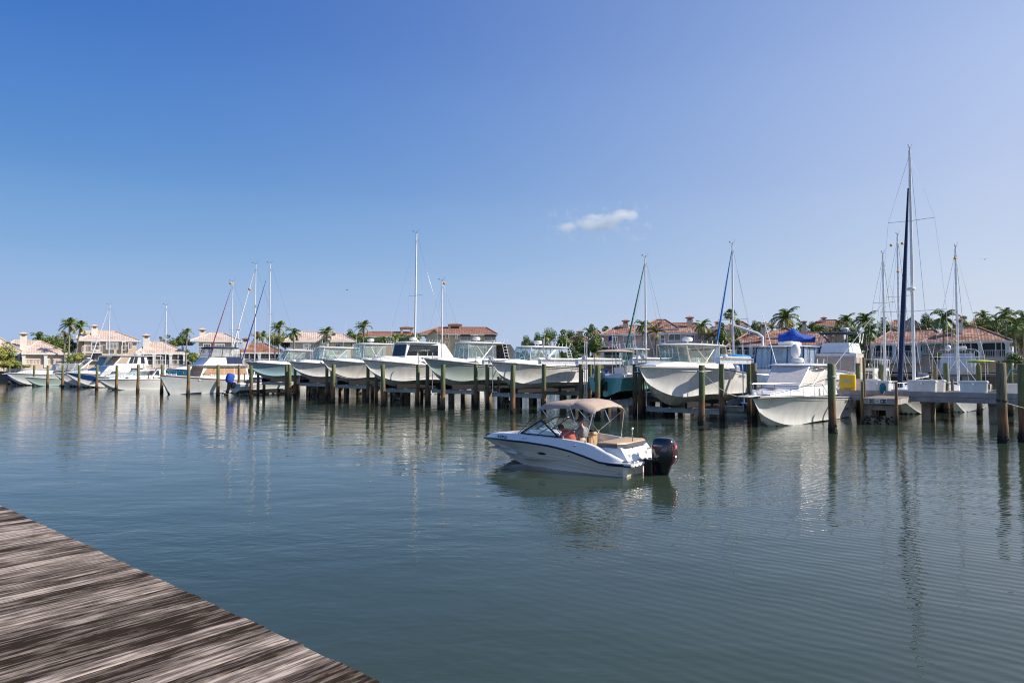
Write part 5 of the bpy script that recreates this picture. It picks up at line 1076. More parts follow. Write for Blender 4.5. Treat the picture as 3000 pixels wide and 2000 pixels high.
b, h, dr = boatbase('trawler', 'cream trawler with three dark side windows behind the dock boxes', at(2560, 66), HEAD, 11, 3.8, 2.0, 1.4, [gel2, bootn], G3, wl=.6, tf=.6, sole=1.1)
block(b, 'deckhouse', gel2, frus(1.5, 7.5, 1.6, 1.9, 1.7, 7.0, 1.5, 3.4), [(f, .06 + k * .13, .15 + k * .13, .3, .85) for f in 'PS' for k in range(6)] + [('F', .05, .3, .3, .85), ('F', .37, .63, .3, .85), ('F', .7, .95, .3, .85)])
tubes(b, 'deck_railing', white, [[(1.5, 1.5, 4.1), (6.8, 1.5, 4.1), (6.8, -1.5, 4.1)]] + [[(1.5 + k * .9, 1.5, 3.4), (1.5 + k * .9, 1.5, 4.1)] for k in range(7)], .02)
b, h, dr = boatbase('cruiser', 'small boat with turquoise canvas canopy behind the largest lifted boat', at(2196, 56), HEAD, 8.5, 3.0, 1.5, 1.1, [gel, bootn], G3, wl=.5, tf=.5, sole=.8)
mb = MB(); slab_top(mb, 1.4, 5.0, 1.35, 4.0, .25, .25); mb.hexa(frus(1.6, 4.9, 1.25, 2.2, 1.6, 4.7, 1.25, 4.05)); mb.build('canvas_canopy', pm('turquoise_canvas', (.01, .22, .55), .8, bump=.3, bscale=8), b)
# stern-on sundeck yacht at the far dock
yy = 92; b, h, dr = boatbase('sundeck_yacht', 'white aft cabin yacht seen stern on, with rounded tube railing and ladder', (kk(2806) * yy, yy, .6), math.atan2(1, kk(2806)), 12, 4.9, 2.2, 2.2, [gel2, bootn], G3, wl=.5, tf=.5, sole=1.6, rail=False)
z = lambda q: q + dr
g = frus(.1, 6.5, 2.3, z(1.3), .6, 6.5, 2.0, z(3.3)); block(b, 'aft_cabin', gel2, g, [('A', .22, .42, .25, .5)]); block(b, 'canvas_enclosure', curt, frus(.6, 6.5, 2.0, z(3.3), 1.1, 6.0, 1.8, z(4.1)))
tubes(b, 'tube_railing', white, [[(.1, -2.35, z(1.5)), (.3, -2.35, z(4.2)), (.3, -2.0, z(4.55)), (.3, 0, z(4.75)), (.3, 2.0, z(4.55)), (.3, 2.35, z(4.2)), (.1, 2.35, z(1.5))]] + [[(.0, -1.55, z(1.0)), (.1, -1.45, z(4.3))], [(.0, -1.95, z(1.0)), (.1, -1.85, z(4.3))]] + [[(.05, -1.9, z(1.4 + k * .35)), (.05, -1.5, z(1.4 + k * .35))] for k in range(8)], .04)
satdome(b, (1.6, 1.1, z(4.6)), .35); mb = MB(); mb.rbox((1.4, -.5, z(4.8)), (.8, 1.1, .5), .12); mb.build('bridge_seat', gel, b)
# ------------------------------------------------------------------ piles behind the main dock and small dock furniture
RB = 'mooring piles behind the main dock'
n_ = 0
for i in range(21):
    s_ = -2.4 - PITCHS * i + random.uniform(-.3, .3)
    pile(ST(s_, 58.8), '%s mooring pile from the left in the row behind the main dock' % ORD[20 - i], .15, 3.05 + random.uniform(-.1, .15), i % 2, RB)
for px, t, h_, lb in ((2513, 46.6, 3.25, 'green mooring pile right of the yellow box'), (2530, 40.2, 3.45, 'slim post tied with rope at the left corner of the signed pier'), (2580, 47, 3.1, 'green mooring pile behind the dock box with the blue bag'), (2770, 50.5, 3.2, 'green and orange mooring pile behind the widest dock box'), (2866, 50.0, 3.1, 'green mooring pile behind the right dock box'), (2958, 50.2, 3.2, 'tall green mooring pile just right of the closest pile'),
                      (2788, 47.2, 2.2, 'short pale mooring post wrapped in rope beside the right dock box'), (2208, 37.8, 3.1, 'brown mooring pile beside the bow of the cruiser afloat'), (2992, 33.5, 3.0, 'mooring pile cut by the right edge of the picture')):
    pile(at(px, t), lb, .075 if 'slim' in lb or 'short' in lb else .15, h_, 1 if 'brown' in lb or 'slim' in lb or 'short' in lb else 0, 'mooring piles')
def dock_box(px, t, w, hgt, label, extra=None, d=.75):
    o = at(px, t); b = thing('dock_box', label, 'dock box', (o.x, o.y, DZ + .045), math.atan2(AY, AX), 'white dock boxes')
    mb = MB(); mb.loft([[(x * k, y * k, zz) for x, y in ((-w / 2, -d / 2), (w / 2, -d / 2), (w / 2, d / 2), (-w / 2, d / 2))] for zz, k in ((0, .95), (hgt * .86, 1))]); mb.build('box_body', gel, b, smooth=0)
    mb = MB(); mb.loft([[(x * k, y * k, zz) for x, y in ((-w / 2 - .04, -d / 2 - .04), (w / 2 + .04, -d / 2 - .04), (w / 2 + .04, d / 2 + .04), (-w / 2 - .04, d / 2 + .04))] for zz, k in ((hgt * .86 + .002, .99), (hgt * .88, 1), (hgt * .94, 1), (hgt, .9))]); mb.build('lid', gel, b, smooth=20)
    mb = MB(); mb.box((0, -d / 2 - .02, hgt * .8), (.12, .03, .1)); mb.build('latch', steel, b); return b
bA = dock_box(2573, 43.9, 1.15, .80, 'white dock box with a teal bag hanging on it, left of the widest box')
dock_box(2700, 43.95, 1.35, .85, 'widest white dock box, at the corner of the signed pier'); dock_box(2727, 45.6, 1.3, .85, 'white dock box with a side panel, behind the widest box')
dock_box(2851, 43.95, 1.2, .85, 'white dock box standing alone by the closest mooring pile'); dock_box(2541, 45.7, 1.2, .85, 'white dock box behind the yellow box and the green pile'); dock_box(2952, 45.6, .9, .7, 'low white dock box right of the closest mooring pile')
b = thing('hose_bag', 'teal and blue bag hung on the front of a dock box', 'bag', tuple(at(2584, 43.45) + Vector((0, 0, DZ + .40)))); mb = MB(); mb.ball((0, 0, 0), .24, 12, sq=(.8, .45, 1.35)); mb.build('bag_body', pm('teal_fabric', (.01, .14, .20), .7, var=.3), b); mb = MB(); mb.tube([(.0, 0, .3), (.05, .05, .42), (.18, .05, .36)], .02, 5); mb.tube([(.2, 0, .1), (.0, -.12, -.25), (-.1, -.14, -.38)], .014, 5); mb.build('strap', rope, b)
o = at(2482, 43.75); b = thing('hose_cabinet', 'mustard yellow cabinet on two feet with a grey label', 'cabinet', (o.x, o.y, DZ + .045), math.atan2(AY, AX))
mb = MB(); mb.rbox((0, 0, .74), (.86, .34, .84), .06); mb.build('cabinet_body', yellow, b)
mb = MB()
for s_ in (-1, 1): mb.loft([[(s_ * .40, y, 0), (s_ * .28, y, 0), (s_ * .18, y, .28), (s_ * .05, y, .34), (s_ * .42, y, .34)] for y in (-.16, .16)])
mb.build('foot', yellow, b, smooth=0); mb = MB(); mb.rbox((.0, -.18, .76), (.46, .02, .17), .005); lp = mb.build('label_plate', pm('label_grey', (.45, .45, .42), .5), b)
o = Vector((kk(2872) * 88, 88, 3.55)); b = thing('kayak', 'green and yellow kayak on a rack right of the aft cabin yacht', 'kayak', o, R(-12)); mb = MB()
mb.loft([[(x, .36 * w_ * math.cos(a * .785), .22 * w_ * math.sin(a * .785)) for a in range(8)] for x, w_ in ((-1.7, .05), (-1.3, .5), (-.6, .9), (0, 1), (.6, .9), (1.3, .5), (1.7, .05))]); mb.build('kayak_hull', pm('kayak_green', (.12, .42, .10), .4, col2=(.65, .55, .05), scale=.5, thr=(.45, .55)), b)
mb = MB(); mb.tube([(-.8, 0, -1.6), (-.8, 0, -.2)], .05, 6); mb.tube([(.8, 0, -1.6), (.8, 0, -.2)], .05, 6); mb.build('rack', white, b)
# far dock on the right
mb = MB(); mb.box((0, 0, 0), (60, 2.4, .35)); 
for i in range(-9, 10): mb.box((i * 3.1, 0, -1.2), (.35, .35, 2.6))
tag(mb.build('far_pier', plank2_x, loc=(62, 89.5, 1.75), smooth=0, rz=R(-9)), 'low tan pier in front of the right hand houses', 'pier')
# looping handrail beside the closest pile
mb = MB(); o = at(2945, 40); mb.tube([(o.x, o.y, 1.2), (o.x, o.y, 2.3), (o.x + .15, o.y - .1, 2.75), (o.x + .6, o.y - .4, 2.95), (o.x + 1.8, o.y - 1.0, 3.0), (o.x + 2.2, o.y - 1.1, 2.9), (o.x + 2.3, o.y - 1.1, 1.2)], .035, 8)
tag(mb.build('dock_ladder', steel, None), 'curved steel handrail behind the closest mooring pile', 'handrail')
# mooring lines
def pt_on(i, z): v = ST(outer[i], ROWT); return (v.x, v.y, z)
line_between(pt_on(2, 2.75), tuple(ST(slip(1) - 2.2, 37.8, 1.35)), .55, label='slack white line from the outer pile to a brown pile by the cruiser')
line_between(pt_on(6, 2.35), tuple(ST(slip(5) - 1.6, 36.5, 2.35)), .35, label='slack white line hanging across the lifted cabin boat')
line_between(pt_on(1, 2.5), tuple(ST(slip(1) - .3, 32.6, 1.5)), .1, label='taut line from the cruiser bow to the pile before it')
line_between(pt_on(7, 2.3), tuple(ST(slip(6) - 1.8, 36.0, 1.9)), .2, label='white line between an outer pile and the lifted boats left of the cabin boat')
line_between(tuple(ST(-3.0, 46.2, 1.6)), tuple(ST(-7.5, 49, 2.3)), .15, label='white line from the dock edge to the tallest sailing boat')
line_between(pt_on(0, 1.6), tuple(ST(2.0, 35.5, 1.2)), .35, label='dark line running right from the closest mooring pile')
for i, z_ in ((0, 1.62), (1, 2.5), (2, 2.7)):
    mb = MB(); v = ST(outer[i], ROWT)
    for k in range(3): mb.tube([(.185 * math.cos(a * .524), .185 * math.sin(a * .524), k * .03 + .02 * math.sin(a * .524)) for a in range(13)], .016, 5)
    tag(mb.build('rope_coil', rope if i else pm('dark_rope', (.05, .045, .04), .9), loc=(v.x, v.y, z_)), ['dark rope wound round the closest mooring pile', 'pale rope wound round the pile before the cruiser afloat', 'pale rope wound round the pile before the largest lifted boat'][i], 'rope')
# low marina lamp post and birds
mb = MB(); mb.tube([(0, 0, 0), (0, 0, 6.2)], .07, 8); mb.rbox((0, 0, 6.3), (.5, .5, .35), .08); tag(mb.build('light_pole', white, loc=PY(1627, 1000, 100) * Vector((1, 1, 0))), 'thin white light pole before the dark treeline', 'light pole')
def gull(px, py, Y, lb):
    mb = MB(); mb.tube([(-.25, 0, 0), (0, 0, .02), (.25, 0, .03)], [.02, .08, .03], 6); mb.loft([[(.08, 0, .04), (-.08, 0, .04)], [(.0, .35, .16), (-.12, .35, .16)], [(-.1, .7, .08), (-.15, .7, .08)]], closed=False); mb.loft([[(.08, 0, .04), (-.08, 0, .04)], [(.0, -.35, .16), (-.12, -.35, .16)], [(-.1, -.7, .08), (-.15, -.7, .08)]], closed=False)
    tag(mb.build('gull', pm('gull_grey', (.25, .25, .27), .8), loc=PY(px, py, Y), rz=.6), lb, 'bird')
gull(2884, 760, 110, 'small gull flying right of the tallest mast'); gull(1017, 850, 140, 'small dark bird flying left of the tall mast with radar')
# ------------------------------------------------------------------ houses along the far bank
def tile_mat(name, a, b_, c_=None):
    m = bpy.data.materials.new(name); m.use_nodes = True; n = m.node_tree; p = n.nodes['Principled BSDF']; L = n.links.new
    uv = n.nodes.new('ShaderNodeUVMap'); uv.uv_map = 'UVMap'; sp = n.nodes.new('ShaderNodeSeparateXYZ'); L(uv.outputs[0], sp.inputs[0])
    def mth(op, x, k=None, y=None):
        q = n.nodes.new('ShaderNodeMath'); q.operation = op; L(x, q.inputs[0])
        if k is not None: q.inputs[1].default_value = k
        if y is not None: L(y, q.inputs[1])
        return q.outputs[0]
    u = mth('DIVIDE', sp.outputs[0], .42); v = mth('DIVIDE', sp.outputs[1], .48); cb = n.nodes.new('ShaderNodeCombineXYZ'); L(mth('FLOOR', u), cb.inputs[0]); L(mth('FLOOR', v), cb.inputs[1])
    wn = n.nodes.new('ShaderNodeTexWhiteNoise'); wn.noise_dimensions = '2D'; L(cb.outputs[0], wn.inputs['Vector'])
    nz = n.nodes.new('ShaderNodeTexNoise'); nz.inputs['Scale'].default_value = .35; nz.inputs['Detail'].default_value = 4; L(uv.outputs[0], nz.inputs[0])
    mx = mth('MULTIPLY_ADD', wn.outputs[0], .55); mx.node.inputs[2].default_value = 0; L(nz.outputs[0], mx.node.inputs[2]); cr = n.nodes.new('ShaderNodeValToRGB'); L(mx, cr.inputs[0]); e = cr.color_ramp.elements
    e[0].position = .42; e[0].color = (*a, 1); e[1].position = 1.0; e[1].color = (*b_, 1)
    if c_: q = e.new(.72); q.color = (*c_, 1)
    L(cr.outputs[0], p.inputs['Base Color']); p.inputs['Roughness'].default_value = .8
    wv = mth('SINE', mth('MULTIPLY', u, 6.2832)); fr = mth('FRACT', v); hh = mth('ADD', mth('MULTIPLY', wv, .5), None, mth('MULTIPLY', fr, -.7)); bp = n.nodes.new('ShaderNodeBump'); bp.inputs['Strength'].default_value = .9; bp.inputs['Distance'].default_value = .028
    L(hh, bp.inputs['Height']); L(bp.outputs[0], p.inputs['Normal']); return m
pinkt = tile_mat('pale_pink_tiles', (.46, .34, .27), (.64, .52, .44), (.56, .43, .36)); redt = tile_mat('terracotta_tiles', (.15, .065, .045), (.42, .27, .20), (.27, .115, .075)); brnt = tile_mat('brown_tiles', (.20, .08, .05), (.34, .17, .11), (.26, .11, .065))
wcream = pm('cream_stucco', (.68, .54, .42), .9, var=.05, scale=.6); wpink = pm('pink_stucco', (.56, .40, .36), .9, var=.05, scale=.6); wwhite = pm('white_stucco', (.76, .70, .62), .9, var=.04, scale=.6); wyel = pm('yellow_stucco', (.64, .52, .36), .9, var=.05, scale=.6)
screen = pm('porch_screen', (.035, .035, .04), .7); trimw = pm('white_trim', (.74, .73, .70), .6)
GZ = 2.35
class House:
    def __init__(s, label, pxc, Y, wall, roof, cat='house', name='house', base=None, group='houses along the far bank'):
        s.pxc, s.Y, s.wall, s.roof = pxc, Y, wall, roof; k = kk(pxc)
        s.b = thing(name, label, cat, (k * Y, Y, 0), -math.atan(k), group); s.base = base if base is not None else GZ - .4
    def _x(s, px, dy):
        # ray through px meets the vertical plane dy behind the front plane
        a = math.atan(kk(s.pxc)); d = s.Y / math.cos(a) + dy; return math.tan(math.atan(kk(px)) - a) * d
    def z(s, py, dy=0, px=None):
        a = math.atan(kk(s.pxc)); d = (s.Y / math.cos(a) + dy); b_ = math.atan(kk(px if px is not None else s.pxc)); dist = d / math.cos(b_ - a); return ZA(py, dist * math.cos(b_))
    def body(s, x0, x1, ye, dy=0, depth=9, ov=.5):
        X0, X1 = s._x(x0, dy) + ov, s._x(x1, dy) - ov; z1 = s.z(ye, dy); mb = MB(); mb.box(((X0 + X1) / 2, dy + ov + (depth - 2 * ov) / 2, (s.base + z1) / 2), (X1 - X0, depth - 2 * ov, z1 - s.base)); mb.build('wall', s.wall, s.b, smooth=0); return X0, X1, z1
    def hip(s, x0, x1, ye, yr, r0, r1, dy=0, depth=9, roof=None):
        X0, X1 = s._x(x0, dy), s._x(x1, dy); ze = s.z(ye, dy); R0, R1 = s._x(r0, dy + depth / 2), s._x(r1, dy + depth / 2); zr = s.z(yr, dy + depth / 2); Yf, Yb, Ym = dy, dy + depth, dy + depth / 2
        P = [Vector(p) for p in ((X0, Yf, ze), (X1, Yf, ze), (X1, Yb, ze), (X0, Yb, ze), (R0, Ym, zr), (R1, Ym, zr))]; mb = MB()
        for f in ((0, 1, 5, 4), (1, 2, 5), (2, 3, 4, 5), (3, 0, 4)):
            q = [P[i] for i in f]; e = (q[1] - q[0]).normalized(); up = None; fi = len(mb.f); mb.add(q, [tuple(range(len(f)))]); nrm = (q[1] - q[0]).cross(q[2] - q[0]).normalized(); up = nrm.cross(e)
            mb.uv[fi] = [((v - q[0]).dot(e), (v - q[0]).dot(up)) for v in q]
        mb.add([P[0], P[1], P[2], P[3]], [(3, 2, 1, 0)])
        rf = mb.build('roof', roof or s.roof, s.b, smooth=0)
        mb = MB(); t_ = .16
        for a, c in ((0, 1), (1, 2), (3, 0)): A, C_ = P[a], P[c]; d = (C_ - A).normalized(); nn = Vector((d.y, -d.x, 0)) * .05; mb.hexa([A + nn - Vector((0, 0, .28)), C_ + nn - Vector((0, 0, .28)), C_ - nn * 0 - Vector((0, 0, .28)), A - nn * 0 - Vector((0, 0, .28)), A + nn + Vector((0, 0, .02)), C_ + nn + Vector((0, 0, .02)), C_ + Vector((0, 0, .02)), A + Vector((0, 0, .02))])
        mb.build('fascia', trimw, s.b, smooth=0)
        mb = MB()
        for a, c in ((0, 4), (1, 5), (4, 5)): mb.tube([P[a] + Vector((0, 0, .05)), P[c] + Vector((0, 0, .05))], .13, 6)
        mb.build('ridge_cap', roof or s.roof, rf); return rf
    def gable(s, x0, x1, yt, ye, dy=0, depth=3):
        X0, X1 = s._x(x0, dy), s._x(x1, dy); zt, ze = s.z(yt, dy), s.z(ye, dy); xm = (X0 + X1) / 2; mb = MB(); mb.loft([[(X0, y, s.base), (X1, y, s.base), (X1, y, ze), (xm, y, zt), (X0, y, ze)] for y in (dy, dy + depth)]); mb.build('wall', s.wall, s.b, smooth=0)
        mb = MB()
        for sg, xe in ((-1, X0), (1, X1)):
            q = [Vector((xm, dy - .4, zt + .1)), Vector((xe + sg * .4, dy - .4, ze - .15)), Vector((xe + sg * .4, dy + depth, ze - .15)), Vector((xm, dy + depth, zt + .1))]; fi = len(mb.f); mb.plate(q if sg < 0 else q[::-1], .18)
        mb.build('roof', s.roof, s.b, smooth=0)
    def chimney(s, x0, x1, yt, yb, dy=3, d=1.0):
        X0, X1 = s._x(x0, dy), s._x(x1, dy); zt, zb = s.z(yt, dy), s.z(yb, dy) - 1.2; w = (X1 - X0) * .66; xm = (X0 + X1) / 2; hw = (X1 - X0) / 2; zc = zt - w * .42; mb = MB(); mb.box((xm, dy + w / 2, (zb + zc) / 2), (w, w, zc - zb)); ch_ = mb.build('chimney', wwhite if s.wall is not wpink else wcream, s.b, smooth=0)
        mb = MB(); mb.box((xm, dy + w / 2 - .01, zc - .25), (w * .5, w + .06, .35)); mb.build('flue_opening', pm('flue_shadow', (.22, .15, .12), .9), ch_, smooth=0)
        mb = MB(); mb.loft([[(xm + sx * k, dy + w / 2 + sy * k, zz) for sx, sy in ((-1, -1), (1, -1), (1, 1), (-1, 1))] for zz, k in ((zc, hw * .92), (zc + .14, hw), (zt, .05))]); mb.build('chimney_cap', s.roof, ch_, smooth=0)
    def win(s, x0, x1, y0, y1, dy=0, grid=(2, 2), kind='window', depth=.08, glass=None):
        X0, X1 = s._x(x0, dy), s._x(x1, dy); z1, z0 = s.z(y0, dy), s.z(y1, dy); mb = MB(); f = dy - .06; w = .13
        for xx in (X0, X1): mb.box((xx, f, (z0 + z1) / 2), (w, .14, z1 - z0 + w))
        for zz in (z0, z1): mb.box(((X0 + X1) / 2, f, zz), (X1 - X0 - w, .14, w))
        for i in range(1, grid[0]): mb.box((lerp(X0, X1, i / grid[0]), f, (z0 + z1) / 2), (.06, .10, z1 - z0 - w))
        for i in range(1, grid[1]): mb.box(((X0 + X1) / 2, f + .003, lerp(z0, z1, i / grid[1])), (X1 - X0 - w, .09, .05))
        o = mb.build(kind, trimw, s.b, smooth=0); mb = MB(); mb.box(((X0 + X1) / 2, f + .02, (z0 + z1) / 2), (X1 - X0 - w, .05, z1 - z0 - w)); mb.build('pane', glass or hglass, o, smooth=0)
    def porch(s, x0, x1, ye, yb, cols, dy=-.3, rail=True, posts=(), ry=None):
        X0, X1 = s._x(x0, dy), s._x(x1, dy); z1 = s.z(ye, dy) - .25; z0 = max(s.z(yb, dy), GZ + .05); mb = MB(); mb.box(((X0 + X1) / 2, dy + .5, (z0 + z1) / 2), (X1 - X0, .1, z1 - z0)); mb.build('porch_screen', screen, s.b, smooth=0)
        for c in cols: mb = MB(); xx = s._x(c, dy); mb.box((xx, dy + .1, (z0 + z1) / 2 - .3), (.55, .5, z1 - z0 + .6)); mb.box((xx, dy + .1, z1 - .12), (.7, .6, .2)); mb.build('column', trimw, s.b, smooth=0)
        if posts: mb = MB(); [mb.box((s._x(c, dy), dy + .38, (z0 + z1) / 2), (.13, .1, z1 - z0)) for c in posts]; mb.build('screen_frame', trimw, s.b, smooth=0)
        mb = MB(); mb.box(((X0 + X1) / 2, dy + .3, z0 - .5), (X1 - X0, .7, 1.0)); mb.build('porch_base', s.wall, s.b, smooth=0)
        if rail: s.railing(X0, X1, z0, z0 + 1.0, dy + .25)
    def railing(s, X0, X1, z0, z1, y):
        mb = MB(); mb.box(((X0 + X1) / 2, y, z1), (X1 - X0, .08, .08)); mb.box(((X0 + X1) / 2, y, z0 + .08), (X1 - X0, .06, .06)); n_ = max(2, int((X1 - X0) / .22))
        for i in range(n_ + 1): mb.box((lerp(X0, X1, i / n_), y, (z0 + z1) / 2), (.04 if i % 8 else .10, .04, z1 - z0 - .1))
        mb.build('railing', trimw, s.b, smooth=0)
    def balcony(s, x0, x1, yt, yb, dy=-1.6):
        X0, X1 = s._x(x0, dy), s._x(x1, dy); z0 = s.z(yb, dy); z1 = s.z(yt, dy); mb = MB(); mb.box(((X0 + X1) / 2, dy + .8, z0 - .12), (X1 - X0, 1.7, .24)); mb.build('balcony_floor', trimw, s.b, smooth=0); s.railing(X0, X1, z0, z1, dy)
# far left single storey with porch
H = House('pale pink roofed bungalow with screened porch at the far left', 60, 134, wcream, pinkt); H.body(-90, 70, 1033, depth=12); H.hip(-110, 72, 1033, 986, -60, -10, depth=12, dy=.1)
H.body(62, 208, 1034, dy=-1.5, depth=11); H.hip(62, 208, 1034, 1000, 108, 122, dy=-1.6, depth=11); H.hip(20, 130, 1012, 998, 40, 118, dy=3, depth=10); H.porch(66, 203, 1035, 1068, (70, 134, 194), dy=-1.3, posts=(80, 98, 116, 152, 172)); H.win(30, 56, 1040, 1063); H.chimney(52, 83, 972, 1011, dy=2)
H = House('two storey cream house with pale pink hip roof behind the motor yachts', 318, 140, wcream, pinkt); H.body(236, 408, 996, depth=12); H.hip(230, 410, 996, 970, 285, 335, depth=12); H.body(222, 245, 988, dy=3, depth=7, ov=.1); H.hip(220, 262, 990, 972, 245, 275, dy=3, depth=9)
for a in ((268, 292, 1003, 1025, (2, 1)), (311, 345, 1003, 1023, (8, 5)), (376, 386, 1004, 1021, (2, 3)), (358, 366, 1001, 1024, (1, 2))): H.win(*a[:4], grid=a[4])
H.balcony(240, 300, 1014, 1031); H.win(268, 300, 1036, 1056, grid=(3, 1)); H.win(320, 345, 1036, 1056); H.chimney(262, 289, 951, 972, dy=3)
H = House('pale pink roofed bungalow wing behind the short white mast', 470, 138, wcream, pinkt); H.body(400, 552, 1034, depth=11); H.hip(396, 552, 1034, 1002, 440, 478, depth=11); H.porch(404, 548, 1035, 1068, (408, 452, 500, 541), posts=(420, 470, 522)); H.chimney(414, 442, 978, 1013, dy=2)
H = House('two storey cream house behind the trawler with pink roof', 635, 142, wcream, pinkt); H.body(574, 706, 998, depth=12); H.hip(556, 708, 998, 976, 618, 655, depth=12)
for a in ((596, 616, 1007, 1022, (3, 1)), (630, 657, 1007, 1018, (6, 3)), (682, 692, 1005, 1018, (2, 2))): H.win(*a[:4], grid=a[4])
H.balcony(580, 640, 1022, 1036); H.chimney(579, 605, 961, 978, dy=3)
H = House('brown red roofed bungalow between the two tall masts', 765, 140, wcream, brnt); H.body(702, 828, 1032, depth=11); H.hip(694, 830, 1032, 1006, 738, 775, depth=11); H.porch(706, 826, 1033, 1066, (712, 760, 820), posts=(730, 745, 790, 805)); H.chimney(707, 731, 989, 1014, dy=2)
H = House('two storey white house with pink roof and arched dormer', 940, 146, wwhite, pinkt); H.body(842, 1036, 1000, depth=12); H.hip(826, 1040, 1000, 973, 884, 928, depth=12); H.hip(960, 1044, 998, 978, 985, 1005, dy=-.6, depth=10); H.gable(936, 964, 985, 996, dy=-1.2)
for a in ((888, 910, 1009, 1019, (6, 3)), (944, 952, 993, 1006, (1, 1)), (918, 924, 1009, 1017, (1, 2)), (982, 996, 1006, 1018, (2, 2))): H.win(*a[:4], grid=a[4], dy=-1.25 if a[0] == 944 else 0)
H.chimney(964, 988, 970, 990, dy=2)
H = House('long low brown roofed condominium with an open cupola', 1110, 190, wyel, brnt, cat='condominium', name='condominium'); H.body(1016, 1215, 985, depth=14); H.hip(1012, 1218, 985, 972, 1085, 1205, depth=14)
def cupola(H, x0, x1, yt, ym, yb, dy):
    X0, X1 = H._x(x0, dy), H._x(x1, dy); zt, zm, zb = H.z(yt, dy), H.z(ym, dy), H.z(yb, dy) - 1; w = (X1 - X0) * .36; xm = (X0 + X1) / 2; mb = MB()
    for sx in (-1, 1):
        for sy in (-1, 1): mb.box((xm + sx * w, dy + 2 + sy * w, (zb + zm) / 2), (.55, .55, zm - zb))
    mb.box((xm, dy + 2, zb + .3), (2 * w + .7, 2 * w + .7, 1.0)); mb.box((xm, dy + 2, zm), (2 * w + .8, 2 * w + .8, .3)); c = mb.build('cupola', H.wall if H.wall is not wyel else wyel, H.b, smooth=0)
    hw = (X1 - X0) / 2; mb = MB(); mb.loft([[(xm + a * k, dy + 2 + b_ * k, zz) for a, b_ in ((-1, -1), (1, -1), (1, 1), (-1, 1))] for zz, k in ((zm + .15, hw), (zm + .3, hw), (zt, .1))]); mb.build('cupola_roof', H.roof, c, smooth=0)
cupola(H, 1171, 1212, 953, 961, 976, 5); H.win(1040, 1052, 990, 1000); H.win(1085, 1097, 990, 1000)
H = House('three storey cream condominium with balconies and an open cupola', 1350, 170, wyel, brnt, cat='condominium', name='condominium'); H.body(1250, 1456, 978, depth=15); H.hip(1222, 1458, 978, 959, 1285, 1425, depth=15)
H.gable(1248, 1296, 966, 986, dy=-1.5, depth=6); cupola(H, 1311, 1354, 945, 953, 962, 6)
for a in ((1304, 1314, 979, 991), (1334, 1340, 980, 992), (1389, 1399, 982, 992), (1304, 1313, 1003, 1013), (1334, 1340, 1003, 1014)): H.win(*a)
for x0, x1 in ((1349, 1378), (1420, 1452)):
    mb = MB(); X0, X1 = H._x(x0, 0), H._x(x1, 0); mb.box(((X0 + X1) / 2, -.05, (H.z(979) + H.z(996)) / 2), (X1 - X0, .08, H.z(979) - H.z(996))); mb.build('balcony_opening', screen, H.b, smooth=0); H.balcony(x0 - 2, x1 + 2, 988, 997, dy=-1.2); H.balcony(x0 - 2, x1 + 2, 1008, 1017, dy=-1.2)
# small roofs behind the palms
H = House('terracotta roofed house with square chimney behind the treeline', 1690, 165, wcream, redt); H.body(1660, 1735, 1003, depth=9); H.hip(1655, 1738, 1003, 983, 1690, 1705, depth=9); H.chimney(1688, 1712, 966, 984, dy=2)
H = House('small cream tower house with pyramid roof left of the pink house', 1749, 170, wyel, redt); H.body(1735, 1766, 980, depth=5, ov=.2); H.hip(1731, 1768, 980, 966, 1749, 1751, depth=5)
# big pink two storey house
H = House('large pink two storey house with terracotta roof and white balconies', 1915, 132, wpink, redt); H.body(1762, 2068, 977, depth=13, ov=.4); H.hip(1758, 1900, 978, 953, 1815, 1872, depth=12, dy=-.1); H.hip(1848, 2078, 975, 948, 1930, 2038, depth=13, dy=.3); H.hip(1870, 1990, 962, 937, 1922, 1950, dy=2.2, depth=10)
H.gable(2054, 2084, 964, 982, dy=-.8, depth=8)
for a in ((1787, 1809, 986, 1010, (2, 1)), (1826, 1859, 983, 1006, (6, 4)), (1958, 1995, 979, 1000, (2, 1)), (2010, 2035, 982, 1001, (2, 1)), (1776, 1808, 1022, 1042, (3, 1)), (1886, 1896, 1000, 1010, (1, 2)), (1914, 1940, 1021, 1042, (4, 3)), (1935, 1948, 982, 1004, (1, 2))): H.win(*a[:4], grid=a[4])
H.balcony(1761, 1880, 1000, 1013); H.balcony(1925, 2064, 996, 1010); H.porch(1764, 1870, 1020, 1056, (1766, 1820, 1868), dy=-1.5, rail=True); H.chimney(1821, 1846, 933, 955, dy=4); H.chimney(2009, 2035, 926, 949, dy=4)
mb = MB(); mb.box((H._x(2070, -.85), -.86, H.z(988)), (1.0, .1, 1.6)); mb.build('arched_window', hglass, H.b, smooth=0)
H = House('distant house with low terracotta roof and chimney right of the pink house', 2120, 172, wcream, redt); H.body(2078, 2168, 963, depth=9); H.hip(2072, 2172, 963, 954, 2100, 2150, depth=9); H.chimney(2093, 2113, 939, 958, dy=2); 
H = House('square cream tower house with hip roof behind the blue furled jib', 2173, 150, wyel, redt); H.body(2150, 2194, 954, depth=6, ov=.25); H.hip(2145, 2198, 955, 942, 2166, 2176, depth=6); H.win(2172, 2178, 966, 972)
H = House('terracotta roofed bungalow with two chimneys behind the boat with covered dinghy', 2290, 118, wpink, redt); H.body(2136, 2440, 1011, depth=12); H.hip(2128, 2442, 1011, 975, 2190, 2405, depth=12); H.hip(2232, 2350, 985, 961, 2296, 2304, dy=3.2, depth=7); H.porch(2150, 2430, 1012, 1040, (2154, 2200, 2242, 2300, 2345, 2390, 2426), posts=(2176, 2212, 2270, 2320)); H.chimney(2226, 2247, 946, 985, dy=1.5); H.chimney(2348, 2367, 940, 982, dy=1.5)
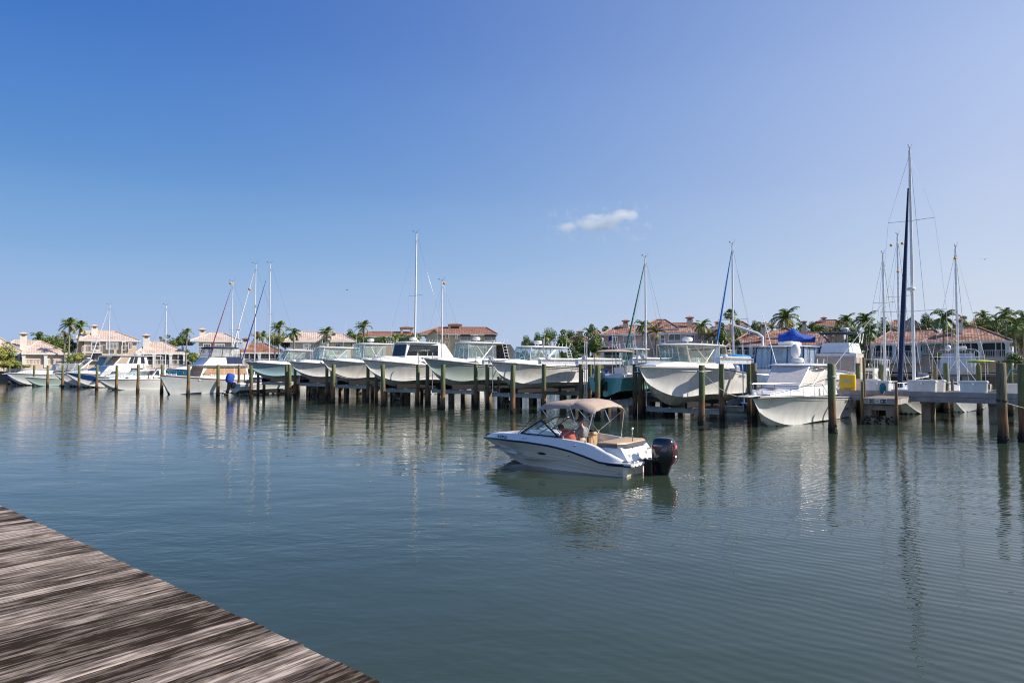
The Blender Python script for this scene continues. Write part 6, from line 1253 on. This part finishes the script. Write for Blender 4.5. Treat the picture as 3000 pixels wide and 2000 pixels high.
H = House('two storey pink house with brown roof far behind the bungalow roof', 2425, 165, wpink, brnt); H.body(2372, 2480, 954, depth=10); H.hip(2366, 2486, 954, 938, 2402, 2450, depth=10); H.win(2443, 2456, 958, 972); H.win(2412, 2424, 958, 970); H.balcony(2440, 2480, 965, 974); H.chimney(2405, 2425, 927, 946, dy=3)
H = House('terracotta roofed bungalow with wide screened porch at the right', 2770, 108, wcream, redt); H.body(2552, 2960, 1003, depth=13); H.hip(2546, 2800, 1004, 966, 2612, 2740, depth=13); H.hip(2700, 2968, 1001, 961, 2790, 2868, dy=-1.0, depth=13); H.porch(2800, 2956, 1001, 1046, (2802, 2872, 2952), dy=-1.2, posts=(2820, 2845, 2918, 2935)); H.win(2704, 2734, 1010, 1036, grid=(4, 4)); H.win(2757, 2772, 1010, 1030)
H.porch(2552, 2700, 1004, 1046, (2554, 2620, 2692), dy=-.4, posts=(2580, 2650)); H.chimney(2798, 2827, 932, 975, dy=2.5)
H = House('upper terracotta gabled house right of the tallest mast', 2660, 150, wpink, redt); H.body(2596, 2700, 958, depth=10); H.hip(2590, 2704, 962, 938, 2620, 2650, depth=10); H.gable(2650, 2692, 930, 948, dy=-1, depth=6); H.win(2656, 2668, 942, 954, dy=-1.05); H.chimney(2581, 2600, 925, 942, dy=1)
H = House('small pyramid roofed house above the right bungalow', 2868, 140, wpink, redt); H.body(2842, 2896, 946, depth=6); H.hip(2838, 2900, 947, 934, 2862, 2874, depth=6)
H = House('pink roofed house partly hidden at the right edge', 3000, 122, wpink, redt); H.body(2965, 3080, 1010, depth=9); H.hip(2960, 3090, 1010, 985, 3010, 3040, depth=9); H.win(2972, 2985, 1018, 1030)
# ------------------------------------------------------------------ palms and other planting
frond_m = pm('palm_frond', (.15, .23, .045), .45, var=.35, scale=.8); frond_y = pm('palm_frond_yellow', (.28, .27, .06), .5, var=.35, scale=.8); bark = pm('palm_bark', (.27, .23, .18), .9, var=.25, scale=6, stretch=(1, 1, 4)); dry = pm('dry_frond', (.34, .22, .10), .8, var=.3, scale=2)
def leafmat(name, c, c2):
    m = pm(name, c, .6, col2=c2, scale=1.3, thr=(.38, .62)); n = m.node_tree; b = n.nodes['Principled BSDF']; b.inputs['Subsurface Weight'].default_value = 0; return m
lf = [leafmat('leaf_dark', (.05, .10, .022), (.13, .20, .04)), leafmat('leaf_mid', (.07, .13, .025), (.17, .23, .05)), leafmat('leaf_yellow', (.20, .24, .04), (.34, .32, .06))]
def palm_mesh(seed, wind=0, n=20, L=2.6, fan=False, droop=1.0):
    rr = random.Random(seed); mb = MB()
    for i in range(n):
        a = i * 2.39996 + rr.uniform(-.2, .2); el = R(rr.choice((78, 62, 48, 34, 20, 4, -18))) if not fan else R(rr.uniform(-35, 80)); ln = L * rr.uniform(.8, 1.1) * (.8 if fan else 1); p = Vector((0, 0, 0)); dh = Vector((math.cos(a), math.sin(a), 0)); pts = [p.copy()]; e = el; mi = 1 if el < 0 and rr.random() < .5 else 0
        if rr.random() < .15: mi = 1
        K = 9
        for k in range(K):
            d = dh * math.cos(e) + Vector((0, 0, math.sin(e))); d = (d + Vector((wind * .45 * (k / K), 0, -.0))).normalized(); p = p + d * ln / K; pts.append(p.copy()); e -= R((7.5 if not fan else 2) * droop * (1 + k * .16))
        if fan:
            tip = pts[4]; d0 = (pts[4] - pts[0]).normalized(); sd_ = d0.cross(Vector((0, 0, 1))).normalized(); up = sd_.cross(d0); mb.tube([pts[0], tip], .03, 4)
            for k in range(13): th = (k - 6) * .22; dd = (d0 * math.cos(th) + sd_ * math.sin(th)); q = dd.cross(up) * .07; t2 = tip + dd * .95 * (1 - abs(k - 6) * .03) - Vector((0, 0, .12 + rr.uniform(0, .2))); mb.add([tip, tip + dd * .45 + q, t2, tip + dd * .45 - q], [(0, 1, 2, 3)], mi)
            continue
        mb.tube(pts, .03, 4, mi, r2=.008)
        for k in range(1, 22):
            u = k / 22; j = min(K - 1, int(u * K)); f = u * K - j; c = pts[j].lerp(pts[j + 1], f); d = (pts[j + 1] - pts[j]).normalized(); sd_ = d.cross(Vector((0, 0, 1)))
            if sd_.length < .1: sd_ = Vector((-dh.y, dh.x, 0))
            sd_.normalize(); ll = .72 * math.sin(math.pi * min(1, u * .82 + .15)) ** .7 * L / 2.6
            for s_ in (1, -1):
                t2 = c + sd_ * s_ * ll * .75 + d * ll * .45 - Vector((0, 0, ll * rr.uniform(.15, .55) * droop)) + Vector((wind * .12, 0, 0)); q = d * .07; mb.add([c - q, c + q, t2 + q * .25, t2 - q * .25], [(0, 1, 2, 3)], mi)
    for i in range(5): a = i * 1.3; mb.ball((.16 * math.cos(a), .16 * math.sin(a), -.12), .11, 6, mi=2)
    return mb
def mesh_of(mb, name, mats, smooth=0): o = mb.build(name, mats, smooth=smooth); me = o.data; bpy.data.objects.remove(o); return me
PALMS = [mesh_of(palm_mesh(1, 0), 'crown', [frond_m, frond_y, dry]), mesh_of(palm_mesh(2, -.9, 22), 'crown', [frond_m, frond_y, dry]), mesh_of(palm_mesh(5, .3, 18, droop=1.25), 'crown', [frond_m, frond_y, dry]), mesh_of(palm_mesh(8, 0, 46, fan=True), 'crown', [frond_m, frond_y, dry]), mesh_of(palm_mesh(11, -.4, 15, droop=.8), 'crown', [frond_y, dry, dry])]
def trunk_mesh(seed, H, lean): mb = MB(); rr = random.Random(seed); n = 10; mb.tube([(lean * (i / n) ** 1.6 * H, rr.uniform(-.04, .04), H * i / n) for i in range(n + 1)], [.19 - .08 * i / n + (.05 if i == 0 else 0) for i in range(n + 1)], 8); return mesh_of(mb, 'trunk', bark, 60)
TR = {}
def palm(px, py, Y, label, var=0, r=None, lean=0, group='palm trees on the far bank'):
    """py: centre of the crown, r: crown radius in photo pixels"""
    c = PY(px, py, Y); Hh = c.z - GZ; sc = (r or 22) / FPX * Y / 1.8; x0 = c.x - lean * Hh; b = thing('palm_tree', label, 'palm tree', (x0, Y, GZ), 0, group)
    t = bpy.data.objects.new('trunk', trunk_mesh(px, Hh, lean)); COL.objects.link(t); t.parent = b
    cr_ = bpy.data.objects.new('crown', PALMS[var]); COL.objects.link(cr_); cr_.parent = b; cr_.location = (lean * Hh, 0, Hh); cr_.scale = (sc, sc, sc); cr_.rotation_euler = (0, 0, 0 if var in (1, 2, 4) else random.uniform(0, 6.28)); return b
PL = [(205, 952, 128, 'windblown tall palm at the left, its fronds streaming left', 1, 25, .02), (236, 958, 130, 'windblown leaning palm beside the two storey cream house', 1, 22, .12), (112, 988, 150, 'palm behind the far left bungalow roof', 2, 20, 0), (190, 985, 136, 'shorter yellowish palm under the windblown pair', 4, 17, 0),
      (548, 975, 132, 'palm left of the house behind the trawler', 1, 16, .02), (753, 990, 150, 'yellow green palm between the two tall masts', 4, 20, 0), (770, 982, 158, 'feathery palm above the brown red roof', 0, 17, 0), (818, 960, 134, 'tall palm with round crown right of the tall masts', 1, 23, .01), (860, 975, 135, 'palm leaning over the roof of the white house', 2, 22, -.03), (958, 976, 130, 'windblown palm beside the arched dormer', 1, 22, .03),
      (1066, 958, 140, 'tallest palm left of the radar mast', 1, 23, .02), (1048, 990, 150, 'low dark palm under the tallest palm by the radar mast', 0, 20, 0), (1156, 988, 155, 'palm before the long condominium', 0, 17, 0), (1122, 993, 158, 'small palm left of the cupola', 2, 13, 0), (1225, 985, 150, 'palm hidden by the radar mast', 0, 13, 0),
      (1600, 985, 150, 'feathery palm in the middle treeline', 0, 16, 0), (1724, 972, 140, 'light green palm beside the square chimney', 2, 17, 0), (1742, 965, 160, 'small palm tip behind the cream tower', 0, 9, 0), (1775, 966, 150, 'dark fan palm left of the pink house', 3, 14, 0),
      (1882, 954, 126, 'palm in front of the pink house roof, behind the thin mast', 2, 24, 0), (1922, 972, 122, 'shaggy yellowish palm before the pink house', 4, 30, 0), (2058, 954, 124, 'palm with spread fronds at the right end of the pink house', 0, 26, 0), (2092, 985, 126, 'yellow palm right of the pink house', 4, 22, 0), (2140, 924, 134, 'tall fan palm behind the blue furled jib', 3, 24, 0),
      (2302, 930, 126, 'large palm above the bungalow with two chimneys', 0, 40, 0), (2232, 955, 150, 'slim feathery palm left of the chimneys', 2, 18, 0), (2262, 962, 146, 'light green palm right of the first chimney', 4, 20, 0), (2345, 958, 140, 'palm behind the second chimney', 2, 18, 0), (2402, 966, 130, 'round yellow green palm behind the bungalow roof', 2, 20, 0), (2436, 975, 128, 'low yellow palm right of the bungalow', 4, 16, 0),
      (2480, 938, 124, 'palm between the outriggers of the cruiser', 0, 26, 0), (2535, 938, 116, 'thick dark palm right of the outriggers', 0, 34, 0), (2548, 968, 112, 'drooping palm left of the bare mast', 2, 30, 0), (2764, 932, 104, 'large feathery palm over the right bungalow roof', 2, 38, 0), (2788, 972, 103, 'small yellow palm before the right bungalow roof', 4, 18, 0),
      (2880, 926, 150, 'spiky palm above the small pyramid roof', 0, 22, 0), (2945, 918, 118, 'tall palm at the upper right', 0, 26, 0), (2920, 938, 124, 'pale feathery palm left of the right edge', 2, 22, 0), (2972, 952, 100, 'palm with drooping fronds near the right edge', 0, 34, 0), (2998, 930, 108, 'palm cut by the right edge of the picture', 2, 30, 0)]
for a in PL: palm(a[0], a[1], a[2], a[3], a[4], a[5], a[6])
def foliage(seed, n=3000, leaf=.14, mats=0):
    rr = random.Random(seed); mb = MB(); cl = [(Vector((rr.gauss(0, .42), rr.gauss(0, .42), rr.gauss(.1, .34))), rr.uniform(.22, .48), rr.choice((0, 0, 1))) for _ in range(16)]
    for i in range(n):
        c, r_, mi = cl[i % 16]; d = Vector((rr.gauss(0, 1), rr.gauss(0, 1), rr.gauss(0, 1))).normalized() * r_ * rr.uniform(.6, 1.05); p = c + d; p.z = max(-.62, p.z)
        a = Vector((rr.gauss(0, 1), rr.gauss(0, 1), rr.gauss(0, .6))).normalized(); b_ = a.cross(d + Vector((.01, 0, 0))).normalized(); l = leaf * rr.uniform(.5, 1.1); mb.add([p - a * l * .6, p + b_ * l * .35, p + a * l * .6, p - b_ * l * .35], [(0, 1, 2, 3)], mi)
    return mb
FO = [mesh_of(foliage(3), 'crown', [lf[0], lf[1]]), mesh_of(foliage(4), 'crown', [lf[1], lf[2]]), mesh_of(foliage(9), 'crown', [lf[2], lf[1]]), mesh_of(foliage(13, 3400, .11), 'crown', [lf[0], lf[0]])]
def tree(px, py, Y, rx, ry, label, var=0, cat='tree', name='tree'):
    c = PY(px, py, Y); sx, sz = rx / FPX * Y, ry / FPX * Y; b = thing(name, label, cat, (c.x, Y, GZ - .1), random.uniform(-.4, .4), 'trees and shrubs on the far bank'); zc = max(c.z - GZ, sz * .6)
    mb = MB(); mb.tube([(0, 0, 0), (.05, .05, zc * .5), (0, .1, zc)], .14, 7, r2=.06); mb.tube([(.03, .03, zc * .4), (sx * .3, 0, zc)], .07, 6, r2=.03); mb.tube([(.03, .03, zc * .5), (-sx * .3, .1, zc * 1.05)], .06, 6, r2=.03); mb.build('trunk' if cat == 'tree' else 'stem', bark, b)
    o = bpy.data.objects.new('crown', FO[var]); COL.objects.link(o); o.parent = b; o.location = (0, 0, zc); o.scale = (sx / .85, max(sx, 2) / .95, sz / .72); return b
TL = [(12, 1048, 118, 24, 30, 'yellow green shrub before the far left bungalow', 2), (30, 1072, 116, 18, 14, 'low yellow shrub at the foot of the far left bungalow', 2), (45, 1068, 120, 22, 8, 'low dark shrub below the bungalow window', 0), (140, 1000, 148, 26, 16, 'dense green tree behind the bungalow porch', 1), (172, 1012, 140, 26, 22, 'dark tree under the windblown palms', 0), (215, 1048, 126, 16, 14, 'bright round shrub between the two left houses', 1), (200, 1005, 143, 22, 20, 'leafy tree left of the two storey cream house', 0),
      (475, 1004, 150, 14, 10, 'small tree top right of the first bungalow chimney', 1), (510, 1006, 150, 24, 14, 'wide green tree left of the palm cluster', 1), (535, 995, 145, 20, 16, 'dark rounded tree beneath the palm left of the trawler house', 0), (560, 1045, 128, 14, 12, 'shrub beside the trawler canopy', 1), (805, 1002, 130, 20, 20, 'yellow green tree right of the tall masts', 2), (835, 1000, 148, 18, 18, 'dark tree left of the white house', 0), (1030, 985, 152, 20, 16, 'dark shrubby tree left of the long condominium', 0), (1068, 1000, 144, 24, 18, 'dark tree under the tallest palm', 3),
      (1190, 988, 165, 26, 12, 'dark hedge like tree before the long condominium', 3), (1100, 1000, 160, 30, 12, 'low dark tree mass before the long condominium', 3), (1540, 1000, 185, 12, 16, 'thin pine like tree at the left end of the open sky gap', 3), (1580, 998, 165, 22, 18, 'dark rounded tree in the middle treeline', 0), (1612, 985, 168, 18, 22, 'tall dark tree in the middle treeline', 3), (1640, 1005, 150, 30, 22, 'bright tree left of the terracotta roofed house', 1), (1668, 982, 172, 18, 14, 'feathery dark tree beside the terracotta roof', 3), (1700, 1010, 138, 28, 26, 'leafy tree before the square chimney house', 0), (1735, 1012, 134, 26, 34, 'large loose green tree left of the pink house', 1), (1556, 1008, 190, 16, 10, 'faint low tree by the antenna masts', 3),
      (1690, 1045, 122, 26, 14, 'shrub hedge left of the pink house', 0), (2110, 1000, 125, 22, 30, 'tall green shrub right of the pink house gable', 1), (2150, 985, 140, 24, 28, 'green tree before the square tower house', 1), (2165, 1010, 122, 26, 14, 'low leafy shrub beside the blue furled jib', 0), (2215, 960, 160, 20, 16, 'blue green tree left of the chimneys', 0), (2385, 960, 145, 24, 14, 'dark green tree left of the far pink house', 0), (2450, 965, 140, 20, 14, 'green tree under the far pink house balcony', 1), (2510, 985, 128, 36, 24, 'dense dark tree right of the bungalow', 0), (2540, 1010, 120, 30, 26, 'dark undergrowth tree right of the outrigger', 3),
      (2600, 965, 135, 34, 20, 'dense tree behind the bare mast', 0), (2720, 945, 130, 28, 20, 'dark tree behind the big right palm', 0), (2810, 955, 128, 30, 16, 'green tree between the right chimneys', 1), (2905, 965, 130, 40, 26, 'dense dark tree above the right porch roof', 0), (2950, 985, 122, 44, 28, 'dense green tree at the right', 1), (2992, 1000, 112, 26, 30, 'yellow green shrub tree at the right edge', 1), (2880, 950, 134, 30, 14, 'yellow green tree beside the small pyramid roof', 2), (2975, 1050, 98, 34, 14, 'clipped rounded hedge right of the porch', 0), (2740, 1046, 104, 26, 8, 'low hedge before the right bungalow', 1), (2960, 960, 135, 50, 26, 'shadowy large tree behind the right palms', 3), (2840, 965, 130, 26, 10, 'low bright shrub along the right roof ridge', 2)]
for a in TL: tree(a[0], a[1], a[2], a[3], a[4], a[5], a[6], 'tree' if 'tree' in a[5] else ('hedge' if 'hedge' in a[5] else 'shrub'), 'tree' if 'tree' in a[5] else ('hedge' if 'hedge' in a[5] else 'shrub'))
# far treeline closing the horizon
rr = random.Random(21); mb = MB()
for i in range(2600):
    x = rr.uniform(-330, 330); h_ = 4.5 + 2.2 * math.sin(x * .05) + 1.2 * math.sin(x * .19 + 1) ; p = Vector((x, 262 + rr.uniform(-6, 6), 2.2 + max(1.5, h_) * rr.uniform(0, 1) ** .6)); l = rr.uniform(.8, 1.8); a = Vector((rr.gauss(0, 1), rr.gauss(0, .3), rr.gauss(0, 1))).normalized(); b_ = a.cross(Vector((rr.gauss(0, .3), 1, rr.gauss(0, .3)))).normalized()
    mb.add([p - a * l, p + b_ * l * .7, p + a * l, p - b_ * l * .7], [(0, 1, 2, 3)])
mb.build('far_treeline', lf[0], smooth=0, kind='stuff', label='low dark treeline on the horizon', category='trees')
# ------------------------------------------------------------------ the one small cloud
def cloud():
    m = bpy.data.materials.new('cloud_vapour'); m.use_nodes = True; n = m.node_tree; n.nodes.clear(); L = n.links.new; o = n.nodes.new('ShaderNodeOutputMaterial'); v = n.nodes.new('ShaderNodeVolumePrincipled'); v.inputs['Color'].default_value = (1, 1, 1, 1); v.inputs['Anisotropy'].default_value = .2
    tc = n.nodes.new('ShaderNodeTexCoord'); sx = n.nodes.new('ShaderNodeSeparateXYZ'); L(tc.outputs['Object'], sx.inputs[0])
    def blob(cx, cz, rx, rz):
        mp = n.nodes.new('ShaderNodeMapping'); mp.inputs['Location'].default_value = (-cx / rx, 0, -cz / rz); mp.inputs['Scale'].default_value = (1 / rx, 1 / 22, 1 / rz); L(tc.outputs['Object'], mp.inputs[0]); l = n.nodes.new('ShaderNodeVectorMath'); l.operation = 'LENGTH'; L(mp.outputs[0], l.inputs[0]); q = n.nodes.new('ShaderNodeMath'); q.operation = 'SUBTRACT'; q.inputs[0].default_value = 1; q.use_clamp = True; L(l.outputs['Value'], q.inputs[1]); return q.outputs[0]
    bl = [blob(-44, -8, 20, 9), blob(-16, -3, 25, 12), blob(4, -5, 36, 11), blob(-8, 7, 24, 6), blob(38, 10, 26, 11), blob(20, 3, 26, 10)]; acc = bl[0]
    for q in bl[1:]: s_ = n.nodes.new('ShaderNodeMath'); s_.operation = 'MAXIMUM'; L(acc, s_.inputs[0]); L(q, s_.inputs[1]); acc = s_.outputs[0]
    nz = n.nodes.new('ShaderNodeTexNoise'); nz.inputs['Scale'].default_value = .06; nz.inputs['Detail'].default_value = 6; L(tc.outputs['Object'], nz.inputs[0])
    ad = n.nodes.new('ShaderNodeMath'); ad.operation = 'MULTIPLY_ADD'; L(nz.outputs[0], ad.inputs[0]); ad.inputs[1].default_value = 1.6; ad.inputs[2].default_value = -.88; sm = n.nodes.new('ShaderNodeMath'); L(ad.outputs[0], sm.inputs[0]); L(acc, sm.inputs[1])
    mr = n.nodes.new('ShaderNodeMapRange'); mr.inputs[1].default_value = .05; mr.inputs[2].default_value = .9; mr.inputs[3].default_value = 0; mr.inputs[4].default_value = .055; L(sm.outputs[0], mr.inputs[0]); L(mr.outputs[0], v.inputs['Density']); L(v.outputs[0], o.inputs['Volume'])
    mb = MB(); mb.box((0, 0, 0), (150, 46, 56)); c = PY(1752, 650, 1000); mb.build('cloud', m, loc=c, smooth=0, kind='stuff', label='small white cloud', category='cloud')
cloud()
